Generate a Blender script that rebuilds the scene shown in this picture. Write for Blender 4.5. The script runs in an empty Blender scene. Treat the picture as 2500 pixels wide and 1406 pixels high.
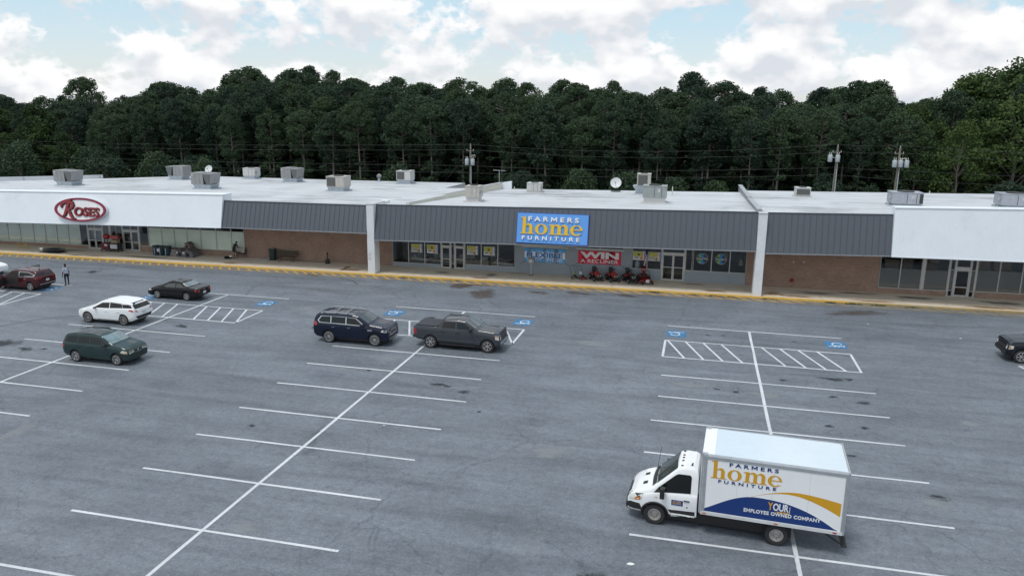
import bpy, bmesh, math, random
from mathutils import Vector, Matrix
from mathutils.bvhtree import BVHTree
random.seed(11)
R = math.radians
SC = bpy.context.scene
COL = SC.collection

# ------------------------------------------------------------------ camera
def make_camera():
    cd = bpy.data.cameras.new('camera'); co = bpy.data.objects.new('camera', cd); COL.objects.link(co)
    pitch, yaw, roll = 0.22579168, -0.23520576, 0.01137681
    fw = Vector((math.sin(yaw)*math.cos(pitch), math.cos(yaw)*math.cos(pitch), -math.sin(pitch)))
    rt = Vector((math.cos(yaw), -math.sin(yaw), 0)); up = rt.cross(fw)
    r2 = math.cos(roll)*rt + math.sin(roll)*up; u2 = -math.sin(roll)*rt + math.cos(roll)*up
    m = Matrix((r2, u2, -fw)).transposed().to_4x4(); m.translation = (0, 0, 14.4)
    co.matrix_world = m
    cd.sensor_width = 36; cd.lens = 36*1884.8/2500; cd.clip_end = 6000; cd.clip_start = .3
    SC.camera = co
make_camera()

# ------------------------------------------------------------------ sky and sun
SUN_EL, SUN_AZ = 68.0, 215.0      # degrees; azimuth clockwise from +Y
def make_world():
    w = bpy.data.worlds.new('World'); SC.world = w; w.use_nodes = True
    nt = w.node_tree; N = nt.nodes; L = nt.links; N.clear()
    out = N.new('ShaderNodeOutputWorld'); bg = N.new('ShaderNodeBackground')
    bg.inputs['Strength'].default_value = .1
    L.new(bg.outputs[0], out.inputs[0])
    sky = N.new('ShaderNodeTexSky'); sky.sky_type = 'NISHITA'; sky.sun_disc = False
    sky.sun_elevation = R(SUN_EL); sky.sun_rotation = R(SUN_AZ); sky.air_density = 1.0; sky.dust_density = 1.2; sky.ozone_density = 1.5
    tc = N.new('ShaderNodeTexCoord')
    def math_(op, a, b=None, clamp=False):
        n = N.new('ShaderNodeMath'); n.operation = op; n.use_clamp = clamp
        for i, v in enumerate((a, b)):
            if v is None: continue
            if isinstance(v, (int, float)): n.inputs[i].default_value = v
            else: L.new(v, n.inputs[i])
        return n.outputs[0]
    def ramp(v, a, b, interp='EASE'):
        r = N.new('ShaderNodeValToRGB'); L.new(v, r.inputs[0]); r.color_ramp.interpolation = interp
        r.color_ramp.elements[0].position = a; r.color_ramp.elements[1].position = b
        r.color_ramp.elements[0].color = (0, 0, 0, 1); r.color_ramp.elements[1].color = (1, 1, 1, 1)
        return r.outputs[0]
    def noise(scale, detail, rough, dz=0., dist=0.):
        mp = N.new('ShaderNodeMapping'); L.new(tc.outputs['Generated'], mp.inputs[0])
        mp.inputs['Location'].default_value = (CLOUD_OFF[0], CLOUD_OFF[1], CLOUD_OFF[2] + dz); mp.inputs['Scale'].default_value = (1, 1, 1.5)
        n = N.new('ShaderNodeTexNoise'); L.new(mp.outputs[0], n.inputs['Vector']); n.inputs['Scale'].default_value = scale
        n.inputs['Detail'].default_value = detail; n.inputs['Roughness'].default_value = rough; n.inputs['Distortion'].default_value = dist
        return n.outputs['Fac']
    big = noise(9.5, 6, .52); low = noise(9.5, 3, .48); above = noise(9.5, 3, .48, .030); puff = noise(42., 3, .55)
    billow = math_('MULTIPLY', math_('SUBTRACT', .10, math_('ABSOLUTE', math_('SUBTRACT', puff, .5))), .42)
    d0 = math_('ADD', big, billow)
    sep = N.new('ShaderNodeSeparateXYZ'); L.new(tc.outputs['Generated'], sep.inputs[0])
    # broken cumulus: the layer stacks up towards the horizon, opens overhead
    el = math_('ABSOLUTE', sep.outputs[2])
    near = math_('ADD', math_('MULTIPLY', ramp(el, .02, .16), -.045), math_('MULTIPLY', ramp(el, .15, .75), -.055))
    cover = ramp(math_('ADD', d0, near), .385, .49)
    relief = math_('ADD', math_('SUBTRACT', low, above), math_('MULTIPLY', math_('SUBTRACT', puff, .5), .22))
    shade = ramp(math_('ADD', relief, .5), .41, .555, 'LINEAR')
    soft = N.new('ShaderNodeMix'); soft.data_type = 'RGBA'
    L.new(shade, soft.inputs[0]); soft.inputs[6].default_value = (5.7, 6.0, 6.45, 1); soft.inputs[7].default_value = (7.9, 7.9, 7.95, 1)
    mix = N.new('ShaderNodeMix'); mix.data_type = 'RGBA'
    hz = N.new('ShaderNodeMix'); hz.data_type = 'RGBA'; hz.blend_type = 'MIX'; hz.inputs[0].default_value = .60
    pale = N.new('ShaderNodeMix'); pale.data_type = 'RGBA'; L.new(ramp(el, .0, .13), pale.inputs[0]); pale.inputs[6].default_value = (7.5, 7.75, 7.9, 1); pale.inputs[7].default_value = (5.3, 7.1, 8.1, 1)
    L.new(sky.outputs[0], hz.inputs[6]); L.new(pale.outputs[2], hz.inputs[7])
    L.new(cover, mix.inputs[0]); L.new(hz.outputs[2], mix.inputs[6]); L.new(soft.outputs[2], mix.inputs[7])
    L.new(mix.outputs[2], bg.inputs['Color'])
CLOUD_OFF = (2.6, 3.1, .1)
make_world()
def make_sun():
    sd = bpy.data.lights.new('sun', 'SUN'); so = bpy.data.objects.new('sun', sd); COL.objects.link(so)
    sd.energy = 1.45; sd.angle = R(16); sd.color = (1, .96, .9)
    el, az = R(SUN_EL), R(SUN_AZ)
    d = Vector((math.sin(az)*math.cos(el), math.cos(az)*math.cos(el), math.sin(el)))
    so.rotation_euler = d.to_track_quat('Z', 'Y').to_euler(); so.location = (-20, -10, 60)
make_sun()
SC.view_settings.view_transform = 'Standard'; SC.view_settings.look = 'None'
SC.view_settings.exposure = 0.34; SC.view_settings.gamma = 1; SC.view_settings.use_curve_mapping = False
SC.cycles.max_bounces = 5; SC.cycles.diffuse_bounces = 3; SC.cycles.glossy_bounces = 2; SC.cycles.transmission_bounces = 3; SC.cycles.transparent_max_bounces = 10

# ------------------------------------------------------------------ materials
_M = {}
def mat(name, col, rough=.6, metal=0., coat=0., var=.10, vscale=3., spec=.5, grime=None, alpha_fn=None, bump=None):
    """plain procedural material: base colour broken up by two noises"""
    if name in _M: return _M[name]
    m = bpy.data.materials.new(name); m.use_nodes = True; nt = m.node_tree; N = nt.nodes; L = nt.links
    b = N['Principled BSDF']; b.inputs['Roughness'].default_value = rough; b.inputs['Metallic'].default_value = metal
    b.inputs['Coat Weight'].default_value = coat; b.inputs['Coat Roughness'].default_value = .05; b.inputs['Specular IOR Level'].default_value = spec
    tc = N.new('ShaderNodeTexCoord')
    n = N.new('ShaderNodeTexNoise'); n.inputs['Scale'].default_value = vscale; n.inputs['Detail'].default_value = 6; n.inputs['Roughness'].default_value = .6
    L.new(tc.outputs['Object'], n.inputs['Vector'])
    r = N.new('ShaderNodeValToRGB'); L.new(n.outputs['Fac'], r.inputs[0])
    r.color_ramp.elements[0].position = .3; r.color_ramp.elements[1].position = .7
    r.color_ramp.elements[0].color = tuple(c*(1-var) for c in col)+(1,); r.color_ramp.elements[1].color = tuple(min(1, c*(1+var)) for c in col)+(1,)
    src = r.outputs[0]
    if grime:       # (colour, scale, threshold, strength)
        g = N.new('ShaderNodeTexNoise'); g.inputs['Scale'].default_value = grime[1]; g.inputs['Detail'].default_value = 8; g.inputs['Roughness'].default_value = .7
        L.new(tc.outputs['Object'], g.inputs['Vector'])
        gr = N.new('ShaderNodeValToRGB'); L.new(g.outputs['Fac'], gr.inputs[0]); gr.color_ramp.elements[0].position = grime[2]; gr.color_ramp.elements[1].position = min(1, grime[2]+.15)
        gr.color_ramp.elements[1].color = (grime[3],)*3+(1,)
        mx = N.new('ShaderNodeMix'); mx.data_type = 'RGBA'; L.new(gr.outputs[0], mx.inputs[0]); L.new(src, mx.inputs[6]); mx.inputs[7].default_value = grime[0]+(1,)
        src = mx.outputs[2]
    L.new(src, b.inputs['Base Color'])
    if bump:
        bn = N.new('ShaderNodeTexNoise'); bn.inputs['Scale'].default_value = bump[0]; bn.inputs['Detail'].default_value = 5; L.new(tc.outputs['Object'], bn.inputs['Vector'])
        bp = N.new('ShaderNodeBump'); bp.inputs['Strength'].default_value = bump[1]; bp.inputs['Distance'].default_value = .02; L.new(bn.outputs['Fac'], bp.inputs['Height']); L.new(bp.outputs[0], b.inputs['Normal'])
    _M[name] = m; return m

def paint(name, col, metal=0.0, rough=.3): return mat('car_paint_'+name, col, .5, 0, .75, .04, 1.5, spec=.06)

def glass_mat(name='window_glass', tint=(.62, .68, .70), refl=1.0):
    if name in _M: return _M[name]
    m = bpy.data.materials.new(name); m.use_nodes = True; nt = m.node_tree; N = nt.nodes; L = nt.links; N.remove(N['Principled BSDF'])
    out = N['Material Output']; t = N.new('ShaderNodeBsdfTransparent'); t.inputs[0].default_value = tint+(1,)
    g = N.new('ShaderNodeBsdfGlossy'); g.inputs['Roughness'].default_value = .02; g.inputs['Color'].default_value = (.9, .95, 1, 1)
    f = N.new('ShaderNodeFresnel'); f.inputs['IOR'].default_value = 1.5
    mm = N.new('ShaderNodeMath'); mm.operation = 'MULTIPLY'; L.new(f.outputs[0], mm.inputs[0]); mm.inputs[1].default_value = refl
    mx = N.new('ShaderNodeMixShader'); L.new(mm.outputs[0], mx.inputs[0]); L.new(t.outputs[0], mx.inputs[1]); L.new(g.outputs[0], mx.inputs[2]); L.new(mx.outputs[0], out.inputs[0])
    _M[name] = m; return m

def brick_mat(name, col, mortar, lo=.72, hi=1.25):
    if name in _M: return _M[name]
    m = bpy.data.materials.new(name); m.use_nodes = True; nt = m.node_tree; N = nt.nodes; L = nt.links; b = N['Principled BSDF']; b.inputs['Roughness'].default_value = .85
    tc = N.new('ShaderNodeTexCoord'); sp = N.new('ShaderNodeSeparateXYZ'); L.new(tc.outputs['Object'], sp.inputs[0])
    ad = N.new('ShaderNodeMath'); L.new(sp.outputs[0], ad.inputs[0]); L.new(sp.outputs[1], ad.inputs[1])
    cb = N.new('ShaderNodeCombineXYZ'); L.new(ad.outputs[0], cb.inputs[0]); L.new(sp.outputs[2], cb.inputs[1])
    br = N.new('ShaderNodeTexBrick'); L.new(cb.outputs[0], br.inputs['Vector']); br.inputs['Scale'].default_value = 1
    br.inputs['Brick Width'].default_value = .215; br.inputs['Row Height'].default_value = .075; br.inputs['Mortar Size'].default_value = .006
    br.inputs['Color1'].default_value = tuple(c*lo for c in col)+(1,); br.inputs['Color2'].default_value = tuple(c*hi for c in col)+(1,); br.inputs['Mortar'].default_value = mortar+(1,)
    n = N.new('ShaderNodeTexNoise'); n.inputs['Scale'].default_value = .8; n.inputs['Detail'].default_value = 6; L.new(tc.outputs['Object'], n.inputs['Vector'])
    r = N.new('ShaderNodeValToRGB'); L.new(n.outputs['Fac'], r.inputs[0]); r.color_ramp.elements[0].color = (lo+.03, lo+.02, lo+.01, 1); r.color_ramp.elements[1].color = (1.12, 1.1, 1.08, 1); r.color_ramp.elements[0].position = .3; r.color_ramp.elements[1].position = .7
    mx = N.new('ShaderNodeMix'); mx.data_type = 'RGBA'; mx.blend_type = 'MULTIPLY'; mx.inputs[0].default_value = 1; L.new(br.outputs['Color'], mx.inputs[6]); L.new(r.outputs[0], mx.inputs[7])
    L.new(mx.outputs[2], b.inputs['Base Color'])
    bp = N.new('ShaderNodeBump'); bp.inputs['Strength'].default_value = .4; bp.inputs['Distance'].default_value = .01; bp.invert = True; L.new(br.outputs['Fac'], bp.inputs['Height']); L.new(bp.outputs[0], b.inputs['Normal'])
    _M[name] = m; return m

def asphalt_mat():
    m = bpy.data.materials.new('worn_asphalt'); m.use_nodes = True; nt = m.node_tree; N = nt.nodes; L = nt.links; b = N['Principled BSDF']
    b.inputs['Roughness'].default_value = .60; b.inputs['Specular IOR Level'].default_value = .5
    tc = N.new('ShaderNodeTexCoord'); P = tc.outputs['Object']
    def noise(scale, detail=6, rough=.6, vec=None, dist=0):
        n = N.new('ShaderNodeTexNoise'); n.inputs['Scale'].default_value = scale; n.inputs['Detail'].default_value = detail; n.inputs['Roughness'].default_value = rough; n.inputs['Distortion'].default_value = dist
        L.new(vec or P, n.inputs['Vector']); return n
    def rampc(v, stops):
        r = N.new('ShaderNodeValToRGB'); L.new(v, r.inputs[0]); e = r.color_ramp.elements
        e[0].position, e[0].color = stops[0][0], tuple(stops[0][1])+(1,); e[1].position, e[1].color = stops[-1][0], tuple(stops[-1][1])+(1,)
        for p, c in stops[1:-1]: x = e.new(p); x.color = tuple(c)+(1,)
        return r.outputs[0]
    def mul(a, b_, f=1.):
        x = N.new('ShaderNodeMix'); x.data_type = 'RGBA'; x.blend_type = 'MULTIPLY'
        if isinstance(f, float): x.inputs[0].default_value = f
        else: L.new(f, x.inputs[0])
        L.new(a, x.inputs[6])
        if isinstance(b_, tuple): x.inputs[7].default_value = b_+(1,)
        else: L.new(b_, x.inputs[7])
        return x.outputs[2]
    g = lambda v: (v, v, v)
    base = rampc(noise(.045, 4, .55).outputs['Fac'], [(.30, (.120, .137, .160)), (.5, (.141, .159, .184)), (.72, (.162, .180, .205))])
    # streaks across the traffic lanes, blotches, aggregate grain
    mp = N.new('ShaderNodeMapping'); mp.inputs['Scale'].default_value = (.11, .8, 1); L.new(P, mp.inputs[0])
    c = mul(base, rampc(noise(1., 7, .65, mp.outputs[0], .6).outputs['Fac'], [(.28, g(.70)), (.5, g(1.)), (.74, g(1.26))]))
    c = mul(c, rampc(noise(.5, 8, .7).outputs['Fac'], [(.25, g(.80)), (.5, g(1.)), (.78, g(1.16))]))
    c = mul(c, rampc(noise(3.2, 6, .7).outputs['Fac'], [(.28, g(.74)), (.5, g(1.)), (.74, g(1.2))]))
    c = mul(c, rampc(noise(9., 4, .75).outputs['Fac'], [(.28, g(.72)), (.5, g(1.)), (.74, g(1.3))]))
    c = mul(c, rampc(noise(26., 3, .8).outputs['Fac'], [(.25, g(.58)), (.5, g(1.)), (.75, g(1.48))]))
    # pale scuffed patches
    pn = rampc(noise(.17, 7, .7, None, .8).outputs['Fac'], [(.60, g(0.)), (.74, g(.5))])
    x = N.new('ShaderNodeMix'); x.data_type = 'RGBA'; L.new(pn, x.inputs[0]); L.new(c, x.inputs[6]); x.inputs[7].default_value = (.24, .25, .262, 1); c = x.outputs[2]
    # dark weathered patches
    dn = rampc(noise(.23, 6, .62, None, .5).outputs['Fac'], [(.56, g(0.)), (.74, g(.6))])
    c = mul(c, (.68, .69, .72), dn)
    # cracks
    def cracks(scale, width, amp, msk_scale, lo, hi, strength):
        wn = noise(scale*2.3, 5, .65)
        vm = N.new('ShaderNodeVectorMath'); vm.operation = 'MULTIPLY_ADD'; L.new(wn.outputs['Color'], vm.inputs[0]); vm.inputs[1].default_value = (amp, amp, 0); L.new(P, vm.inputs[2])
        v = N.new('ShaderNodeTexVoronoi'); v.feature = 'DISTANCE_TO_EDGE'; v.inputs['Scale'].default_value = scale; L.new(vm.outputs[0], v.inputs['Vector'])
        line = rampc(v.outputs['Distance'], [(0., g(1.)), (width, g(0.))])
        k = rampc(noise(msk_scale, 5, .6).outputs['Fac'], [(lo, g(0.)), (hi, g(strength))])
        y = N.new('ShaderNodeMath'); y.operation = 'MULTIPLY'; L.new(line, y.inputs[0]); L.new(k, y.inputs[1]); return y.outputs[0]
    k1 = cracks(.21, .0085, 2.2, .12, .38, .58, .60)
    k2 = cracks(.62, .022, .8, .16, .48, .66, .55)
    c = mul(c, (.34, .36, .40), k1); c = mul(c, (.42, .44, .48), k2)
    L.new(c, b.inputs['Base Color'])
    bp = N.new('ShaderNodeBump'); bp.inputs['Strength'].default_value = .25; bp.inputs['Distance'].default_value = .02; L.new(noise(30, 3, .7).outputs['Fac'], bp.inputs['Height']); L.new(bp.outputs[0], b.inputs['Normal'])
    return m

def stain_mat(name, col, strength, ns=2.2):
    """blotch with its own ragged outline: opacity falls off from the sheet's centre and is eaten by noise"""
    if name in _M: return _M[name]
    m = bpy.data.materials.new(name); m.use_nodes = True; nt = m.node_tree; N = nt.nodes; L = nt.links; b = N['Principled BSDF']
    b.inputs['Base Color'].default_value = col+(1,); b.inputs['Roughness'].default_value = .7; b.inputs['Specular IOR Level'].default_value = .3
    tc = N.new('ShaderNodeTexCoord'); ln = N.new('ShaderNodeVectorMath'); ln.operation = 'LENGTH'; L.new(tc.outputs['Object'], ln.inputs[0])
    oi = N.new('ShaderNodeObjectInfo'); ad = N.new('ShaderNodeVectorMath'); ad.operation = 'ADD'; L.new(tc.outputs['Object'], ad.inputs[0]); L.new(oi.outputs['Location'], ad.inputs[1])
    n = N.new('ShaderNodeTexNoise'); n.inputs['Scale'].default_value = ns; n.inputs['Detail'].default_value = 7; n.inputs['Roughness'].default_value = .7; L.new(ad.outputs[0], n.inputs['Vector'])
    s = N.new('ShaderNodeMath'); s.operation = 'MULTIPLY_ADD'; L.new(n.outputs['Fac'], s.inputs[0]); s.inputs[1].default_value = 2.2; s.inputs[2].default_value = -.75
    d = N.new('ShaderNodeMath'); d.operation = 'SUBTRACT'; L.new(s.outputs[0], d.inputs[0]); L.new(ln.outputs['Value'], d.inputs[1])
    a = N.new('ShaderNodeMath'); a.operation = 'ADD'; L.new(d.outputs[0], a.inputs[0]); a.inputs[1].default_value = .35
    r = N.new('ShaderNodeValToRGB'); L.new(a.outputs[0], r.inputs[0]); r.color_ramp.elements[0].position = 0.02; r.color_ramp.elements[1].position = .45; r.color_ramp.elements[1].color = (strength,)*3+(1,)
    L.new(r.outputs[0], b.inputs['Alpha']); _M[name] = m; return m

def marking_mat(name, col, wear=.5, wscale=5., tone=(.17, .185, .205)):
    if name in _M: return _M[name]
    m = bpy.data.materials.new(name); m.use_nodes = True; nt = m.node_tree; N = nt.nodes; L = nt.links; b = N['Principled BSDF']; b.inputs['Roughness'].default_value = .7
    g = N.new('ShaderNodeNewGeometry')
    n = N.new('ShaderNodeTexNoise'); n.inputs['Scale'].default_value = wscale; n.inputs['Detail'].default_value = 9; n.inputs['Roughness'].default_value = .75; L.new(g.outputs['Position'], n.inputs['Vector'])
    r = N.new('ShaderNodeValToRGB'); L.new(n.outputs['Fac'], r.inputs[0]); r.color_ramp.elements[0].position = wear; r.color_ramp.elements[1].position = wear+.14; r.color_ramp.elements[1].color = (.85, .85, .85, 1)
    n2 = N.new('ShaderNodeTexNoise'); n2.inputs['Scale'].default_value = .7; n2.inputs['Detail'].default_value = 5; L.new(g.outputs['Position'], n2.inputs['Vector'])
    r2 = N.new('ShaderNodeValToRGB'); L.new(n2.outputs['Fac'], r2.inputs[0]); r2.color_ramp.elements[0].position = .3; r2.color_ramp.elements[1].position = .7; r2.color_ramp.elements[0].color = tuple(c*.78 for c in col)+(1,); r2.color_ramp.elements[1].color = col+(1,)
    x = N.new('ShaderNodeMix'); x.data_type = 'RGBA'; L.new(r.outputs[0], x.inputs[0]); L.new(r2.outputs[0], x.inputs[6]); x.inputs[7].default_value = tone+(1,)
    L.new(x.outputs[2], b.inputs['Base Color']); _M[name] = m; return m

# ------------------------------------------------------------------ mesh building
class MB:
    """collects simple solids; build() links them as ONE mesh object"""
    def __init__(s): s.v = []; s.f = []
    def add(s, vs, fs):
        o = len(s.v); s.v += [tuple(p) for p in vs]; s.f += [tuple(i+o for i in f) for f in fs]; return s
    def box(s, x0, x1, y0, y1, z0, z1):
        return s.add([(x0,y0,z0),(x1,y0,z0),(x1,y1,z0),(x0,y1,z0),(x0,y0,z1),(x1,y0,z1),(x1,y1,z1),(x0,y1,z1)],
                     [(0,3,2,1),(4,5,6,7),(0,1,5,4),(1,2,6,5),(2,3,7,6),(3,0,4,7)])
    def hexa(s, p): return s.add(p, [(0,3,2,1),(4,5,6,7),(0,1,5,4),(1,2,6,5),(2,3,7,6),(3,0,4,7)])
    def cbox(s, c, d, rot=None):
        h = [x/2 for x in d]; vs = [Vector((a*h[0], b*h[1], e*h[2])) for e in (-1, 1) for a, b in ((-1,-1),(1,-1),(1,1),(-1,1))]
        if rot is not None: vs = [rot @ v for v in vs]
        return s.hexa([tuple(v+Vector(c)) for v in vs])
    def quad(s, a, b, c, d): return s.add([a, b, c, d], [(0,1,2,3)])
    def poly(s, pts): return s.add(pts, [tuple(range(len(pts)))])
    def prism(s, pts, off):
        n = len(pts); o = Vector(off); b = [tuple(Vector(p)+o) for p in pts]
        return s.add(list(pts)+b, [tuple(range(n-1, -1, -1)), tuple(range(n, 2*n))]+[(i, (i+1) % n, n+(i+1) % n, n+i) for i in range(n)])
    def tube(s, pts, r, n=8, cap=True, r1=None):
        pts = [Vector(p) for p in pts]; rings = []; up = Vector((0, 0, 1))
        m = len(pts)
        for i, p in enumerate(pts):
            t = (pts[min(i+1, m-1)]-pts[max(i-1, 0)]).normalized()
            a = t.cross(up)
            if a.length < 1e-3: a = t.cross(Vector((1, 0, 0)))
            a.normalize(); b = t.cross(a)
            rr = r if r1 is None else r+(r1-r)*i/(m-1)
            rings.append([tuple(p+a*math.cos(2*math.pi*k/n)*rr+b*math.sin(2*math.pi*k/n)*rr) for k in range(n)])
        vs = [q for rg in rings for q in rg]; fs = []
        for i in range(m-1):
            for k in range(n): fs.append((i*n+k, i*n+(k+1) % n, (i+1)*n+(k+1) % n, (i+1)*n+k))
        if cap: fs += [tuple(range(n-1, -1, -1)), tuple(range((m-1)*n, m*n))]
        return s.add(vs, fs)
    def cyl(s, c, r, h, n=16, axis='z', r1=None):
        d = {'x': (h, 0, 0), 'y': (0, h, 0), 'z': (0, 0, h)}[axis]
        return s.tube([c, Vector(c)+Vector(d)], r, n, True, r1)
    def lathe(s, prof, n=20, axis='z', c=(0, 0, 0), a0=0., a1=2*math.pi):
        full = abs(a1-a0-2*math.pi) < 1e-6; kk = n if full else n+1; vs = []; m = len(prof)
        for k in range(kk):
            a = a0+(a1-a0)*k/n; ca, sa = math.cos(a), math.sin(a)
            for r, h in prof:
                p = (r*ca, r*sa, h) if axis == 'z' else ((r*ca, h, r*sa) if axis == 'y' else (h, r*ca, r*sa))
                vs.append((p[0]+c[0], p[1]+c[1], p[2]+c[2]))
        fs = []
        for k in range(n):
            k2 = (k+1) % kk
            for i in range(m-1): fs.append((k*m+i, k2*m+i, k2*m+i+1, k*m+i+1))
        return s.add(vs, fs)
    def ball(s, c, rx, ry, rz, n=12, m=8):
        pr = [(math.sin(math.pi*i/m), -math.cos(math.pi*i/m)) for i in range(m+1)]
        t = MB().lathe(pr, n); s.add([(x*rx+c[0], y*ry+c[1], z*rz+c[2]) for x, y, z in t.v], t.f); return s
    def mesh(s, name, smooth=None):
        me = bpy.data.meshes.new(name); me.from_pydata(s.v, [], s.f); me.update()
        bm = bmesh.new(); bm.from_mesh(me); bmesh.ops.remove_doubles(bm, verts=bm.verts, dist=1e-5); bmesh.ops.recalc_face_normals(bm, faces=bm.faces)
        if smooth is not None:
            for f in bm.faces: f.smooth = True
            for e in bm.edges:
                if len(e.link_faces) == 2 and e.calc_face_angle(0) > R(smooth): e.smooth = False
        bm.to_mesh(me); bm.free(); return me
    def build(s, name, material, parent=None, smooth=None, bevel=0, loc=None, rz=0, origin=None):
        if origin: s.v = [(x-origin[0], y-origin[1], z-origin[2]) for x, y, z in s.v]
        me = s.mesh(name, smooth); return link(name, me, material, parent, bevel, loc, rz)

def link(name, me, material=None, parent=None, bevel=0, loc=None, rz=0):
    o = bpy.data.objects.new(name, me); COL.objects.link(o)
    if material is not None:
        me.materials.clear()
        for x in (material if isinstance(material, (list, tuple)) else [material]): me.materials.append(x)
    if parent is not None: o.parent = parent
    if loc is not None: o.location = loc
    if rz: o.rotation_euler[2] = rz
    if bevel:
        b = o.modifiers.new('bevel', 'BEVEL'); b.width = bevel; b.segments = 2; b.limit_method = 'ANGLE'; b.angle_limit = R(35)
    return o
def tag(o, label, cat, group=None):
    o['label'] = label; o['category'] = cat
    if group: o['group'] = group
    return o
def thing(name, label, cat, loc=(0, 0, 0), rz=0, group=None):
    o = bpy.data.objects.new(name, None); COL.objects.link(o); o.location = loc; o.rotation_euler[2] = rz; o.empty_display_size = .3
    return tag(o, label, cat, group)
def struct(o): o['kind'] = 'structure'; return o
def copy_tree(o, parent=None):
    c = o.copy(); COL.objects.link(c)
    if parent is not None: c.parent = parent
    for ch in list(o.children): copy_tree(ch, c)
    return c

# building frame: u along the shop fronts, v from the kerb face into the buildings
BA = math.atan(.022); BO = Vector((0, 62.7, 0)); BR = Matrix.Rotation(BA, 3, 'Z')
def BW(u, v, z=0.): return BO + BR @ Vector((u, v, z))
def bthing(name, label, cat, u, v, z=0., rz=0., group=None): return thing(name, label, cat, BW(u, v, z), BA+rz, group)

# ------------------------------------------------------------------ lettering
def text_mesh(body, bold=0., spacing=1., extrude=0., shear=0.):
    cu = bpy.data.curves.new('lettering', 'FONT'); cu.body = body; cu.size = 1; cu.offset = bold; cu.space_character = spacing; cu.extrude = extrude; cu.shear = shear
    cu.resolution_u = 3
    o = bpy.data.objects.new('lettering_tmp', cu); COL.objects.link(o)
    dg = bpy.context.evaluated_depsgraph_get(); me = bpy.data.meshes.new_from_object(o.evaluated_get(dg))
    bpy.data.objects.remove(o); return me
def fit(me, w, h, keep_depth=True):
    xs = [v.co.x for v in me.vertices]; ys = [v.co.y for v in me.vertices]; x0, x1, y0, y1 = min(xs), max(xs), min(ys), max(ys)
    for v in me.vertices: v.co.x = (v.co.x-x0)/(x1-x0)*w; v.co.y = (v.co.y-y0)/(y1-y0)*h
    me.update(); return me
def place(o, origin, xd, yd):
    x = Vector(xd).normalized(); y = Vector(yd).normalized(); z = x.cross(y)
    m = Matrix((x, y, z)).transposed().to_4x4(); m.translation = origin; o.matrix_local = m; return o
def lettering(name, body, w, h, material, parent, origin, xd, yd, bold=.02, spacing=1., extrude=.01, shear=0.):
    me = fit(text_mesh(body, bold, spacing, extrude, shear), w, h)
    return place(link(name, me, material, parent), origin, xd, yd)
def letters(body, w, h, material, parent, origin, xd, yd, bold=.02, spacing=1., extrude=.01, name='letter'):
    """a word set letter by letter, every letter its own part"""
    me = fit(text_mesh(body, bold, spacing, extrude), w, h); bm = bmesh.new(); bm.from_mesh(me); bmesh.ops.remove_doubles(bm, verts=bm.verts, dist=1e-6); seen = set(); out = []
    bm.verts.ensure_lookup_table()
    for v0 in bm.verts:
        if v0.index in seen: continue
        st = [v0]; seen.add(v0.index); isl = []
        while st:
            v = st.pop(); isl.append(v)
            for e in v.link_edges:
                o = e.other_vert(v)
                if o.index not in seen: seen.add(o.index); st.append(o)
        mp = {v.index: i for i, v in enumerate(isl)}; fs = {f for v in isl for f in v.link_faces}
        out.append(([tuple(v.co) for v in isl], [tuple(mp[v.index] for v in f.verts) for f in fs]))
    out.sort(key=lambda q: min(p[0] for p in q[0]))
    chars = body.replace(' ', '') if len(body.replace(' ', '')) == len(out) else [None]*len(out)
    for ch, (vs, fs) in zip(chars, out):
        if ch == 'M':      # the thickened M folds over itself: draw it
            x0, x1 = min(p[0] for p in vs), max(p[0] for p in vs); y0, y1 = min(p[1] for p in vs), max(p[1] for p in vs); z0, z1 = min(p[2] for p in vs), max(p[2] for p in vs)
            q = MB().prism([(x0+(x1-x0)*a, y0+(y1-y0)*b, z0) for a, b in ((0, 0), (.19, 0), (.19, .60), (.5, .12), (.81, .60), (.81, 0), (1, 0), (1, 1), (.80, 1), (.5, .50), (.20, 1), (0, 1))], (0, 0, z1-z0)); vs, fs = q.v, q.f
        m2 = bpy.data.meshes.new(name); m2.from_pydata(vs, [], fs); m2.update()
        place(link(name, m2, material, parent), origin, xd, yd)
    bm.free()

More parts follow.
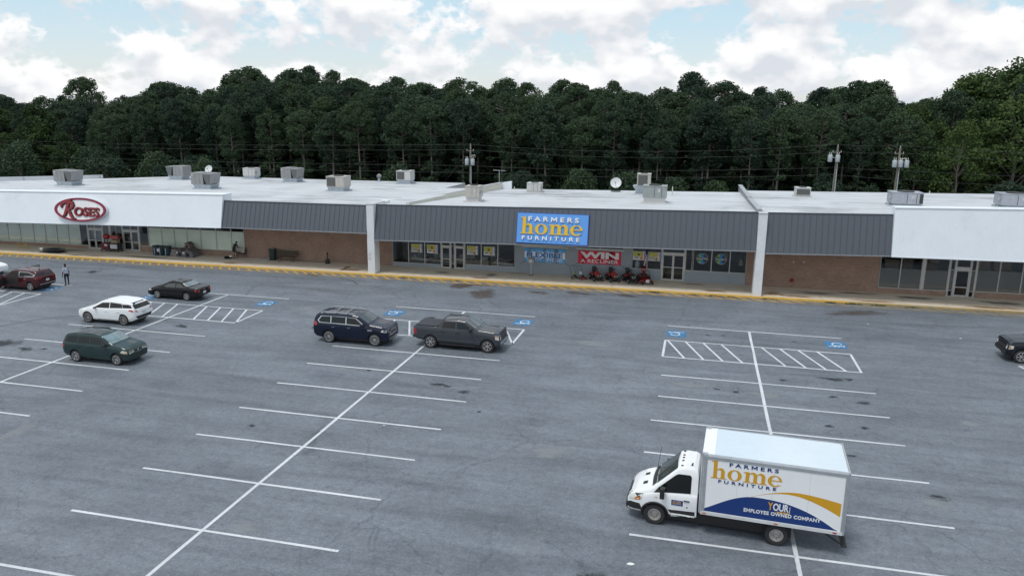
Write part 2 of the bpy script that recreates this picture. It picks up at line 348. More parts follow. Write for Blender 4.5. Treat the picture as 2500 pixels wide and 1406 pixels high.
def home_mesh(depth):
    """the four heavy serif letters h o m e; x-height 1, drawn as outlines and extruded; one mesh per letter"""
    mb = MB(); zi = [0]; cuts = []
    def pl(pts):
        zi[0] += 1; z1 = depth+.002*zi[0]*min(1, depth*4+.2)
        a = sum(pts[i][0]*pts[(i+1) % len(pts)][1]-pts[(i+1) % len(pts)][0]*pts[i][1] for i in range(len(pts)))
        if a < 0: pts = pts[::-1]
        mb.prism([(x, y, 0) for x, y in pts], (0, 0, z1))
    def band(o, i):
        zi[0] += 1; z1 = depth+.002*zi[0]*min(1, depth*4+.2); n = len(o)
        vs = [(x, y, z) for z in (0, z1) for q in (o, i) for x, y in q]
        fs = []
        for k in range(n-1):
            a, b, c, d = k, k+1, n+k+1, n+k; A, B, C, D = [t+2*n for t in (a, b, c, d)]
            fs += [(A, B, C, D), (d, c, b, a), (a, b, B, A), (c, d, D, C)]
        fs += [(0, n, 3*n, 2*n), (n-1, 3*n-1, 4*n-1, 2*n-1)] if o[0] != o[-1] and abs(o[0][0]-o[-1][0])+abs(o[0][1]-o[-1][1]) > 1e-4 else []
        mb.add(vs, fs)
    def ell(cx, cy, rx, ry, a0, a1, n): return [(cx+rx*math.cos(R(a0+(a1-a0)*k/n)), cy+ry*math.sin(R(a0+(a1-a0)*k/n))) for k in range(n+1)]
    def serif(x0, x1): pl([(x0-.17, 0), (x1+.17, 0), (x1+.17, .045), (x1, .12), (x0, .12), (x0-.17, .045)])
    def arch(x0, x1, s):       # arch from a stem at x0 to a stem whose left side is x1
        outer = ell((x0+x1+s)/2-.02, .68, (x1+s-x0)/2+.02, .36, 155, 0, 12); inner = ell((x0+x1)/2, .66, (x1-x0)/2, .22, 155, 0, 12)
        band(outer, inner)
    s = .29
    pl([(.17, 0), (.17+s, 0), (.17+s, 1.72), (.36, 1.70), (0, 1.66), (0, 1.60), (.17, 1.54)]); serif(.17, .17+s)
    pl([(.78, 0), (.78+s, 0), (.78+s, .68), (.78, .66)]); serif(.78, .78+s); arch(.17+s, .78, s)
    cuts.append((len(mb.v), len(mb.f))); ox = 1.86; band(ell(ox, .5, .56, .53, 0, 360, 40), ell(ox, .5, .265, .455, 0, 360, 40))
    cuts.append((len(mb.v), len(mb.f))); mx = 2.55
    pl([(mx+.17, 0), (mx+.17+s, 0), (mx+.17+s, 1.02), (mx+.3, 1.02), (mx, .98), (mx, .93), (mx+.17, .86)]); serif(mx+.17, mx+.17+s)
    for k in (1, 2):
        xx = mx+.17+.62*k; pl([(xx, 0), (xx+s, 0), (xx+s, .68), (xx, .66)]); serif(xx, xx+s); arch(xx-.62+s, xx, s)
    cuts.append((len(mb.v), len(mb.f))); ex = 5.0
    outer = ell(ex, .5, .55, .53, 5, 328, 36); inner = ell(ex+.035, .515, .30, .44, 12, 318, 36)
    inner[-1] = (ex+.36, .16); outer[-1] = (ex+.50, .22)
    band(outer, inner); pl([(ex-.29, .50), (ex+.547, .50), (ex+.55, .58), (ex-.29, .58)])
    cuts = [(0, 0)]+cuts+[(len(mb.v), len(mb.f))]; xs = [v[0] for v in mb.v]; ys = [v[1] for v in mb.v]; x0, x1, y0, y1 = min(xs), max(xs), min(ys), max(ys); out = []
    for (va, fa), (vb, fb) in zip(cuts[:-1], cuts[1:]):
        q = MB(); q.v = [((x-x0)/(x1-x0), (y-y0)/(y1-y0), z) for x, y, z in mb.v[va:vb]]; q.f = [tuple(i-va for i in f) for f in mb.f[fa:fb]]; out.append(q)
    return out
# ------------------------------------------------------------------ terrain, parking lot, markings
M_ASPH = asphalt_mat()
M_LINE = marking_mat('white_line_paint', (.66, .68, .71), .55, 6.)
M_YEL = marking_mat('yellow_line_paint', (.64, .39, .075), .56, 3., (.36, .28, .17))
M_YELF = marking_mat('faded_yellow_paint', (.40, .29, .10), .46, 3., (.24, .20, .14))
M_BLUE = marking_mat('blue_bay_paint', (.05, .19, .38), .62, 5.)

def terrain():
    mb = MB(); mb.quad((-2500, -2500, -.06), (2500, -2500, -.06), (2500, 2500, -.06), (-2500, 2500, -.06))
    struct(mb.build('ground', mat('dry_grass_ground', (.035, .038, .02), .95, var=.4, vscale=.3)))
terrain()
lot_mb = MB(); lot_mb.quad((-140, -20, 0), (80, -20, 0), (80, 64.7, 0), (-140, 64.7, 0))
# trimmed to the kerb: the sidewalk stands on it
LOT = struct(lot_mb.build('parking_lot', M_ASPH))

def strip(p0, p1, w, z=.008):
    a = Vector((p0[0], p0[1], 0)); b = Vector((p1[0], p1[1], 0)); n = (b-a).normalized().cross(Vector((0, 0, 1)))*w/2
    return [(q.x, q.y, z) for q in (a-n, b-n, b+n, a+n)]
def line(p0, p1, w=.125, m=None, z=.008, name='painted_line'):
    mb = MB(); k = max(1, int((Vector(p1)-Vector(p0)).length/2.2)); w0 = w
    # slightly wavering hand-sprayed edges
    pts = [Vector((p0[0]+(p1[0]-p0[0])*i/k, p0[1]+(p1[1]-p0[1])*i/k, 0)) for i in range(k+1)]
    d = (pts[-1]-pts[0]).normalized(); n = d.cross(Vector((0, 0, 1)))
    lf = []; rt = []
    for i, p in enumerate(pts):
        j = random.uniform(-.012, .012); ww = w0*random.uniform(.9, 1.1)/2
        lf.append(p+n*(j-ww)); rt.append(p+n*(j+ww))
    for i in range(k): mb.quad(*[(q.x, q.y, z) for q in (lf[i], lf[i+1], rt[i+1], rt[i])])
    return mb.build(name, m or M_LINE, LOT)
SPX = (-35.55, -16.1, 3.92)
HALF = {0: (-40.9, -30.3), 1: (-21.45, -10.87), 2: (-1.5, 9.72)}
rowsY = {0: [52.35, 48.65, 45.2, 41.85, 38.3, 34.95, 31.48, 28.1, 24.7, 21.3],
         1: [52.45, 48.95, 45.55, 42.15, 38.7, 35.3, 31.65, 28.3, 24.8, 21.2, 17.75],
         2: [52.65, 49.1, 45.55, 42.1, 38.7, 35.35, 31.65, 28.1, 24.72, 21.2]}
ZC = 0.0095
for i in range(3):
    a, b = HALF[i]
    for k, y in enumerate(rowsY[i]):
        ja, jb = random.uniform(-.12, .12), random.uniform(-.12, .12)
        line((a+ja, y), (b+jb, y+random.uniform(-.03, .03)))
    line((SPX[i], rowsY[i][0]), (SPX[i]+.02, 30), .15, z=ZC); line((SPX[i]+.02, 30), (SPX[i]-.02, 8), .15, z=ZC)
    y1, y2 = rowsY[i][1], rowsY[i][2]          # hatched aisle between the two accessible bays
    line((a, y1), (a, y2), .14, z=ZC); line((b, y1), (b, y2), .14, z=ZC)
    for k in range(4):
        for x0 in (a+.15+1.12*k, SPX[i]+(.55 if i == 2 else (b-SPX[i])-1.28-3.3)+1.1*k): line((x0, y1), (x0+(1.28 if i != 2 else 1.15), y2), .13, z=ZC)
# rows partly out of frame
for y in (51.62, 48.45, 44.82, 41.4, 38.0, 34.6): line((-60.2, y+.02), (-49.5, y))
line((-49.5, 48.45), (-49.5, 44.82), .14, z=ZC)
for k in range(4): line((-51.0-1.2*k, 48.45), (-49.7-1.2*k, 44.82), .13, z=ZC)
line((-54.9, 51.6), (-54.9, 20), .15, z=ZC)
for y in (52.8, 49.35, 45.8, 42.2, 38.8): line((19.05, y), (29.9, y))
line((19.05, 49.35), (20.0, 45.8), .14, z=ZC); line((24.4, 52.8), (24.4, 20), .15, z=ZC)
for k in range(3): line((20.4+1.4*k, 49.35), (21.7+1.4*k, 45.8), .13, z=ZC)

def bay_symbol(x, y, flip, w=1.25, h=1.5):
    mb = MB(); mb.quad((-w/2, -h/2, .0085), (w/2, -h/2, .0085), (w/2, h/2, .0085), (-w/2, h/2, .0085))
    o = mb.build('blue_bay_square', M_BLUE, LOT, loc=(x, y, 0), rz=math.pi if flip else 0)
    e = MB(); z = .0125
    def st(pts, t=.085):
        for i in range(len(pts)-1):
            a, b = Vector((*pts[i], 0)), Vector((*pts[i+1], 0)); d = (b-a).normalized(); nn = d.cross(Vector((0, 0, 1)))*t/2; a -= d*t*.35; b += d*t*.35
            e.quad(*[(q.x, q.y, z+.0003*i) for q in (a-nn, b-nn, b+nn, a+nn)])
    # wheelchair figure lying along +x: head at -x
    st([(-.1+.30*math.cos(R(t)), -.08+.38*math.sin(R(t))) for t in range(200, 530, 22)])
    st([(-.34, .22), (.02, .16), (.10, .42), (.44, .36)], .09); st([(-.16, .20), (-.13, .42)], .075)
    e.add([(-.46+.085*math.cos(k*math.pi/5), .24+.11*math.sin(k*math.pi/5), z+.004) for k in range(10)], [tuple(range(10))])
    e.v = [(-x, y, zz) for x, y, zz in e.v] if False else e.v
    e.build('wheelchair_emblem', marking_mat('emblem_paint', (.68, .72, .75), .62, 6.), o)
for x, y, f in ((-20.87, 50.7, 0), (-11.34, 50.75, 1), (-.83, 50.8, 0), (9.14, 50.95, 1), (-31.2, 50.65, 1), (-40.75, 50.1, 0), (-50.3, 50.15, 1)): bay_symbol(x, y, f)

# stains, scuffs, skid marks
def stains():
    base = MB(); base.quad((-1.3, -1.3, 0), (1.3, -1.3, 0), (1.3, 1.3, 0), (-1.3, 1.3, 0)); me = base.mesh('stain')
    oil = stain_mat('oil_and_dark_patch', (.030, .033, .038), .68, 1.6); rust = stain_mat('rust_brown_stain', (.10, .075, .06), .62, 1.1); pale = stain_mat('pale_scuff', (.30, .315, .335), .5, 1.3)
    oilm = me.copy(); palem = me.copy(); rustm = me.copy(); oilm.materials.append(oil); palem.materials.append(pale); rustm.materials.append(rust)
    def put(x, y, sx, sy, m=oilm, name='oil_and_dark_patch', z=.0035):
        o = bpy.data.objects.new(name, m); COL.objects.link(o); o.parent = LOT; o.location = (x, y, z+random.uniform(0, .002)); o.scale = (sx, sy, 1); o.rotation_euler[2] = random.uniform(-.3, .3)
    for a in [(-52, 56.7, .9, .9), (-36.9, 38.9, 1.3, .5), (-39.0, 36.6, .9, .5), (-38, 36.9, .4, .3), (-33.3, 43.5, .9, .5), (-26.6, 20.4, .25, .3), (-26.4, 20.0, .2, .2), (-11.3, 36.6, .5, .35), (-13.0, 37.3, .8, .4), (-12.4, 37.2, .4, .3), (8.0, 43.9, 1.1, .5), (8.8, 44.1, .4, .35), (8.9, 40.5, .6, .4), (7.5, 41, .4, .3),
              (.6, 41.2, .4, .3), (1.6, 40.6, .3, .25), (2.6, 40.4, .3, .3), (5.2, 43, .3, .3), (8.3, 37, .35, .3), (6.7, 36.8, .4, .3), (4.5, 33.8, .35, .25), (3.0, 33.5, .4, .3), (7.2, 33.6, .35, .25), (-2.2, 21.7, 1.5, .8), (-1.0, 21.4, .8, .5), (9.8, 30.4, .6, .4), (-24.5, 45.6, .6, .35), (-35.5, 44.6, .4, .4), (-17.5, 38.5, .25, .2), (-9.8, 34.2, .2, .2), (-19.5, 29.8, .3, .25), (-17.9, 50.2, .6, .4), (2.2, 51.2, .25, .2), (1.2, 51, .35, .2), (6.6, 51, .3, .2)]: put(*a)
    for x, y, sx, sy in [(-41.5, 37, 2, 1.5), (-13.2, 44.6, 2.5, 1.2), (-20.5, 44.9, 2.4, 1.), (2.3, 27.8, 3, 1.4), (-32.8, 36.8, 2.4, 1.2), (-38.2, 44.2, 2.2, 1.1), (-38.5, 51.2, 2.2, 1.), (-52, 51, 2.2, 1.)]: put(x, y, sx, sy)  # broad dark patches, all but the first beneath the vehicles
    for a in [(-19.0, 60.3, 1.6, 1.7), (-16.5, 58.2, 1.8, 2.4), (-18, 61.2, 2.5, .6), (-12.2, 60.0, 1.1, 1.0), (-8.8, 60.6, 1.8, .8), (12, 60.2, 3.5, 1.4), (-5, 60.9, 1.6, .6), (-33, 61.0, 2, .5)]: put(*a, rustm, 'rust_brown_stain', .0065)
    for a in [(-17.4, 40.6, 1.6, .8), (-18.9, 38.3, 1.5, .7), (-11.0, 37.3, 1.0, .35), (.4, 41.0, 2.4, .9), (13.4, 38.9, 1.0, .7), (9.6, 29.8, 1.4, 1.0), (-29.3, 26.2, .7, 2.2), (4.0, 40.3, 1.4, .8), (-14.8, 21.6, 1.2, .8), (17.7, 34.6, 1.4, .9), (-5.5, 30.6, 1.8, 1.0), (-27.8, 50, 2.0, 1.0), (-6, 47, 2.8, 1.2)]: put(*a, palem, 'pale_scuff', .0065)
    for pts, w in [([(-47.5, 36.8), (-46.2, 38.6), (-44.7, 40.2), (-43.8, 42.2), (-42.6, 43.3), (-41.4, 44.1)], .14), ([(-60, 55.5), (-56, 57.2), (-51, 58.4)], .2), ([(-30, 60.5), (-28.3, 59.6), (-27.4, 58.6)], .16)]:
        mb = MB()
        for i in range(len(pts)-1): mb.poly(strip(pts[i], pts[i+1], w, .0042+.0002*i))
        mb.build('skid_mark', marking_mat('tyre_rubber_mark', (.075, .08, .088), .55, 2.), LOT)
    # odd scraps of litter
    lm = mat('paper_litter', (.7, .71, .72), .9)
    for x, y, r in [(-1.4, 22.9, .13), (17.5, 54.8, .10), (12.2, 57, .07), (19.2, 50.4, .08), (-13.6, 31.4, .05)]:
        mb = MB(); n = 7; mb.prism([(x+r*random.uniform(.6, 1.2)*math.cos(k*6.283/n), y+r*.7*random.uniform(.6, 1.2)*math.sin(k*6.283/n), .011) for k in range(n)], (0, 0, .012)); mb.build('paper_scrap', lm, LOT)
stains()

# kerb, hatching along it, sidewalk of slabs
def kerb_and_walk():
    concrete = mat('sidewalk_concrete', (.60, .52, .415), .9, var=.13, vscale=1.3, grime=((.15, .10, .06), .9, .55, .55), bump=(30, .2))
    walk = MB(); walk.box(-110, 60, .26, 4.25, -.02, .12)
    W = struct(walk.build('sidewalk', concrete)); W.location = BO; W.rotation_euler[2] = BA
    u = -110.; slab = MB(); slab.box(0, 1, .265, 4.18, .115, .15)
    slab_me = slab.mesh('slab'); slab_me.materials.append(concrete)
    while u < 60:
        w = random.choice((2.4, 3.05, 3.05, 3.7)); o = bpy.data.objects.new('slab', slab_me); COL.objects.link(o); o.parent = W
        o.location = (u+.012, 0, random.uniform(-.004, .003)); o.scale = (w-.024, 1, 1); u += w
    u = -110.
    kerb = MB(); kerb.prism([(0, 0, -.02), (0, .25, -.02), (0, .25, .154), (0, .03, .154), (0, 0, .12)], (1, 0, 0)); km = kerb.mesh('kerb_stone')
    kf = km.copy(); km.materials.append(M_YEL); kf.materials.append(M_YELF)
    K = struct(MB().box(-110, 60, .02, .24, -.03, .10).build('kerb', mat('kerb_concrete', (.3, .28, .24), .9))); K.location = BO; K.rotation_euler[2] = BA
    while u < 60:
        w = 3.05; o = bpy.data.objects.new('kerb_stone', km if u < 9 else kf); COL.objects.link(o); o.parent = K; o.location = (u, 0, random.uniform(-.004, .004)); o.scale = (w-.01, 1, 1); u += w
    # hatching painted on the asphalt
    def bl(p0, p1, w, m, z): 
        a, b = BW(*p0), BW(*p1); return line((a.x, a.y), (b.x, b.y), w, m, z, 'yellow_hatch_line')
    for a in range(-100, 40, 6): bl((a, -.86), (a+6, -.86), .11, M_YEL if a < 8 else M_YELF, .0095)
    u = -72.
    while u < 30:
        bl((u, -.06), (u+.55 if u < -40 else u+.85, -.84), .16, M_YEL if u < 8 else M_YELF, .008); u += .92 if u < -30 else 1.04
    # rust stains and weeds on the walk
    rs = stain_mat('walk_rust_stain', (.30, .15, .06), .65, 1.0); ds = stain_mat('walk_dark_stain', (.10, .08, .06), .5, 1.3)
    base = MB(); base.quad((-1.3, -1.3, 0), (1.3, -1.3, 0), (1.3, 1.3, 0), (-1.3, 1.3, 0)); me = base.mesh('walk_stain'); m2 = me.copy(); me.materials.append(rs); m2.materials.append(ds)
    for u, v, su, sv, m in [(-42, 1.2, 1.6, .5, me), (-30.3, 1.2, 1.8, .7, me), (-31, 2.0, .4, 1.2, me), (-18, 1.0, 1.4, .5, me), (6.5, 1.4, 1.4, 1.0, me), (8.2, .9, 2.4, .5, me), (14, .8, 2.6, .5, me), (2, 1.2, 1.6, .6, me), (22, 1.0, 4, .7, me), (-22, 2.4, 1.1, .9, m2), (-17.5, 2.6, .9, 1.2, m2), (-15, 3.9, 2.2, .3, m2), (9.5, 2.6, 3.2, 1.0, m2), (13, 3.4, 3.2, .6, m2), (18, 3.0, 3.4, .9, m2), (24, 2.8, 3.0, .9, m2), (-52, 1.6, 6, .8, m2), (-62, 3, 4, .8, m2), (-4.5, 2.2, 2.2, .8, m2), (0, 3.4, 2.4, .5, m2), (-58, .9, 4, .5, m2), (-36, 3.9, 4, .4, m2)]:
        o = bpy.data.objects.new('walk_stain', m); COL.objects.link(o); o.parent = W; o.location = (u, v, .156+random.uniform(0, .002)); o.scale = (su, sv, 1)
    wd = MB()
    for u0, n in [(-19.9, 14), (-24.6, 20), (-3.2, 30), (-2.8, 30), (1.6, 20), (.2, 12), (5.9, 30), (10.6, 60), (12.2, 70), (14, 60), (3.2, 14), (16.5, 30)]:
        for _ in range(n):
            u = u0+random.gauss(0, .28); v = -.05+random.gauss(0, .03); h = random.uniform(.04, .13); d = random.uniform(0, 6.28); c, s = math.cos(d)*.05, math.sin(d)*.05
            wd.add([(u-c, v-s, .0), (u+c, v+s, .0), (u+c*.5+random.gauss(0, .04), v-abs(random.gauss(0, .05)), h)], [(0, 1, 2)])
    o = wd.build('kerb_weeds', mat('weed_green', (.05, .075, .02), .9, var=.3)); o.location = BO; o.rotation_euler[2] = BA; o['kind'] = 'stuff'; o['label'] = 'weeds growing out of the joint at the foot of the yellow kerb'
kerb_and_walk()
# ------------------------------------------------------------------ the three shops
M_BRICK = brick_mat('brown_brick', (.30, .195, .147), (.33, .275, .235), .84, 1.13)
M_WBRICK = brick_mat('white_painted_brick', (.70, .72, .745), (.64, .66, .69), .95, 1.04)
M_GRAYP = mat('grey_metal_panel', (.094, .106, .124), .45, .25, var=.07, vscale=.7, grime=((.16, .17, .18), .5, .55, .4))
M_WHITEP = mat('white_metal_fascia', (.76, .80, .84), .5, 0, var=.03, vscale=.6, grime=((.62, .65, .68), .35, .56, .5))
M_SIDING = mat('grey_siding', (.29, .33, .365), .6, var=.06, vscale=1.2)
M_ALU = mat('anodised_aluminium', (.50, .50, .48), .4, .35, var=.08)
M_SOFFIT = mat('soffit_board', (.74, .73, .70), .9, var=.12, vscale=1.5)
M_PAPER = mat('pale_green_window_paper', (.84, .88, .78), .85, var=.05, vscale=1.)
M_BROWNP = mat('brown_window_paper', (.27, .24, .21), .9, var=.08, vscale=.6)
M_FLOOR = mat('shop_floor', (.26, .23, .20), .5, var=.2, vscale=.5)
M_INWALL = mat('shop_inner_wall', (.26, .25, .235), .9, var=.3, vscale=.25)
M_GLASS = glass_mat('shop_glass', (.86, .89, .90), .85); M_PGLASS = glass_mat('papered_glass', (.93, .95, .94), .5)
def roof_mat():
    m = mat('white_roof_membrane', (.54, .555, .58), .6, var=.10, vscale=.22, grime=((.30, .31, .33), .12, .52, .8))
    nt = m.node_tree; N = nt.nodes; L = nt.links; b = N['Principled BSDF']; src = b.inputs['Base Color'].links[0].from_socket
    tc = N.new('ShaderNodeTexCoord'); mp = N.new('ShaderNodeMapping'); mp.inputs['Scale'].default_value = (.055, .32, 1); L.new(tc.outputs['Object'], mp.inputs[0])
    n = N.new('ShaderNodeTexNoise'); n.inputs['Scale'].default_value = 1; n.inputs['Detail'].default_value = 8; n.inputs['Roughness'].default_value = .72; n.inputs['Distortion'].default_value = 1.2; L.new(mp.outputs[0], n.inputs['Vector'])
    r = N.new('ShaderNodeValToRGB'); L.new(n.outputs['Fac'], r.inputs[0]); r.color_ramp.elements[0].position = .53; r.color_ramp.elements[1].position = .64; r.color_ramp.elements[1].color = (.75, .75, .75, 1)
    x = N.new('ShaderNodeMix'); x.data_type = 'RGBA'; L.new(r.outputs[0], x.inputs[0]); L.new(src, x.inputs[6]); x.inputs[7].default_value = (.24, .25, .27, 1)
    # welded seams every 3 m
    w = N.new('ShaderNodeTexWave'); w.wave_type = 'BANDS'; w.bands_direction = 'Y'; w.inputs['Scale'].default_value = .105; w.inputs['Distortion'].default_value = .25; w.inputs['Detail Scale'].default_value = .4; L.new(tc.outputs['Object'], w.inputs['Vector'])
    r2 = N.new('ShaderNodeValToRGB'); L.new(w.outputs['Fac'], r2.inputs[0]); r2.color_ramp.elements[0].position = .0; r2.color_ramp.elements[0].color = (.72, .72, .74, 1); r2.color_ramp.elements[1].position = .012; r2.color_ramp.elements[1].color = (1, 1, 1, 1)
    y = N.new('ShaderNodeMix'); y.data_type = 'RGBA'; y.blend_type = 'MULTIPLY'; y.inputs[0].default_value = 1; L.new(x.outputs[2], y.inputs[6]); L.new(r2.outputs[0], y.inputs[7])
    L.new(y.outputs[2], b.inputs['Base Color']); return m
M_ROOF = roof_mat()
VW = 4.2           # shop-front plane

def lin(u0, z0, u1, z1): return lambda u: z0+(z1-z0)*(u-u0)/(u1-u0)
def tilt_box(mb, u0, u1, v0, v1, z0, z1f): # box whose top follows z1f(u)
    mb.hexa([(u0,v0,z0),(u1,v0,z0),(u1,v1,z0),(u0,v1,z0),(u0,v0,z1f(u0)),(u1,v0,z1f(u1)),(u1,v1,z1f(u1)),(u0,v1,z1f(u0))])

class Store:
    def __init__(s, name, label, u0, u1, vb, lip, top):
        s.o = ((u0+u1)/2, VW, 0.); s.u0, s.u1, s.vb, s.lip, s.top = u0, u1, vb, lip, top
        s.root = bthing(name, label, 'building', *s.o)
    def part(s, mb, name, m, parent=None, smooth=None, bevel=0):
        if parent is None or parent is s.root: return mb.build(name, m, s.root, smooth, bevel, origin=s.o)
        return mb.build(name, m, parent, smooth, bevel, origin=s.o)
    def roofz(s, u, v): return s.top(u)-.1-max(0, v-.9)*.02
    def shell(s, back_poly=None, cut=None):
        u0, u1, vb = s.u0, s.u1, s.vb
        poly = back_poly or [(u0, .9), (u1, .9), (u1, vb), (u0, vb)]
        mb = MB(); mb.prism([(u, v, s.roofz(u, v)) for u, v in poly], (0, 0, -.14)); s.part(mb, 'roof', M_ROOF)
        wm = mat('painted_block_wall', (.55, .57, .58), .85, var=.08)
        back = [p for p in poly if p[1] > 1.]
        for (a, b) in zip(back[:-1], back[1:]):
            mb = MB(); d = Vector((b[0]-a[0], b[1]-a[1], 0)).normalized(); n = Vector((-d.y, d.x, 0))*-.2
            if n.dot(Vector((0, -1, 0))) < 0: n = -n
            q = [(a[0], a[1]), (b[0], b[1]), (b[0]+n.x, b[1]+n.y), (a[0]+n.x, a[1]+n.y)]
            mb.hexa([(x, y, 0) for x, y in q]+[(x, y, s.roofz(x, y)-.15) for x, y in q]); s.part(mb, 'rear_wall', wm)
        for ua, ub in ((u0+.003, u0+.2), (u1-.2, u1-.003)):
            mb = MB(); vv = min(vb, max(p[1] for p in poly if abs(p[0]-(u0 if ua < (u0+u1)/2 else u1)) < .5))
            mb.hexa([(ua, VW+.01, 0), (ub, VW+.01, 0), (ub, vv-.21, 0), (ua, vv-.21, 0), (ua, VW+.01, s.roofz(ua, VW)-.15), (ub, VW+.01, s.roofz(ub, VW)-.15), (ub, vv-.21, s.roofz(ub, vv)-.15), (ua, vv-.21, s.roofz(ua, vv)-.15)]); s.part(mb, 'side_wall', wm)
        mb = MB(); mb.box(u0+.21, u1-.21, VW+.02, 15, .02, .16); s.part(mb, 'floor', M_FLOOR)
        mb = MB(); tilt_box(mb, u0+.21, u1-.21, 15, 15.15, 0, lambda u: s.roofz(u, 15)-.15); s.part(mb, 'partition', M_INWALL)
        mb = MB(); k = 24
        for i in range(k):
            a = u0+.21+(u1-u0-.42)*i/k; b = u0+.21+(u1-u0-.42)*(i+1)/k
            mb.hexa([(a, .30, s.lip(a)+.02), (b, .30, s.lip(b)+.02), (b, 15, s.lip(b)+.02), (a, 15, s.lip(a)+.02), (a, .30, s.lip(a)+.06), (b, .30, s.lip(b)+.06), (b, 15, s.lip(b)+.06), (a, 15, s.lip(a)+.06)])
        s.part(mb, 'soffit', M_SOFFIT)
    def mansard(s, ua, ub, lip, top, v0=.12, v1=.86, step=.46):
        """standing-seam panels, each a part"""
        n = round((ub-ua)/step); w = (ub-ua)/n; mb = MB(); T = .03
        sec = [(0, 0), (.012, 0), (.012, -.030), (.034, -.030), (.034, 0), (w-.004, 0), (w-.004, T), (0, T)]   # seam at the left, x across / y depth
        m_ = len(sec); vs = [(x, v0+y, 0) for x, y in sec]+[(x, v1+y, 1) for x, y in sec]
        mb.add(vs, [tuple(range(m_)), tuple(range(2*m_-1, m_-1, -1))]+[(i, (i+1) % m_, m_+(i+1) % m_, m_+i) for i in range(m_)])
        me = mb.mesh('fascia_panel'); me.materials.append(M_GRAYP)
        for i in range(n):
            u = ua+w*i; o = bpy.data.objects.new('fascia_panel', me); COL.objects.link(o); o.parent = s.root
            zl, zt = lip(u+w/2), top(u+w/2); o.location = (u-s.o[0], -s.o[1]+random.uniform(-.004, .004), zl); o.scale = (1, 1, zt-zl)
        cap = MB(); cap.hexa([(ua, v1-.05, top(ua)), (ub, v1-.05, top(ub)), (ub, v1+.10, top(ub)), (ua, v1+.10, top(ua)), (ua, v1-.05, top(ua)+.06), (ub, v1-.05, top(ub)+.06), (ub, v1+.10, top(ub)+.06), (ua, v1+.10, top(ua)+.06)]); s.part(cap, 'coping', M_GRAYP)
        c2 = MB(); c2.hexa([(ua, v1+.10, top(ua)-.2), (ub, v1+.10, top(ub)-.2), (ub, v1+.38, top(ub)-.2), (ua, v1+.38, top(ua)-.2), (ua, v1+.10, top(ua)+.05), (ub, v1+.10, top(ub)+.05), (ub, v1+.38, top(ub)+.01), (ua, v1+.38, top(ua)+.01)]); s.part(c2, 'roof_edge', M_ROOF)
        tr = MB(); tr.hexa([(ua, v0-.035, lip(ua)-.05), (ub, v0-.035, lip(ub)-.05), (ub, v0+.2, lip(ub)-.05), (ua, v0+.2, lip(ua)-.05), (ua, v0-.035, lip(ua)+.03), (ub, v0-.035, lip(ub)+.03), (ub, v0+.2, lip(ub)+.03), (ua, v0+.2, lip(ua)+.03)]); s.part(tr, 'drip_edge', mat('drip_edge_metal', (.30, .31, .33), .5, .3))
        bk = MB(); bk.hexa([(ua, v0+.04, lip(ua)), (ub, v0+.04, lip(ub)), (ub, v1+.3, lip(ub)), (ua, v1+.3, lip(ua)), (ua, v1+.04, top(ua)-.02), (ub, v1+.04, top(ub)-.02), (ub, v1+.3, top(ub)-.21), (ua, v1+.3, top(ua)-.21)]); s.part(bk, 'fascia_backing', M_GRAYP)
    def white_fascia(s, ua, ub, lip, top, v0, v1, vtop, end='right'):
        mb = MB(); n = int((ub-ua)/.155); d = .007
        prof = []
        for i in range(n):
            u = ua+(ub-ua)*i/n; w = (ub-ua)/n; prof += [(u, 0), (u+w*.42, 0), (u+w*.5, d), (u+w*.92, d)]
        prof.append((ub, 0))
        vs = [(u, v0+y, lip(u)) for u, y in prof]+[(u, v1+y, top(u)) for u, y in prof]; k = len(prof)
        mb.add(vs, [(i, i+1, k+i+1, k+i) for i in range(k-1)]); s.part(mb, 'ribbed_fascia', M_WHITEP)
        bk = MB(); bk.hexa([(ua, v0+.02, lip(ua)), (ub, v0+.02, lip(ub)), (ub, vtop, lip(ub)), (ua, vtop, lip(ua)), (ua, v1+.02, top(ua)), (ub, v1+.02, top(ub)), (ub, vtop, top(ub)), (ua, vtop, top(ua))]); s.part(bk, 'fascia_frame', M_WHITEP)
        cp = MB(); e = .05; cp.hexa([(ua, v1-.05, top(ua)+.004), (ub+e, v1-.05, top(ub)+.004), (ub+e, vtop+.05, top(ub)+.004), (ua, vtop+.05, top(ua)+.004), (ua, v1-.05, top(ua)+.07), (ub+e, v1-.05, top(ub)+.07), (ub+e, vtop+.05, top(ub)+.07), (ua, vtop+.05, top(ua)+.07)]); s.part(cp, 'coping', M_WHITEP)
        tr = MB(); tr.hexa([(ua, v0-.03, lip(ua)-.06), (ub, v0-.03, lip(ub)-.06), (ub, v0+.12, lip(ub)-.06), (ua, v0+.12, lip(ua)-.06), (ua, v0-.03, lip(ua)-.002), (ub, v0-.03, lip(ub)-.002), (ub, v0+.12, lip(ub)-.002), (ua, v0+.12, lip(ua)-.002)]); s.part(tr, 'drip_edge', M_WHITEP)
    def wall(s, ua, ub, z0, z1f, m, v=VW, name='wall'):
        mb = MB(); f = z1f if callable(z1f) else (lambda u: z1f); tilt_box(mb, ua, ub, v, v+.2, z0, f); return s.part(mb, name, m)
    def siding(s, ua, ub, z0, z1f):
        w = s.wall(ua, ub, z0, z1f, M_SIDING, VW, 'siding_wall'); f = z1f if callable(z1f) else (lambda u: z1f)
        mb = MB(); u = ua+.1
        while u < ub-.02: mb.box(u, u+.03, VW-.014, VW-.001, z0, f(u)); u += .2
        s.part(mb, 'siding_ribs', M_SIDING, w)
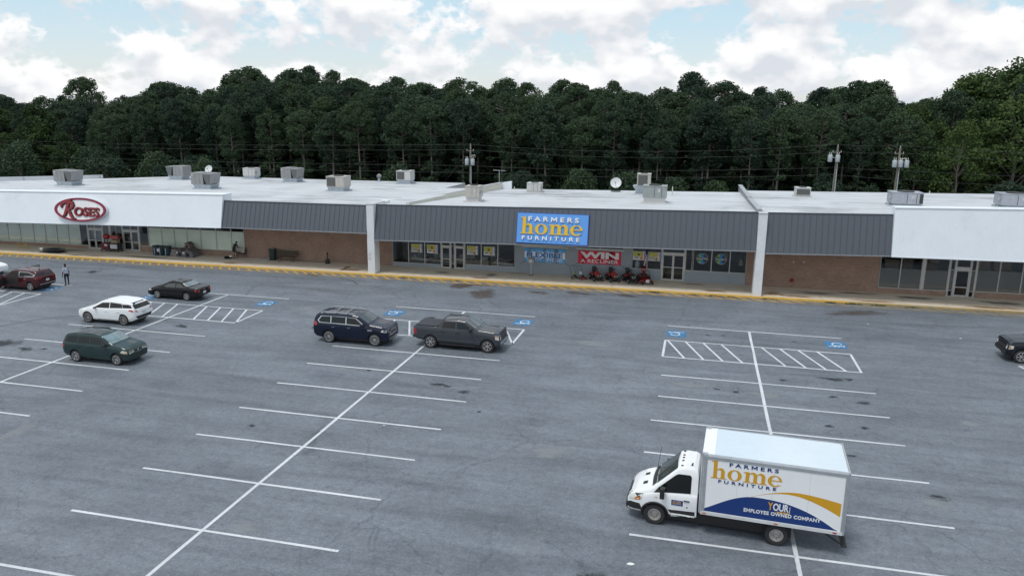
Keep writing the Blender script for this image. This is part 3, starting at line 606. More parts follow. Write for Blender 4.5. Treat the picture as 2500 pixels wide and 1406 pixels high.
    def window(s, ua, ub, z0, z1f, glass=None, fr=.055, paper=None, v=VW):
        """frame mesh with its pane as child"""
        f = z1f if callable(z1f) else (lambda u: z1f); mb = MB(); a, b = ua+.002, ub-.002
        mb.box(a, b, v-.04, v+.06, z0, z0+fr); tilt_box(mb, a, a+fr/2+.01, v-.037, v+.057, z0+fr, lambda u: f(u)-.02); tilt_box(mb, b-fr/2-.01, b, v-.037, v+.057, z0+fr, lambda u: f(u)-.02)
        w = s.part(mb, 'window', M_ALU); g = MB(); x0, x1 = a+fr/2+.012, b-fr/2-.012
        g.hexa([(x0, v, z0+fr+.002), (x1, v, z0+fr+.002), (x1, v+.012, z0+fr+.002), (x0, v+.012, z0+fr+.002), (x0, v, f(x0)-.021), (x1, v, f(x1)-.021), (x1, v+.012, f(x1)-.021), (x0, v+.012, f(x0)-.021)])
        s.part(g, 'pane', glass or (M_PGLASS if paper and paper[1] is M_PAPER else M_GLASS), w)
        if paper:
            zt, pm = paper; p = MB(); p.box(x0, x1, v+.03, v+.045, z0+fr, zt); s.part(p, 'window_paper', pm, w)
        return w
    def door(s, ua, ub, z0, z1, mid=None, v=VW, hs=1):
        mb = MB(); fr = .09; a, b = ua+.004, ub-.004
        mb.box(a, b, v-.035, v+.035, z0, z0+.16); mb.box(a, b, v-.035, v+.035, z1-fr, z1)
        mb.box(a, a+fr, v-.034, v+.034, z0+.16, z1-fr); mb.box(b-fr, b, v-.034, v+.034, z0+.16, z1-fr)
        m = mid or z0+(z1-z0)*.45; mb.box(a+fr, b-fr, v-.03, v+.03, m-.035, m+.035)
        d = s.part(mb, 'door', M_ALU)
        for q0, q1 in ((z0+.16, m-.035), (m+.035, z1-fr)): s.part(MB().box(a+fr, b-fr, v-.006, v+.006, q0, q1), 'pane', M_GLASS, d)
        hx = b-fr/2 if hs > 0 else a+fr/2; s.part(MB().box(hx-.02, hx+.02, v-.09, v-.036, m+.05, m+.35), 'handle', M_ALU, d)
        return d
    def frame_bar(s, ua, ub, z0, z1, v=VW, name='door_frame'): return s.part(MB().box(ua, ub, v-.05, v+.06, z0, z1), name, M_ALU)

# ---- left shop -------------------------------------------------------------
lipRw, topRw = lin(-66.5, 3.22, -42.25, 3.68), lin(-66.8, 6.10, -42.2, 6.56)
lipRg, topRg = lin(-42.25, 3.68, -27.9, 3.76), lin(-42.25, 6.02, -28, 6.10)
lipR = lambda u: lipRw(u) if u < -42.25 else lipRg(u)
RO = Store('discount_store', 'long white and grey discount store with brown brick wall on the left', -100, -28.15, 33.5, lipR, lambda u: 6.10+(u+28)*.013)
RO.shell([(-100, .9), (-28.15, .9), (-28.15, 32.2), (-45, 33.4), (-69, 36.8), (-88, 19.0), (-100, 16)])
RO.white_fascia(-100, -42.25, lipRw, topRw, .02, .70, 2.1)
RO.mansard(-42.22, -28.10, lipRg, topRg)
zlw = lambda u: lipR(u)+.01
uA = [-100, -98.4, -96.8, -95.2, -93.6, -92, -90.4, -88.8, -87.2, -85.6, -84, -82.4, -80.8, -79.2, -77.6, -76, -74.4, -72.8, -71.3, -69.85, -68.35, -66.7, -65.25, -63.85, -62.45, -61.05]
for a, b in zip(uA[:-1], uA[1:]): RO.window(a, b, .47, zlw, paper=(lipR(a)-.55, M_PAPER))
RO.wall(-99.8, -60.2, .0, .465, M_BRICK)
RO.window(-61.04, -60.16, .47, zlw)
for ua, um, ub in ((-60.14, -59.27, -58.36), (-56.05, -55.08, -54.16)):
    RO.frame_bar(ua-.02, ua+.07, .15, 3.2); RO.frame_bar(ub-.07, ub+.02, .15, 3.2); RO.frame_bar(ua+.07, ub-.07, 2.15, 2.27)
    RO.door(ua+.07, um, .16, 2.15, hs=1); RO.door(um, ub-.07, .16, 2.15, hs=-1)
    RO.window(ua+.08, um-.01, 2.27, zlw); RO.window(um+.01, ub-.08, 2.27, zlw)
RO.wall(-58.33, -56.08, 0, .75, mat('pale_blue_panel', (.42, .48, .52), .7))
for a, b in ((-58.33, -57.6), (-57.4, -56.8), (-56.75, -56.08)): RO.window(a, b, .76, zlw)
RO.frame_bar(-57.58, -57.42, .76, 3.3, name='steel_post')
RO.wall(-54.13, -53.1, 0, .70, M_BRICK); RO.window(-54.12, -53.1, .71, zlw)
uB = [-53.08, -51.62, -50.19, -48.77, -47.25, -45.56, -43.91, -42.5]
for a, b in zip(uB[:-1], uB[1:]): RO.window(a, b, .72, zlw, paper=(2.62, M_PAPER))
RO.wall(-53.08, -42.5, 0, .715, M_BRICK); RO.wall(-42.49, -28.15, 0, lambda u: lipR(u)+.02, M_BRICK)
# raised parapet on the rear edge
mb = MB(); mb.hexa([(-88, 19.0, 4.3), (-78, 28.4, 4.5), (-78.3, 28.7, 4.5), (-88.3, 19.3, 4.3), (-88, 19.0, 5.35), (-78, 28.4, 5.25), (-78.3, 28.7, 5.25), (-88.3, 19.3, 5.35)]); RO.part(mb, 'parapet', M_ROOF)

# ---- middle shop -----------------------------------------------------------
lipF, topF = lin(-27.25, 3.20, 4.46, 3.78), lin(-27.25, 6.20, 4.33, 6.75)
FA = Store('furniture_store', 'grey panelled furniture store between two white piers, showroom windows below', -28.145, 4.995, 22.6, lipF, topF)
FA.shell(); FA.mansard(-27.40, 4.70, lipF, topF)
zf = lambda u: lipF(u)+.01
FA.wall(-28.14, -27.3, 0, zf, M_BRICK)
FA.wall(-27.29, -22.56, 0, .46, M_SIDING, name='siding_wall')
for a, b in zip([-27.28, -25.71, -24.13], [-25.71, -24.13, -22.57]): FA.window(a, b, .47, zf)
for ua, ub in ((-22.55, -21.62), (-21.28, -20.31)):
    FA.frame_bar(ua-.01, ua+.06, .15, 2.85); FA.frame_bar(ub-.06, ub+.01, .15, 2.85); FA.frame_bar(ua+.06, ub-.06, 2.16, 2.26)
    FA.door(ua+.06, ub-.06, .16, 2.16); FA.window(ua+.07, ub-.07, 2.26, zf)
FA.window(-21.60, -21.30, .16, .62); FA.window(-21.60, -21.30, .63, 2.2); FA.window(-21.60, -21.30, 2.21, zf)
FA.wall(-20.28, -15.6, 0, .60, M_SIDING, name='siding_wall')
for a, b in zip([-20.29, -18.75, -17.2], [-18.75, -17.2, -15.62]): FA.window(a, b, .61, zf)
FA.siding(-15.60, -5.20, 0, 2.62)
FA.siding(-15.60, -14.97, 2.62, zf); FA.siding(-10.82, -10.10, 2.62, zf); FA.siding(-5.90, -5.2, 2.62, zf)
for a, b in ((-14.96, -12.9), (-12.89, -10.83), (-10.09, -8.0), (-7.99, -5.91)): FA.window(a, b, 2.63, zf)
for a, b in ((-15.02, -10.78), (-10.14, -5.87)): FA.frame_bar(a, b, 2.54, 2.625, VW-.01, 'ledge')
FA.siding(-5.18, -2.68, 0, 1.06)
for a, b in ((-5.18, -3.90), (-3.88, -2.68)): FA.window(a, b, 1.07, zf)
FA.frame_bar(-2.67, -2.58, .15, 3.5); FA.frame_bar(-.74, -.64, .15, 3.5); FA.frame_bar(-2.58, -.74, 2.47, 2.60)
FA.door(-2.58, -1.66, .17, 2.47, 1.35, hs=1); FA.door(-1.66, -.74, .17, 2.47, 1.35, hs=-1); FA.window(-2.57, -.75, 2.6, zf)
FA.siding(-.63, 4.40, 0, 1.12)
for a, b in ((-.63, -.06), (.0, 1.53), (1.53, 3.04), (3.04, 4.40)): FA.window(a, b, 1.13, zf)
FA.wall(4.42, 4.99, 0, zf, M_BRICK)
# cross parapet to the left shop, stepping up at the back
cream = mat('cream_parapet', (.60, .59, .50), .8, var=.06, grime=((.42, .42, .36), .8, .55, .4))
for k, (v0, v1, h0, h1) in enumerate(((2.4, 9, .18, .30), (9, 16, .45, .55), (16, 22.1, .60, .70))):
    # follows the party wall, set back from the front
    ua, ub = -25.7+v0*.20, -25.7+v1*.20; w = .28
    if k == 3: ua, ub = -21.28, -20.2
    zb0 = 5.2
    mb = MB(); mb.hexa([(ua, v0, zb0), (ua+w, v0, zb0), (ub+w, v1-.003, zb0), (ub, v1-.003, zb0), (ua, v0, FA.roofz(ua, v0)+h0), (ua+w, v0, FA.roofz(ua, v0)+h0), (ub+w, v1-.003, FA.roofz(ub, v1)+h1), (ub, v1-.003, FA.roofz(ub, v1)+h1)]); FA.part(mb, 'parapet', cream if k < 3 else M_WHITEP)
    cp = MB(); cp.hexa([(ua-.05, v0, FA.roofz(ua, v0)+h0+.002), (ua+w+.05, v0, FA.roofz(ua, v0)+h0+.002), (ub+w+.05, v1-.003, FA.roofz(ub, v1)+h1+.002), (ub-.05, v1-.003, FA.roofz(ub, v1)+h1+.002), (ua-.05, v0, FA.roofz(ua, v0)+h0+.06), (ua+w+.05, v0, FA.roofz(ua, v0)+h0+.06), (ub+w+.05, v1-.003, FA.roofz(ub, v1)+h1+.06), (ub-.05, v1-.003, FA.roofz(ub, v1)+h1+.06)]); FA.part(cp, 'coping', M_ROOF)

mb = MB(); mb.hexa([(-21.15, 22.2, 5.2), (-19.95, 22.2, 5.2), (-19.95, 22.5, 5.2), (-21.15, 22.5, 5.2), (-21.15, 22.2, FA.roofz(-21, 22)+.70), (-19.95, 22.2, FA.roofz(-21, 22)+.90), (-19.95, 22.5, FA.roofz(-21, 22)+.90), (-21.15, 22.5, FA.roofz(-21, 22)+.70)]); FA.part(mb, 'parapet', M_WHITEP)
# ---- right shop ------------------------------------------------------------
lipVg, topVg = lin(5.0, 3.64, 14.6, 3.90), lin(5.0, 6.74, 14.5, 6.95)
lipVw, topVw = lin(14.65, 3.90, 23.7, 3.97), lin(14.5, 7.50, 23.4, 7.70)
lipV = lambda u: lipVg(u) if u < 14.6 else lipVw(u)
VA = Store('vacant_store', 'vacant store with papered windows under a tall white fascia on the right', 5.0, 60, 25.3, lipV, lambda u: 6.75+(u-5)*.018)
VA.shell(); VA.mansard(5.40, 14.56, lipVg, topVg); VA.white_fascia(14.58, 60, lipVw, topVw, .02, .55, 1.6)
zv = lambda u: lipV(u)+.01
VA.wall(5.0, 14.86, 0, lambda u: lipV(u)+.02, M_BRICK); VA.wall(14.87, 20.02, 0, .565, M_BRICK); VA.wall(22.08, 59.78, 0, .64, M_BRICK)
for a, b in ((14.88, 16.45), (16.45, 18.04), (18.28, 20.02)): VA.window(a, b, .57, zv, paper=(2.22, M_BROWNP))
VA.frame_bar(18.05, 18.27, .57, 3.9, name='steel_post')
VA.frame_bar(20.03, 20.12, .15, 3.9); VA.frame_bar(22.0, 22.08, .15, 3.9); VA.frame_bar(20.46, 20.54, .15, 3.9); VA.frame_bar(21.58, 21.66, .15, 3.9); VA.frame_bar(20.54, 21.58, 2.36, 2.56)
VA.door(20.54, 21.58, .16, 2.36, .95)
for a, b in ((20.12, 20.46), (21.66, 22.0)):
    VA.window(a, b, .16, .62); VA.window(a, b, .63, 2.3, paper=(2.25, M_BROWNP)); VA.window(a, b, 2.32, zv)
VA.window(20.55, 21.57, 2.56, zv)
u = 22.09
while u < 58: VA.window(u, u+1.62, .65, zv, paper=(2.40, M_BROWNP)); u += 1.63
# parapet between the middle and right shops: dark metal capped
for (v0, v1, h0, h1) in ((1.3, 11.5, .28, .32), (11.5, 24.6, .42, .60)):
    ua, w = 4.70, .26; gz = lambda v: VA.roofz(5, v)
    mb = MB(); mb.hexa([(ua, v0, 5.9), (ua+w, v0, 5.9), (ua+w, v1-.003, 5.9), (ua, v1-.003, 5.9), (ua, v0, gz(v0)+h0), (ua+w, v0, gz(v0)+h0), (ua+w, v1-.003, gz(v1)+h1), (ua, v1-.003, gz(v1)+h1)]); VA.part(mb, 'parapet', mat('grey_roofing_felt', (.27, .28, .29), .8, var=.2, vscale=2))
    mb = MB(); mb.hexa([(ua-.06, v0, gz(v0)+h0+.002), (ua+w+.1, v0, gz(v0)+h0+.002), (ua+w+.1, v1-.003, gz(v1)+h1+.002), (ua-.06, v1-.003, gz(v1)+h1+.002), (ua-.06, v0, gz(v0)+h0+.07), (ua+w+.1, v0, gz(v0)+h0+.07), (ua+w+.1, v1-.003, gz(v1)+h1+.07), (ua-.06, v1-.003, gz(v1)+h1+.07)]); VA.part(mb, 'coping', mat('galvanised_coping', (.42, .44, .46), .5, .3, var=.2, vscale=2))

def pier(label, u0, u1, h, v0=.2, depth=1.15):
    t = bthing('brick_pier', label, 'pier', (u0+u1)/2, v0, .15, group='white piers between the shops')
    w = u1-u0; MB().box(-w/2, w/2, 0, depth, 0, h).build('shaft', M_WBRICK, t)
    MB().box(-w/2-.02, w/2+.02, -.02, depth+1.6, h, h+.07).build('cap', M_ROOF, t)
    MB().box(-w/2, w/2, depth, depth+2.85, 3.7, h).build('wing_wall', M_WBRICK, t)
    return t
p1 = pier('white brick pier with two small notices between discount store and furniture store', -28.08, -27.42, 6.12)
for z in (1.25, 1.62): MB().box(-.25, .0, -.012, -.002, z, z+.26).build('notice', mat('faded_notice', (.62, .56, .55), .8, var=.2, vscale=20), p1)
pier('plain white brick pier between furniture store and vacant store', 4.72, 5.38, 6.58)
# ------------------------------------------------------------------ rooftop plant
M_UNIT = mat('rooftop_unit_grey', (.27, .275, .275), .55, .2, var=.10, vscale=1.5, grime=((.25, .22, .18), 1.2, .60, .5))
M_UNITB = mat('rooftop_unit_beige', (.44, .42, .385), .6, .0, var=.08, grime=((.3, .26, .2), 1.2, .60, .5))
M_UNITW = mat('rooftop_unit_white', (.52, .52, .51), .6, .0, var=.08, grime=((.35, .30, .24), 1.2, .58, .6))
M_GALV = mat('galvanised_curb', (.42, .47, .51), .45, .4, var=.12, vscale=4)
M_COIL = mat('dark_coil_grille', (.06, .06, .058), .7, .3, var=.2, vscale=12)
M_DARK = mat('dark_joint_and_shade', (.02, .02, .02), .9)  # dark joints, plus the shade of gaps and doorways as flat colour
M_RUST = mat('rusty_steel', (.16, .10, .06), .9, var=.3, vscale=6)
def louvres(x0, x1, y, z0, z1, n=9):
    mb = MB(); h = (z1-z0)/n
    for i in range(n): mb.hexa([(x0, y-.03, z0+h*i), (x1, y-.03, z0+h*i), (x1, y, z0+h*i+.01), (x0, y, z0+h*i+.01), (x0, y-.012, z0+h*i+h*.75), (x1, y-.012, z0+h*i+h*.75), (x1, y+.0, z0+h*i+h*.8), (x0, y, z0+h*i+h*.8)])
    return mb
def curb(t, w, d, h, flare=.18, m=None):
    mb = MB(); mb.hexa([(-w/2, -d/2, 0), (w/2, -d/2, 0), (w/2, d/2, 0), (-w/2, d/2, 0)]+[(-w/2-flare, -d/2-flare*.6, h), (w/2+flare, -d/2-flare*.6, h), (w/2+flare, d/2+flare*.6, h), (-w/2-flare, d/2+flare*.6, h)])
    mb.box(-w/2-.25, w/2+.25, -d/2-.2, d/2+.2, -.12, .03); mb.build('curb', m or M_GALV, t)
def hood_unit(label, st, u, v, w=3.0, flip=1, s=1.):
    t = bthing('rooftop_unit', label, 'air conditioner', u, v+.9, st.roofz(u, v+.9)+.09, group='rooftop air conditioning units'); d = 1.9; t.scale = (s*flip, s, s)
    curb(t, w*.72, d*.85, .45); z0, z1 = .452, 1.75; x0, x1 = -w/2, w/2
    MB().box(x0, x0+w*.60, -d/2, d/2, z0, z1).build('cabinet', M_UNIT, t, bevel=.02)
    a, b = x0+w*.605, x1
    mb = MB(); mb.hexa([(a+w*.12, -d/2+.02, z0+.05), (b-w*.10, -d/2+.02, z0+.05), (b-w*.10, d/2-.02, z0+.05), (a+w*.12, d/2-.02, z0+.05), (a, -d/2-.12, z1-.06), (b, -d/2-.12, z1-.06), (b, d/2, z1-.06), (a, d/2, z1-.06)]); mb.build('intake_hood', M_UNIT, t)
    MB().add([(a, -d/2-.10, z1-.1), (a, -d/2-.02, z0+.05), (a+w*.12, -d/2-.02, z0+.05)], [(0, 1, 2)]).build('hood_gap_shade', M_DARK, t)  # dark triangle painted for the shade in the gap beside the hood
    gb = MB(); gb.quad((a+w*.14, -d/2-.02, z0+.12), (b-w*.11, -d/2-.02, z0+.12), (b-.06, -d/2-.135, z1-.16), (a+.06, -d/2-.135, z1-.16)); gb.build('filter_grille', mat('filter_mesh', (.15, .155, .16), .7, .3, var=.15, vscale=14), t)
    MB().box(x0+w*.2, x0+w*.205, -d/2-.008, -d/2-.001, z0+.05, z1-.05).box(x0+w*.42, x0+w*.425, -d/2-.008, -d/2-.001, z0+.05, z1-.05).build('panel_joints', M_DARK, t)
    MB().box(x0+w*.05, x0+w*.1, -d/2-.012, -d/2-.001, z1-.35, z1-.15).build('data_plate', M_UNITW, t)
    return t
def box_unit(label, st, u, v, w, d, h, m, ch=.35, cm=None, grille=None, flare=.08, tall=0., extras=None):
    z = st.roofz(u, v+d/2)+.09
    t = bthing('rooftop_unit', label, 'air conditioner', u, v+d/2, z, group='rooftop air conditioning units')
    curb(t, w*.86, d*.86, ch+tall, flare, cm); z0 = ch+tall+.002; z1 = z0+h
    MB().box(-w/2, w/2, -d/2, d/2, z0, z1).build('cabinet', m, t, bevel=.02)
    MB().box(-w/2-.03, w/2+.03, -d/2-.03, d/2+.03, z1+.001, z1+.05).build('lid', m, t)
    if grille:
        a, b = grille; MB().box(-w/2+w*a, -w/2+w*b, -d/2-.016, -d/2-.002, z0+.1, z1-.08).build('coil', M_COIL, t); louvres(-w/2+w*a, -w/2+w*b, -d/2-.017, z0+.1, z1-.08).build('louvre', mat('louvre_grey', (.13, .13, .125), .6, .3), t)
    else:
        MB().box(-w*.02, -w*.005, -d/2-.008, -d/2-.001, z0+.05, z1-.05).box(w*.28, w*.295, -d/2-.008, -d/2-.001, z0+.05, z1-.05).build('panel_joints', M_DARK, t)
        MB().box(w*.12, w*.22, -d/2-.012, -d/2-.001, z0+h*.5, z0+h*.8).build('data_plate', M_UNITW, t)
    MB().lathe([(.0, z1+.052), (w*.26, z1+.052), (w*.28, z1+.12), (w*.24, z1+.12), (0., z1+.075)], 16).build('fan_guard', M_COIL, t)
    if extras:
        MB().tube([(w/2+.03, -d/2+.2, z0+h*.4), (w/2+.16, -d/2+.1, z0+h*.35), (w/2+.16, -d/2+.1, .0)], .035, 6).build('conduit', M_GALV, t)
        MB().box(w/2+.002, w/2+.14, -d/2+.12, -d/2+.4, z0+h*.3, z0+h*.6).build('disconnect_box', mat('meter_grey', (.3, .31, .32), .5, .3), t)
    return t
hood_unit('grey rooftop unit with intake hood, leftmost above the oval sign', RO, -72.6, 15.5, 2.6)
hood_unit('grey rooftop unit near the rear parapet with its hood turned left', RO, -66.8, 28.2, 2.45, -1)
hood_unit('grey rooftop unit with right-hand hood on flared curb beside a dish', RO, -54.0, 15.0, 2.6)
box_unit('small pale rooftop unit by the trees at the rear edge of the discount store', RO, -58.3, 32.0, 1.75, 1.5, 1.0, M_UNITW, .35, extras=1)
hood_unit('grey hooded rooftop unit right of the small pale unit', RO, -49.9, 27.5, 2.35)
box_unit('beige rooftop unit with dark coil face above the grey fascia', RO, -38.2, 15.7, 2.05, 1.9, 1.1, M_UNITB, .4, grille=(.04, .52))
box_unit('white rooftop unit with dark coil near the rear edge behind the round vent', RO, -35.0, 28.3, 1.8, 1.7, 1.1, M_UNITW, .4, grille=(.05, .58))
box_unit('beige cube rooftop unit standing behind the left end of grey fascia', FA, -20.1, 6.0, 1.35, 1.4, 1.0, M_UNITB, .35, M_UNITW, extras=1, flare=.0)
box_unit('low white rooftop unit at the rear edge of the furniture store', FA, -16.6, 17.9, 1.5, 1.3, .82, M_UNITW, .06, M_UNITW, extras=1, flare=.02)
box_unit('tall beige rooftop unit on a broad duct curb behind the grey cabinet', FA, -5.15, 18.0, 1.35, 1.5, 1.2, M_UNITB, .5, M_GALV, grille=(.08, .78), flare=.5, tall=.25)
box_unit('green grey rooftop cabinet on a white curb above the furniture store doors', FA, -3.65, 7.9, 2.1, 1.6, 1.0, mat('rooftop_unit_green_grey', (.30, .33, .32), .5, .2, var=.08), .45, M_UNITW, flare=.1)
box_unit('low rooftop unit with dark face behind the second white pier', VA, 10.4, 17.8, 1.4, 1.3, .72, M_UNITW, .06, M_UNITW, grille=(.06, .94), flare=.02)
for lab, uu in (('wide silver rooftop unit at the left end of the white fascia', 17.75), ('wide silver rooftop unit at the right edge of the picture', 26.3)):
    t = box_unit(lab, VA, uu, 9.6, 2.5, 1.8, .95, mat('silver_unit', (.40, .42, .46), .4, .35, var=.1), .12, flare=.0, extras=0)
    MB().box(.95, 1.22, -.93, -.905, .2, 1.0).build('coil', M_COIL, t); MB().tube([(-1.3, -.5, .7), (-1.42, -.6, .6), (-1.42, -.6, 0)], .06, 6).build('conduit', M_GALV, t)

def dish(label, st, u, v, r, h, mount=True, face=0.):
    z = st.roofz(u, v); t = bthing('satellite_dish', label, 'satellite dish', u, v, z+.06, face, group='rooftop dishes')
    prof = [(r*k/8, r*.28*(k/8)**2) for k in range(9)]; prof = prof+[(q[0], q[1]-.03) for q in prof[::-1]]
    d = MB().lathe(prof, 24, 'y'); m = Matrix.Rotation(R(-25), 3, 'X')
    d.v = [tuple(m @ Vector((x, -y, zz))+Vector((0, 0, h))) for x, y, zz in d.v]; d.build('reflector', mat('dish_white', (.62, .63, .64), .5, var=.08), t, smooth=40)
    mm = mat('dish_steel', (.12, .12, .12), .5, .6)
    MB().tube([(0, .1, 0), (0, .12, h*.6), (0, .05, h)], .035, 6).build('mast', mm, t)
    tip = m @ Vector((0, -r*.9, -r*.15))+Vector((0, 0, h)); MB().tube([(0, .02, h-r*.9), tuple(tip)], .02, 6).build('feed_arm', mm, t); MB().cbox(tip, (.1, .12, .1)).build('feed_horn', mm, t)
    MB().box(-.5, .5, -.35, .35, 0, .05).build('ballast_frame', mm, t)
dish('grey dish peeping over the hooded rooftop unit', RO, -66.2, 35.0, .55, 1.0)
dish('white dish on a dark ballast frame at the rear of the furniture store roof', FA, -8.2, 20.8, .58, .85)
def vent(label, st, u, v):
    t = bthing('turbine_vent', label, 'roof vent', u, v, st.roofz(u, v)); MB().cyl((0, 0, -.05), .16, .45, 12).build('stack', M_GALV, t)
    mb = MB()
    for k in range(16):
        a = k*math.pi/8; p = []
        for j in range(7): f = math.pi*j/6; p.append((.32*math.sin(f)*math.cos(a+.3*j/6)*1.0, .32*math.sin(f)*math.sin(a+.3*j/6), .72-.30*math.cos(f)))
        for j in range(6):
            q, q2 = Vector(p[j]), Vector(p[j+1]); s = Vector((-math.sin(a), math.cos(a), 0))*.05
            mb.quad(tuple(q-s), tuple(q+s), tuple(q2+s), tuple(q2-s))
    mb.build('turbine', M_UNIT, t); return t
vent('round turbine vent at the rear of the discount store roof', RO, -39.6, 31.8)
t = bthing('tv_antenna', 'old television antenna on a mast at the parapet step', 'antenna', -21.6, 23.2, FA.roofz(-21.6, 22))
MB().tube([(0, 0, -.1), (0, 0, 2.0)], .03, 6).build('mast', M_GALV, t)
mb = MB(); mb.tube([(-.7, 0, 2.0), (.7, .1, 1.95)], .015, 5)
for k in range(7): x = -.6+.2*k; w = .45-.04*k; mb.tube([(x, -w, 1.99), (x, w, 1.99)], .012, 5)
mb.build('boom', M_GALV, t)
for lab, st, u, v, h in (('thin vent pipe behind the green grey rooftop cabinet', FA, -2.2, 16.5, 1.0), ('short yellow vent pipe at the end of the white parapet', FA, -19.4, 21.2, .4), ('tiny white vent at the rear edge of the vacant store', VA, 23.6, 24.2, .35)):
    t = bthing('vent_pipe', lab, 'pipe', u, v, st.roofz(u, v)); MB().cyl((0, 0, -.05), .05, h, 10).build('pipe', mat('pale_pipe', (.55, .53, .42), .7), t); MB().lathe([(.05, -.02), (.14, 0), (.12, .04), (.05, .12)], 12).build('boot', M_ROOF, t)

# ------------------------------------------------------------------ signs and banners
def logo(parent, origin, xd, yd, w, h, m_small, m_home, depth, span=((.163, .722, .70, .155), (.06, .30, .86, .565), (.085, .115, .80, .13))):
    """the three-line shop name set inside a w x h field whose lower left is origin"""
    O, X, Y = Vector(origin), Vector(xd).normalized(), Vector(yd).normalized(); Z = X.cross(Y)
    def at(fx, fy): return O+X*(fx*w)+Y*(fy*h)
    a, b, c = span
    letters('FARMERS', a[2]*w, a[3]*h, m_small, parent, at(a[0], a[1])+Z*depth, X, Y, .028, 1.55, depth)
    for mb in home_mesh(1.):
        mb.v = [(x*b[2]*w, y*b[3]*h, z*depth*1.6) for x, y, z in mb.v]; place(mb.build('home_letter', m_home, parent), at(b[0], b[1])+Z*.002, X, Y)
    letters('FURNITURE', c[2]*w, c[3]*h, m_small, parent, at(c[0], c[1])+Z*depth, X, Y, .028, 1.75, depth)
def shop_sign():
    u0, u1, z0, z1 = -14.68, -8.62, 3.58, 6.14; t = bthing('store_sign', 'blue FARMERS home FURNITURE sign board on the grey fascia', 'sign', -11.65, .05, 3.58)
    w, h = u1-u0, z1-z0; lean = Vector((0, .56, z1-z0)).normalized()
    m = Matrix((Vector((1, 0, 0)), Vector((1, 0, 0)).cross(lean)*-1, lean)).transposed()
    def X(v): return tuple(m @ Vector(v))
    mb = MB(); mb.box(-w/2, w/2, -.02, .22, 0, h); mb.v = [X(v) for v in mb.v]; mb.build('cabinet', mat('sign_blue_side', (.02, .09, .36), .5), t, bevel=.01)
    mb = MB(); mb.box(-w/2+.05, w/2-.05, -.032, -.0205, .05, h-.05); mb.v = [X(v) for v in mb.v]; mb.build('face', mat('sign_blue_face', (.11, .32, .74), .45, var=.03, vscale=.7), t)
    o = X((-w/2, -.033, 0)); logo(t, o, (1, 0, 0), lean, w, h, mat('sign_white', (.78, .78, .78), .5), mat('sign_yellow', (.78, .47, .01), .5, var=.03), .05)
shop_sign()
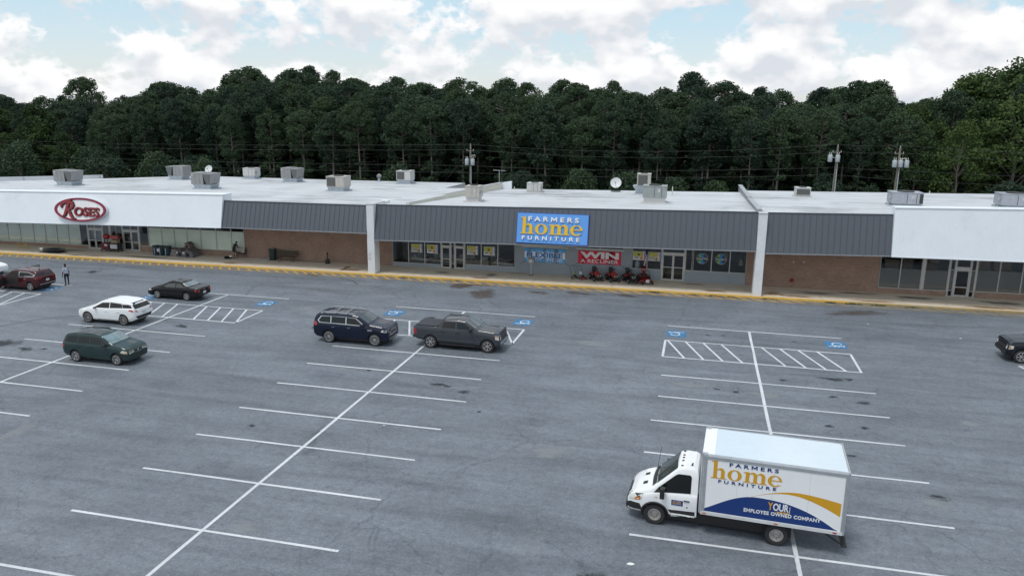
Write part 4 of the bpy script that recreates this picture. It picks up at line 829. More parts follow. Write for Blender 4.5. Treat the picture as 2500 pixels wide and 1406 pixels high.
def oval_sign():
    t = bthing('oval_sign', 'white oval Roses sign with a red rim on the white fascia', 'sign', -57.0, .02, 4.72); lean = Vector((0, .68, 2.88)).normalized(); rx, rz = 2.85, 1.14
    O = Vector((0, .15, 0)); m = Matrix((Vector((1, 0, 0)), lean, Vector((1, 0, 0)).cross(lean))).transposed()
    def disc(r0x, r0z, y0, y1, name, mt, r1x=None, r1z=None):
        mb = MB(); n = 64
        if r1x is None: mb.prism([(r0x*math.cos(k*2*math.pi/n), r0z*math.sin(k*2*math.pi/n), y0) for k in range(n)], (0, 0, y1-y0))
        else:
            ring = [[(rx_*math.cos(k*2*math.pi/n), rz_*math.sin(k*2*math.pi/n), y) for k in range(n)] for rx_, rz_, y in ((r0x, r0z, y0), (r0x, r0z, y1), (r1x, r1z, y1), (r1x, r1z, y0))]
            mb.add([p for r in ring for p in r], [(j*n+k, j*n+(k+1) % n, ((j+1) % 4)*n+(k+1) % n, ((j+1) % 4)*n+k) for j in range(4) for k in range(n)])
        mb.v = [tuple(m @ Vector(v)+O) for v in mb.v]; return mb.build(name, mt, t, smooth=40)
    disc(rx, rz, -.12, .16, 'cabinet', mat('sign_white_side', (.60, .63, .66), .5)); disc(rx-.02, rz-.02, .162, .17, 'face', mat('sign_white', (.78, .78, .78), .5))
    red = mat('sign_crimson', (.22, .008, .040), .4, var=.06); dark = mat('sign_letter_outline_shadow', (.05, .012, .018), .5)
    disc(rx-.01, rz-.01, .171, .23, 'rim', red, rx-.29, rz-.19)
    L = Matrix((Vector((1, 0, 0)), lean, Vector((1, 0, 0)).cross(lean))).transposed()
    def pos(x, y, z): return tuple(L @ Vector((x, y, z))+O)
    red2 = mat('sign_letter_red', (.22, .016, .022), .4, var=.06)
    for k, (mt, grow, zz) in enumerate(((dark, .05, .19), (red2, .015, .25))):
        dx = .05 if k == 0 else 0  # dark back copy: letter outline and drop shadow drawn in colour
        letters('OSES', 2.75, .88, mt, t, pos(-.62+dx, -.62-dx*.4, zz), (1, 0, 0), lean, .012+grow*.6, 1.0, .03)
        # swash capital R from swept strokes
        mb = MB(); zc = [0]
        def sw(pts, wd):
            zc[0] += .003
            n = len(pts); lf, rt = [], []
            for i in range(n):
                a = Vector((*pts[max(i-1, 0)], 0)); b = Vector((*pts[min(i+1, n-1)], 0)); nn = (b-a).normalized().cross(Vector((0, 0, 1))); w = wd[i]/2+grow
                p = Vector((*pts[i], 0)); lf.append(p-nn*w); rt.append(p+nn*w)
            for i in range(n-1):
                mb.hexa([(q.x, q.y, 0) for q in (lf[i], lf[i+1], rt[i+1], rt[i])]+[(q.x, q.y, .06+zc[0]) for q in (lf[i], lf[i+1], rt[i+1], rt[i])])
        sw([(-1.85, -.72), (-1.62, -.55), (-1.48, -.1), (-1.36, .35), (-1.25, .62)], [.06, .2, .26, .26, .18])
        sw([(-2.02, .12), (-2.08, .34), (-1.9, .52), (-1.6, .66), (-1.2, .72), (-.9, .62), (-.78, .38), (-.92, .14), (-1.3, -.04)], [.1, .16, .16, .16, .2, .24, .26, .2, .08])
        sw([(-1.3, -.04), (-1.08, -.3), (-.9, -.62), (-.66, -.86), (-.38, -.9)], [.1, .22, .22, .16, .05])
        sw([(-1.5, .72), (-1.25, .92), (-1.05, .88), (-.95, .98)], [.04, .12, .1, .03])
        place(mb.build('letter_swash_r', mt, t), pos(dx, -dx*.4, zz-.02), (1, 0, 0), lean)
oval_sign()

def banner(name, label, u0, u1, z0, z1, back, bands, lines):
    t = bthing(name, label, 'banner', (u0+u1)/2, VW-.05, z0); w, h = u1-u0, z1-z0; n = 16
    def sheet(f0, f1, y, m, nm):
        mb = MB()
        for i in range(n):
            a, b = -w/2+w*i/n, -w/2+w*(i+1)/n; ya, yb = y+.012*math.sin(i*1.3), y+.012*math.sin((i+1)*1.3)
            mb.hexa([(a, ya, h*f0), (b, yb, h*f0), (b, yb+.006, h*f0), (a, ya+.006, h*f0), (a, ya, h*f1), (b, yb, h*f1), (b, yb+.006, h*f1), (a, ya+.006, h*f1)])
        mb.build(nm, m, t, smooth=30)
    sheet(0, 1, 0, back, 'cloth')
    for f0, f1, m in bands: sheet(f0, f1, -.008, m, 'printed_band')
    for body, x0, x1, f0, f1, m, bold, sp in lines: letters(body, (x1-x0)*w, (f1-f0)*h, m, t, (-w/2+x0*w, -.028, f0*h), (1, 0, 0), (0, 0, 1), bold, sp, .003)
    rope = mat('banner_rope', (.05, .05, .06), .8)
    for sx in (-1, 1): MB().tube([(sx*w/2, -.01, .02), (sx*(w/2+.42), .03, -.26)], .014, 5).build('tie_rope', rope, t)
    return t
bblue = mat('banner_blue', (.045, .40, .85), .6, var=.05); bwhite = mat('banner_white', (.86, .87, .88), .6, var=.04); bred = mat('banner_red', (.68, .02, .05), .6, var=.05); bprint = mat('banner_print_white', (.74, .75, .76), .6)
banner('credit_banner', 'blue and white FLEXIBLE credit options banner on grey siding', -14.72, -11.08, 1.22, 2.43, bblue, [(.28, .77, bwhite)],
       [('Take It Home Today With Our', .07, .93, .81, .94, mat('banner_print_pale', (.60, .72, .8), .6), .0, 1.05), ('FLEXIBLE', .05, .95, .33, .73, mat('banner_deep_blue', (.010, .19, .55), .6), .035, 1.02), ('CREDIT OPTIONS', .06, .94, .05, .25, bprint, .012, 1.0)])
banner('prize_banner', 'red WIN A RECLINER banner above the row of mowers', -9.90, -6.14, 1.29, 2.46, bred, [], [('WIN', .05, .95, .43, .93, bprint, .045, .98), ('A RECLINER', .06, .94, .09, .36, bprint, .012, 1.02)])

def poster(label, u0, u1, z0, z1, word, flip):
    t = bthing('window_poster', label, 'poster', (u0+u1)/2, VW-.03, z0, group='sale posters in the showroom windows'); w, h = u1-u0, z1-z0
    MB().box(-w/2, w/2, -.008, .008, 0, h).build('board', mat('poster_white', (.72, .74, .74), .5), t)
    def pc(a, b, c, d, m, nm='printed_area', y=-.012): MB().box(-w/2+a*w, -w/2+b*w, y, -.0085, c*h, d*h).build(nm, m, t)
    pc(.02, .66, .42, .97, mat('poster_lime', (.45, .47, .07), .5, var=.15, vscale=4)); pc(.66, .80, .03, .97, mat('poster_orange', (.60, .34, .10), .5, var=.15, vscale=8))
    if flip: pc(.06, .60, .10, .48, mat('poster_grey', (.38, .38, .36), .5, var=.2, vscale=8), y=-.015); pc(.10, .30, .3, .68, mat('poster_grey2', (.45, .45, .42), .5), y=-.017); pc(.58, .76, .06, .3, mat('poster_brown', (.28, .14, .04), .5), y=-.016)
    else: pc(.06, .60, .12, .42, mat('poster_pale', (.55, .56, .55), .5, var=.25, vscale=9), y=-.015); pc(.12, .44, .22, .34, mat('poster_dark', (.12, .12, .12), .5, var=.3, vscale=12), y=-.017); pc(.34, .56, .5, .8, mat('poster_olive', (.16, .17, .05), .5), y=-.016); pc(.56, .72, .1, .36, mat('poster_terracotta', (.52, .20, .06), .5), y=-.0165)
    letters(word, h*.86, w*.15, mat('poster_blue', (.03, .25, .62), .5), t, (w/2-.02*w, -.011, .06*h), (0, 0, 1), (-1, 0, 0), .03, .95, .003)
for k, (u0, u1, z0, z1, wd) in enumerate(((-25.42, -24.36, 1.54, 2.30, 'credit'), (-23.91, -22.86, 1.51, 2.30, 'sale'), (-20.09, -19.05, 1.58, 2.36, 'credit'), (-18.51, -17.47, 1.59, 2.36, 'sale'), (-5.10, -4.05, 1.86, 2.62, 'sale'), (-3.80, -2.78, 1.84, 2.60, 'credit'))):
    poster('lime and orange %s poster, %s' % (wd, ('left of the double doors nearest the white pier', 'just left of the double doors', 'just right of the left doors', 'second right of the left doors', 'behind the furled flag', 'between flag and right doors')[k]), u0, u1, z0, z1, wd, wd == 'credit')
def decal_disc(label, u, z, word, word2):
    t = bthing('round_window_decal', label, 'decal', u, VW-.022, z, group='round decals on the showroom glass'); r = .46; n = 40
    mb = MB(); mb.lathe([(r*.93, -.004), (r, -.004), (r, .004), (r*.93, .004), (r*.93, -.004)], n, 'y'); mb.build('ring', mat('decal_silver', (.45, .47, .48), .5, var=.2, vscale=10), t)
    for a, b, c in ((-.62, -.22, (.16, .40, .04)), (-.22, .26, (.015, .22, .55)), (.26, .50, (.03, .05, .16))):
        p = []
        for k in range(7): x = r*(a+(b-a)*k/6); p.append((x, math.sqrt(max(0, (r*.9)**2-x*x))))
        for sgn in (1, -1):
            mb = MB(); mb.prism([(x, -.003, sgn*max(y, .12)) for x, y in p]+[(x, -.003, sgn*.11) for x, y in p[::-1]], (0, .005, 0)); mb.build('colour_stripe', mat('decal_%d' % int(c[1]*1000), c, .5), t)
    letters(word, .84, .12, bprint, t, (-.42, -.006, -.075), (1, 0, 0), (0, 0, 1), .03, 1., .002)
    if word2: letters(word2, .6, .075, mat('decal_silver', (.45, .47, .48), .5), t, (-.3, -.006, .06), (1, 0, 0), (0, 0, 1), .01, 1., .002)
decal_disc('round FINANCING decal with green and blue stripes on showroom glass', .74, 2.25, 'FINANCING', 'IN-HOUSE'); decal_disc('round CREDIT decal with green and blue stripes on showroom glass', 2.3, 2.27, 'CREDIT', '')

# ------------------------------------------------------------------ utility poles and wires
M_WOOD = mat('weathered_pole_wood', (.19, .18, .155), .9, var=.2, vscale=6); M_CAN = mat('transformer_grey', (.40, .44, .47), .45, .2); M_CER = mat('insulator', (.5, .5, .48), .3)
def upole(label, x, y, ztop, cans, arm, zc):
    t = thing('utility_pole', label, 'utility pole', (x, y, -.06), 0, 'utility poles behind the shops')
    MB().tube([(0, 0, 0), (0, 0, ztop*.5), (.06, 0, ztop)], .17, 10, r1=.11).build('pole', M_WOOD, t, smooth=40)
    for k, dx in enumerate(cans):
        c = MB().lathe([(0, 0), (.26, 0), (.27, .05), (.27, .75), (.24, .80), (0, .86)], 16); c.v = [(vx+dx, vy-.35, vz+zc-.45) for vx, vy, vz in c.v]; o = c.build('transformer', M_CAN, t, smooth=40)
        for bx in (-.1, .1): MB().tube([(dx+bx, -.35, zc+.38), (dx+bx, -.35, zc+.68)], .045, 6).build('bushing', M_CER, o)
    MB().tube([(.17, -.16, 2), (.16, -.16, zc-.6)], .05, 6).build('riser_conduit', mat('pvc_grey', (.48, .52, .56), .5), t)
    MB().tube([(0, 0, ztop-1.45), (arm*.9, -.1, ztop-1.25)], .05, 6).tube([(arm*.9, -.1, ztop-1.25), (arm*.95, -.1, ztop-1.6)], .035, 6).build('cutout_arm', M_CER, t)
    MB().tube([(-.5, 0, ztop-.75), (.5, 0, ztop-.75)], .05, 6).build('crossarm', M_WOOD, t)
    for dx in (-.45, .45, .05): MB().lathe([(0, 0), (.05, .02), (.03, .1), (.05, .16), (0, .2)], 8, c=(dx, 0, ztop-.7 if abs(dx) > .1 else ztop)).build('insulator', M_CER, t)
YP = 100.
upole('utility pole with grey transformers behind the left shop roof', -29.9, YP, 9.9, (-.35, .45), .75, 7.75)
upole('utility pole with paired transformers, left of the two on the right', 15.75, YP, 10.75, (-.75, .1), -.8, 9.35)
upole('utility pole with three transformers, right of the two on the right', 22.6, YP, 10.75, (-.45, .2, .85), .8, 8.9)
def wire(label, pts, sag):
    mb = MB(); allp = []
    for a, b in zip(pts[:-1], pts[1:]):
        a, b = Vector(a), Vector(b); n = 14
        for k in range(n+(b == Vector(pts[-1]))): f = k/n; p = a.lerp(b, f); p.z -= sag*4*f*(1-f)*min(1, (b-a).length/45); allp.append(tuple(p))
    mb.tube(allp, .009, 5); tag(mb.build('overhead_wire', mat('wire_aluminium', (.11, .12, .12), .6, .3)), label, 'wire', 'overhead wires behind the shops')
wire('topmost overhead wire strung along the pole tops', [(-150, 102, 9.6), (-29.9, YP, 9.95), (15.75, YP, 10.9), (22.6, YP, 10.9), (70, 99, 11.6)], .9)
wire('second overhead wire just below the topmost one', [(-150, 102.5, 9.0), (-29.9, YP+.3, 9.25), (15.75, YP+.3, 10.05), (22.6, YP+.3, 10.05), (70, 99, 10.6)], .9)
wire('middle overhead wire below the transformers', [(-150, 102, 7.0), (-29.9, YP-.2, 7.15), (15.75, YP-.2, 8.2), (22.6, YP-.2, 8.05), (70, 99, 8.3)], .5)
wire('lowest overhead wire just above the roofs', [(-150, 102, 6.0), (-29.9, YP-.2, 6.25), (15.75, YP-.2, 7.35), (22.6, YP-.2, 7.0), (70, 99, 7.1)], .5)
wire('slanting guy wire left of the left utility pole', [(-29.95, YP, 9.2), (-37.5, YP+.5, .2)], .1)
# ------------------------------------------------------------------ the wood behind the shops
import numpy as np
rng = np.random.default_rng(5)
def leaf_mat(name, c0, c1, c2):
    m = bpy.data.materials.new(name); m.use_nodes = True; nt = m.node_tree; N = nt.nodes; L = nt.links; b = N['Principled BSDF']; b.inputs['Roughness'].default_value = .75; b.inputs['Specular IOR Level'].default_value = .15
    oi = N.new('ShaderNodeObjectInfo'); g = N.new('ShaderNodeNewGeometry')
    n = N.new('ShaderNodeTexNoise'); n.inputs['Scale'].default_value = .55; n.inputs['Detail'].default_value = 3; L.new(g.outputs['Position'], n.inputs['Vector'])
    ri = N.new('ShaderNodeMath'); ri.operation = 'MULTIPLY_ADD'; L.new(g.outputs['Random Per Island'], ri.inputs[0]); ri.inputs[1].default_value = .45; ri.inputs[2].default_value = -.22
    a = N.new('ShaderNodeMath'); a.operation = 'MULTIPLY_ADD'; L.new(oi.outputs['Random'], a.inputs[0]); a.inputs[1].default_value = .75; L.new(n.outputs['Fac'], a.inputs[2])
    a2 = N.new('ShaderNodeMath'); L.new(a.outputs[0], a2.inputs[0]); L.new(ri.outputs[0], a2.inputs[1])
    r = N.new('ShaderNodeValToRGB'); L.new(a2.outputs[0], r.inputs[0]); e = r.color_ramp.elements; e[0].position = .4; e[0].color = c0+(1,); e[1].position = 1.1 if False else 1.; e[1].color = c2+(1,); x = e.new(.72); x.color = c1+(1,)
    L.new(r.outputs[0], b.inputs['Base Color'])
    t = N.new('ShaderNodeBsdfTranslucent'); L.new(r.outputs[0], t.inputs[0]); mx = N.new('ShaderNodeMixShader'); mx.inputs[0].default_value = .22
    L.new(b.outputs[0], mx.inputs[1]); L.new(t.outputs[0], mx.inputs[2]); L.new(mx.outputs[0], N['Material Output'].inputs[0]); return m
M_PINE = leaf_mat('pine_needles', (.030, .053, .040), (.045, .075, .048), (.064, .100, .052))
M_LEAF = leaf_mat('broad_leaves', (.034, .058, .028), (.052, .086, .034), (.080, .122, .040))
M_BARK = mat('pine_bark', (.21, .19, .165), .95, var=.3, vscale=5)
def leaves_mesh(name, clumps, per, size, aniso=1.6):
    """clumps: (x,y,z,r,flat). A spray of small quads through each clump's volume"""
    C = []; S = []
    for (x, y, z, r, fl) in clumps:
        k = int(per*(r/1.0)**2) ; d = rng.normal(size=(k, 3)); d /= np.linalg.norm(d, axis=1)[:, None]
        rad = r*rng.uniform(.35, 1.0, k)**.5; p = d*rad[:, None]; p[:, 2] *= fl; C.append(p+np.array([x, y, z])); S.append(np.full(k, size)*rng.uniform(.6, 1.35, k))
    C = np.concatenate(C); S = np.concatenate(S); n = len(C)
    a = rng.normal(size=(n, 3)); a[:, 2] *= .6; a /= np.linalg.norm(a, axis=1)[:, None]; b = rng.normal(size=(n, 3)); b = np.cross(a, b); b /= np.linalg.norm(b, axis=1)[:, None]
    a *= (S*aniso/2)[:, None]; b *= (S/2)[:, None]
    V = np.stack([C-a, C-b*1.0, C+a, C+b*1.0], 1).reshape(-1, 3)
    me = bpy.data.meshes.new(name); me.vertices.add(4*n); me.vertices.foreach_set('co', V.astype(np.float32).ravel()); me.loops.add(4*n); me.loops.foreach_set('vertex_index', np.arange(4*n, dtype=np.int32)); me.polygons.add(n); me.polygons.foreach_set('loop_start', np.arange(0, 4*n, 4, dtype=np.int32))
    me.update(); me.validate(); return me
def pine_proto(i, H=20., base=.38, rad=2.9, nclump=95, round_=False):
    """tall trunk, domed crown of billowing clumps, thinner tiers of branches below it"""
    cl = []; br = MB(); tr = MB(); lean = rng.normal(0, .3, 2)
    def ax(z): f = z/H; return np.array([lean[0]*f*f, lean[1]*f*f])
    tr.tube([(*ax(z), z) for z in np.linspace(-.3, H*.96, 9)], .25, 8, r1=.06)
    for k in range(nclump):
        f = rng.beta(1.7, 1.0); h = base+(1-base)*f
        prof = math.sqrt(max(0., 1-max(0., (f-.55)/.45)**2.2))*min(1, .45+1.1*f)
        ang = rng.uniform(0, 6.283); dist = rad*prof*math.sqrt(rng.uniform(.28, 1.05)); z = H*h-.25*(dist/rad)**2
        p = ax(z)+np.array([math.cos(ang), math.sin(ang)])*dist; r = rng.uniform(.60, 1.15); cl.append((p[0], p[1], z, r, .72))
        if k % 3 == 0: z0 = z-dist*.35; br.tube([(*ax(z0), z0), tuple((*((ax(z0)+p)/2), (z0+z)/2-.1)), (p[0], p[1], z-.15)], .06, 4, r1=.02)
    z = H*base
    while z > H*.16:            # sparse lower tiers
        for _ in range(rng.integers(2, 5)):
            a = rng.uniform(0, 6.28); l = rng.uniform(.8, rad*.95); q = ax(z); e = (q[0]+math.cos(a)*l, q[1]+math.sin(a)*l, z+rng.uniform(-.5, .2)); br.tube([(*q, z), e], .045, 4, r1=.012)
            if rng.random() < .95:
                for m in range(rng.integers(2, 5)): g = rng.uniform(.5, 1.1); cl.append((q[0]+math.cos(a)*l*g+rng.normal(0, .25), q[1]+math.sin(a)*l*g+rng.normal(0, .25), e[2]+rng.normal(0, .15), rng.uniform(.45, .85), .45))
        z -= rng.uniform(.7, 1.5)
    c = leaves_mesh('pine_crown_mesh', cl, 105, .20, 1.8); tr.add(br.v, br.f); return c, tr.mesh('pine_trunk_mesh', 40), H
def broad_proto(H=14., rad=4., nclump=120, base=.12):
    cl = []; tr = MB(); tr.tube([(0, 0, -.3), (.1, 0, H*.3), (.0, .2, H*.6), (.1, .1, H*.85)], .26, 8, r1=.06)
    for k in range(nclump):
        f = rng.uniform(0, 1)**.8; z = H*(base+(1-base)*f); R_ = rad*(math.sin(math.pi*(.12+.86*f)))**.7; a = rng.uniform(0, 6.28); d = R_*math.sqrt(rng.uniform(.25, 1))
        cl.append((math.cos(a)*d, math.sin(a)*d, z+rng.normal(0, .2), rng.uniform(.6, 1.25), .75))
        if k % 5 == 0: tr.tube([(0, 0, z*.7), (math.cos(a)*d*.5, math.sin(a)*d*.5, z*.88), (math.cos(a)*d, math.sin(a)*d, z)], .07, 4, r1=.02)
    return leaves_mesh('broad_crown_mesh', cl, 80, .23, 1.4), tr.mesh('broad_trunk_mesh', 40), H
PINES = [pine_proto(i, 20., base=b, rad=r, nclump=n) for i, (b, r, n) in enumerate(((.42, 3.5, 140), (.48, 3.9, 145), (.36, 3.3, 145), (.52, 4.1, 140), (.44, 4.3, 160), (.30, 3.4, 160)))]
ROUND = pine_proto(9, 20., .45, 5.4, 230, True)
BROADS = [broad_proto(14, 4.2, 130), broad_proto(14, 3.3, 105, .08), broad_proto(14, 5., 170, .15)]
BUSH = [broad_proto(6, 2.6, 60, .02), broad_proto(6, 3.2, 80, .02)]
for c, t_, h in PINES+[ROUND]: c.materials.append(M_PINE); t_.materials.append(M_BARK)
for c, t_, h in BROADS+BUSH: c.materials.append(M_LEAF if h > 6 else M_PINE); t_.materials.append(M_BARK)
def tree(name, label, cat, proto, x, y, h, group, wid=1.):
    c, t_, H = proto; o = thing(name, label, cat, (x, y, -.06), random.uniform(0, 6.28), group); s = h/H; w = s*wid*random.uniform(.75, 1.2); o.scale = (w, w, s)
    a = bpy.data.objects.new('crown', c); b = bpy.data.objects.new('trunk', t_)
    for q in (a, b): COL.objects.link(q); q.parent = o
    return o
CAN = [(-190, 15.8), (-142, 15.8), (-136, 15.5), (-130.8, 15.6), (-115.7, 16.6), (-110.2, 16.6), (-104.4, 18.2), (-100.7, 18.6), (-97.1, 17.7), (-93.6, 17.4), (-91.7, 18.0), (-88.0, 20.2), (-82.8, 20.9), (-79.4, 20.6), (-76.9, 19.7), (-70.9, 21.2), (-65.2, 21.1), (-61.2, 20.2), (-57.2, 20.1), (-53.3, 19.2), (-49.4, 18.8), (-47.0, 19.9), (-42.5, 20.2), (-39.4, 19.0), (-36.5, 19.5), (-29.9, 19.5), (-27.0, 18.9), (-23.4, 19.6), (-21.3, 20.6), (-18.5, 19.4), (-13.6, 19.2), (-10.2, 18.5), (-7.4, 17.9), (-5.4, 17.7), (-2.9, 19.9), (.4, 19.3), (4.4, 18.5), (8.9, 18.2), (11.3, 19.1), (14.6, 18.0), (17.7, 17.7), (22.4, 19.0), (26, 19.6), (29.6, 19), (33.1, 18.7), (36, 18.7), (38.7, 19.9), (42.3, 21.2), (46.1, 22.0), (56.8, 22.0), (90, 20)]
def canopy(x, y):
    q = x*135/y
    for (a, za), (b, zb) in zip(CAN[:-1], CAN[1:]):
        if a <= q <= b: return 14.4+(za+(zb-za)*(q-a)/(b-a)-14.4)*y/135
    return 14.4
LANDMARKS = [(-1.05, 'left of the leftmost rooftop unit'), (-.937, 'behind the leftmost rooftop unit'), (-.80, 'between the leftmost unit and the left-hooded unit'), (-.741, 'behind the left-hooded rooftop unit'), (-.69, 'behind the grey dish'), (-.62, 'behind the small pale rooftop unit'), (-.554, 'behind the fourth hooded rooftop unit'), (-.487, 'behind the beige coil-faced unit'), (-.423, 'behind the turbine vent'), (-.384, 'behind the white coil-faced unit'), (-.299, 'behind the left utility pole'), (-.253, 'behind the television antenna'), (-.206, 'behind the low white rooftop unit'), (-.15, 'between the low white unit and the white dish'), (-.098, 'behind the white dish'), (-.055, 'behind the tall beige rooftop unit'), (0., 'left of the grey roof parapet'), (.054, 'behind the grey roof parapet'), (.128, 'behind the low dark-faced rooftop unit'), (.165, 'behind the middle utility pole'), (.226, 'behind the right utility pole'), (.29, 'right of the right utility pole'), (.36, 'at the right edge of the picture')]
def where(x, y): q = x/y; return min(LANDMARKS, key=lambda l: abs(l[0]-q))[1]
def plant_wood():
    rows = [(113, 5.6, .70, .90), (117.5, 5.0, .78, .96), (122.5, 4.7, .84, .98), (128, 4.6, .82, 1.0), (134, 4.5, .84, 1.06), (140.5, 4.8, .86, 1.07), (147, 5.2, .78, .9)]
    for ri, (y0, sp, f0, f1) in enumerate(rows):
        x = -1.12*y0-8
        while x < .42*y0+6:
            xx = x+random.uniform(-1.3, 1.3); yy = y0+random.uniform(-2, 2); h = (canopy(xx, yy)-.7)*random.uniform(f0, f1)+.06; x += sp
            right = xx/yy > .30
            if ri == 6: tree('broadleaf_tree', 'leafy back-row tree '+where(xx, yy), 'tree', random.choice(BROADS), xx, yy, h, 'broadleaf trees in the wood behind the shops', 1.3); continue
            if right and ri in (2, 3) and random.random() < .6: continue
            if (xx/yy < -.86 and random.random() < .55) or (xx/yy > .22 and random.random() < .4):
                tree('broadleaf_tree', ('leafy broadleaf tree near the wood edge ' if ri < 3 else 'leafy broadleaf tree deep inside ')+where(xx, yy), 'tree', random.choice(BROADS), xx, yy, h*random.uniform(.8, 1.), 'broadleaf trees in the wood behind the shops')
            else:
                tree('pine_tree', ('slim front-edge pine ' if ri < 2 else ('middle-row pine ' if ri < 4 else 'tall back-row pine '))+where(xx, yy), 'tree', random.choice(PINES), xx, yy, h, 'pines at the front edge of the wood' if ri < 2 else 'pines inside the wood')
    tree('pine_tree', 'round-topped pine rising alone above the far left treeline', 'tree', ROUND, -123.0, 137, 19.6, None)
    tree('broadleaf_tree', 'tall broadleaf tree rising above the others at the right edge', 'tree', BROADS[2], 44.5, 128, 21.0, None, 1.15)
    tree('broadleaf_tree', 'open-crowned broadleaf tree just left of the tall right-edge tree', 'tree', BROADS[1], 38.5, 131, 19.3, None, 1.2)
    x = -138.
    while x < 55:
        y = random.uniform(105, 116); h = random.uniform(3., 6.5)+(1.5 if x < -75 else 0)
        if random.random() < .8: tree('understorey_shrub', 'leafy shrub below the trees '+where(x, y), 'shrub', random.choice(BUSH), x, y, h, 'shrubs along the foot of the wood')
        x += random.uniform(1.9, 3.6)
    x = -150.
    while x < 60:
        y = random.uniform(119, 144); tree('understorey_shrub', 'shrub between the trunks '+where(x, y), 'shrub', random.choice(BUSH), x, y, random.uniform(4, 7.5), 'shrubs between the trunks', 1.3); x += random.uniform(2.2, 3.6)
plant_wood()
# ------------------------------------------------------------------ vehicles
M_TYRE = mat('tyre_rubber', (.022, .022, .023), .85, var=.15, vscale=8); M_RIM = mat('alloy_rim', (.50, .50, .51), .3, .7, var=.05); M_HUBSHADE = mat('dark_alloy', (.05, .05, .052), .4, .4)
M_CGLASS = mat('tinted_car_glass', (.006, .008, .009), .04, 0, 0., var=.1, spec=.45); M_CGLASSL = mat('clear_car_glass', (.028, .036, .038), .04, 0, .6, var=.35, vscale=2., spec=.6)
M_BLK = mat('black_plastic', (.018, .018, .019), .55, var=.15); M_CHROME = mat('chrome', (.62, .62, .63), .12, 1.); M_LAMP = mat('headlamp_lens', (.62, .62, .58), .08, .2, 1.); M_AMBER = mat('amber_lens', (.50, .16, .02), .15, 0, 1.); M_RED = mat('red_lens', (.36, .012, .016), .12, 0, 1.); M_PLATE = mat('licence_plate', (.55, .55, .56), .5, var=.15, vscale=20)
def interp(pts, x):
    if x <= pts[0][0]: return pts[0][1]
    for (a, za), (b, zb) in zip(pts[:-1], pts[1:]):
        if x <= b: return za+(zb-za)*(x-a)/(b-a) if b > a else zb
    return pts[-1][1]
class Body:
    """car shell lofted from its side profile; x forward, y left, z up, x=0 midway between the axles"""
    def __init__(s, xr, xf, W, top, belt, bot, tum=.38, kf=.70, kr=.80, rf=.75, rr=.55, rc=.10, zmap=None):
        s.__dict__.update(locals()); s.x0, s.x1 = top[0][0], top[-1][0]; s.ov = .87 if zmap else 1.; s.top = [(s.xm(x), s.zm(z)) for x, z in top]; s.x0, s.x1 = s.top[0][0], s.top[-1][0]; s.bot = [(s.xm(x), z) for x, z in bot]; s.belt = [(x, s.zm(z)) for x, z in belt]
    def xm(s, x): return s.xf+(x-s.xf)*s.ov if x > s.xf else (s.xr+(x-s.xr)*s.ov if x < s.xr else x)
    def zm(s, z): return interp(s.zmap, z) if s.zmap else z
    def hw(s, x):
        w = s.W/2
        if x > s.x1-s.rf: t = (x-s.x1+s.rf)/s.rf; return w*(s.kf+(1-s.kf)*(max(0, 1-t**2.4))**(1/2.4))
        if x < s.x0+s.rr: t = (s.x0+s.rr-x)/s.rr; return w*(s.kr+(1-s.kr)*(max(0, 1-t**2.6))**(1/2.6))
        return w
    def section(s, x):
        w = s.hw(x); zb = interp(s.bot, x); zt = max(interp(s.top, x), zb+.12); zbl = min(interp(s.belt, x), zt-.035); hb = zbl-zb; gh = zt-zbl
        ys = w*.965; g1 = min(1, gh/.3); yr = ys-.035*g1-s.tum*max(0, gh-.05); rc = min(s.rc, gh*.6)
        p = [(0, zb), (.6*w, zb), (.90*w, zb+.015), (.965*w, zb+min(.09, hb*.2)), (.985*w, zb+.33*hb), (w, zb+.58*hb), (.995*w, zb+.80*hb), (.985*w, zb+.93*hb), (ys, zbl)]
        y1 = ys-.03*g1
        for f in (.03, .25, .5, .75, 1.): p.append((y1+(yr-y1)*f, zbl+.012*g1+(gh-rc-.012*g1)*f))
        p += [(yr-rc*.28, zt-rc*.55), (yr-rc*.75, zt-rc*.22), (max(yr*.72, yr-.35), zt-.018*g1-.012), (yr*.36, zt-.006*g1-.003), (0, zt)]
        s.yr = yr; return p
    def roof_y(s, x): s.section(x); return s.yr
    def make(s):
        xs = set(); n = 64
        for k in range(n+1): xs.add(round(s.x0+(s.x1-s.x0)*k/n, 4))
        for e in (.0, .012, .03, .06, .1, .15, .22): xs.add(round(s.x0+e, 4)); xs.add(round(s.x1-e, 4))
        for q, _ in s.top: xs.add(round(q, 4))
        xs = sorted(xs); xs = [x for i, x in enumerate(xs) if i == 0 or x-xs[i-1] > .004]
        mb = MB(); rings = []
        for x in xs:
            h = s.section(x); rings.append([(x, y, z) for y, z in h]+[(x, -y, z) for y, z in h[-2:0:-1]])
        m = len(rings[0]); vs = [p for r in rings for p in r]; fs = []
        for i in range(len(rings)-1):
            for k in range(m): fs.append((i*m+k, i*m+(k+1) % m, (i+1)*m+(k+1) % m, (i+1)*m+k))
        fs += [tuple(range(m)), tuple(range((len(rings)-1)*m, len(rings)*m))]
        mb.add(vs, fs); return mb
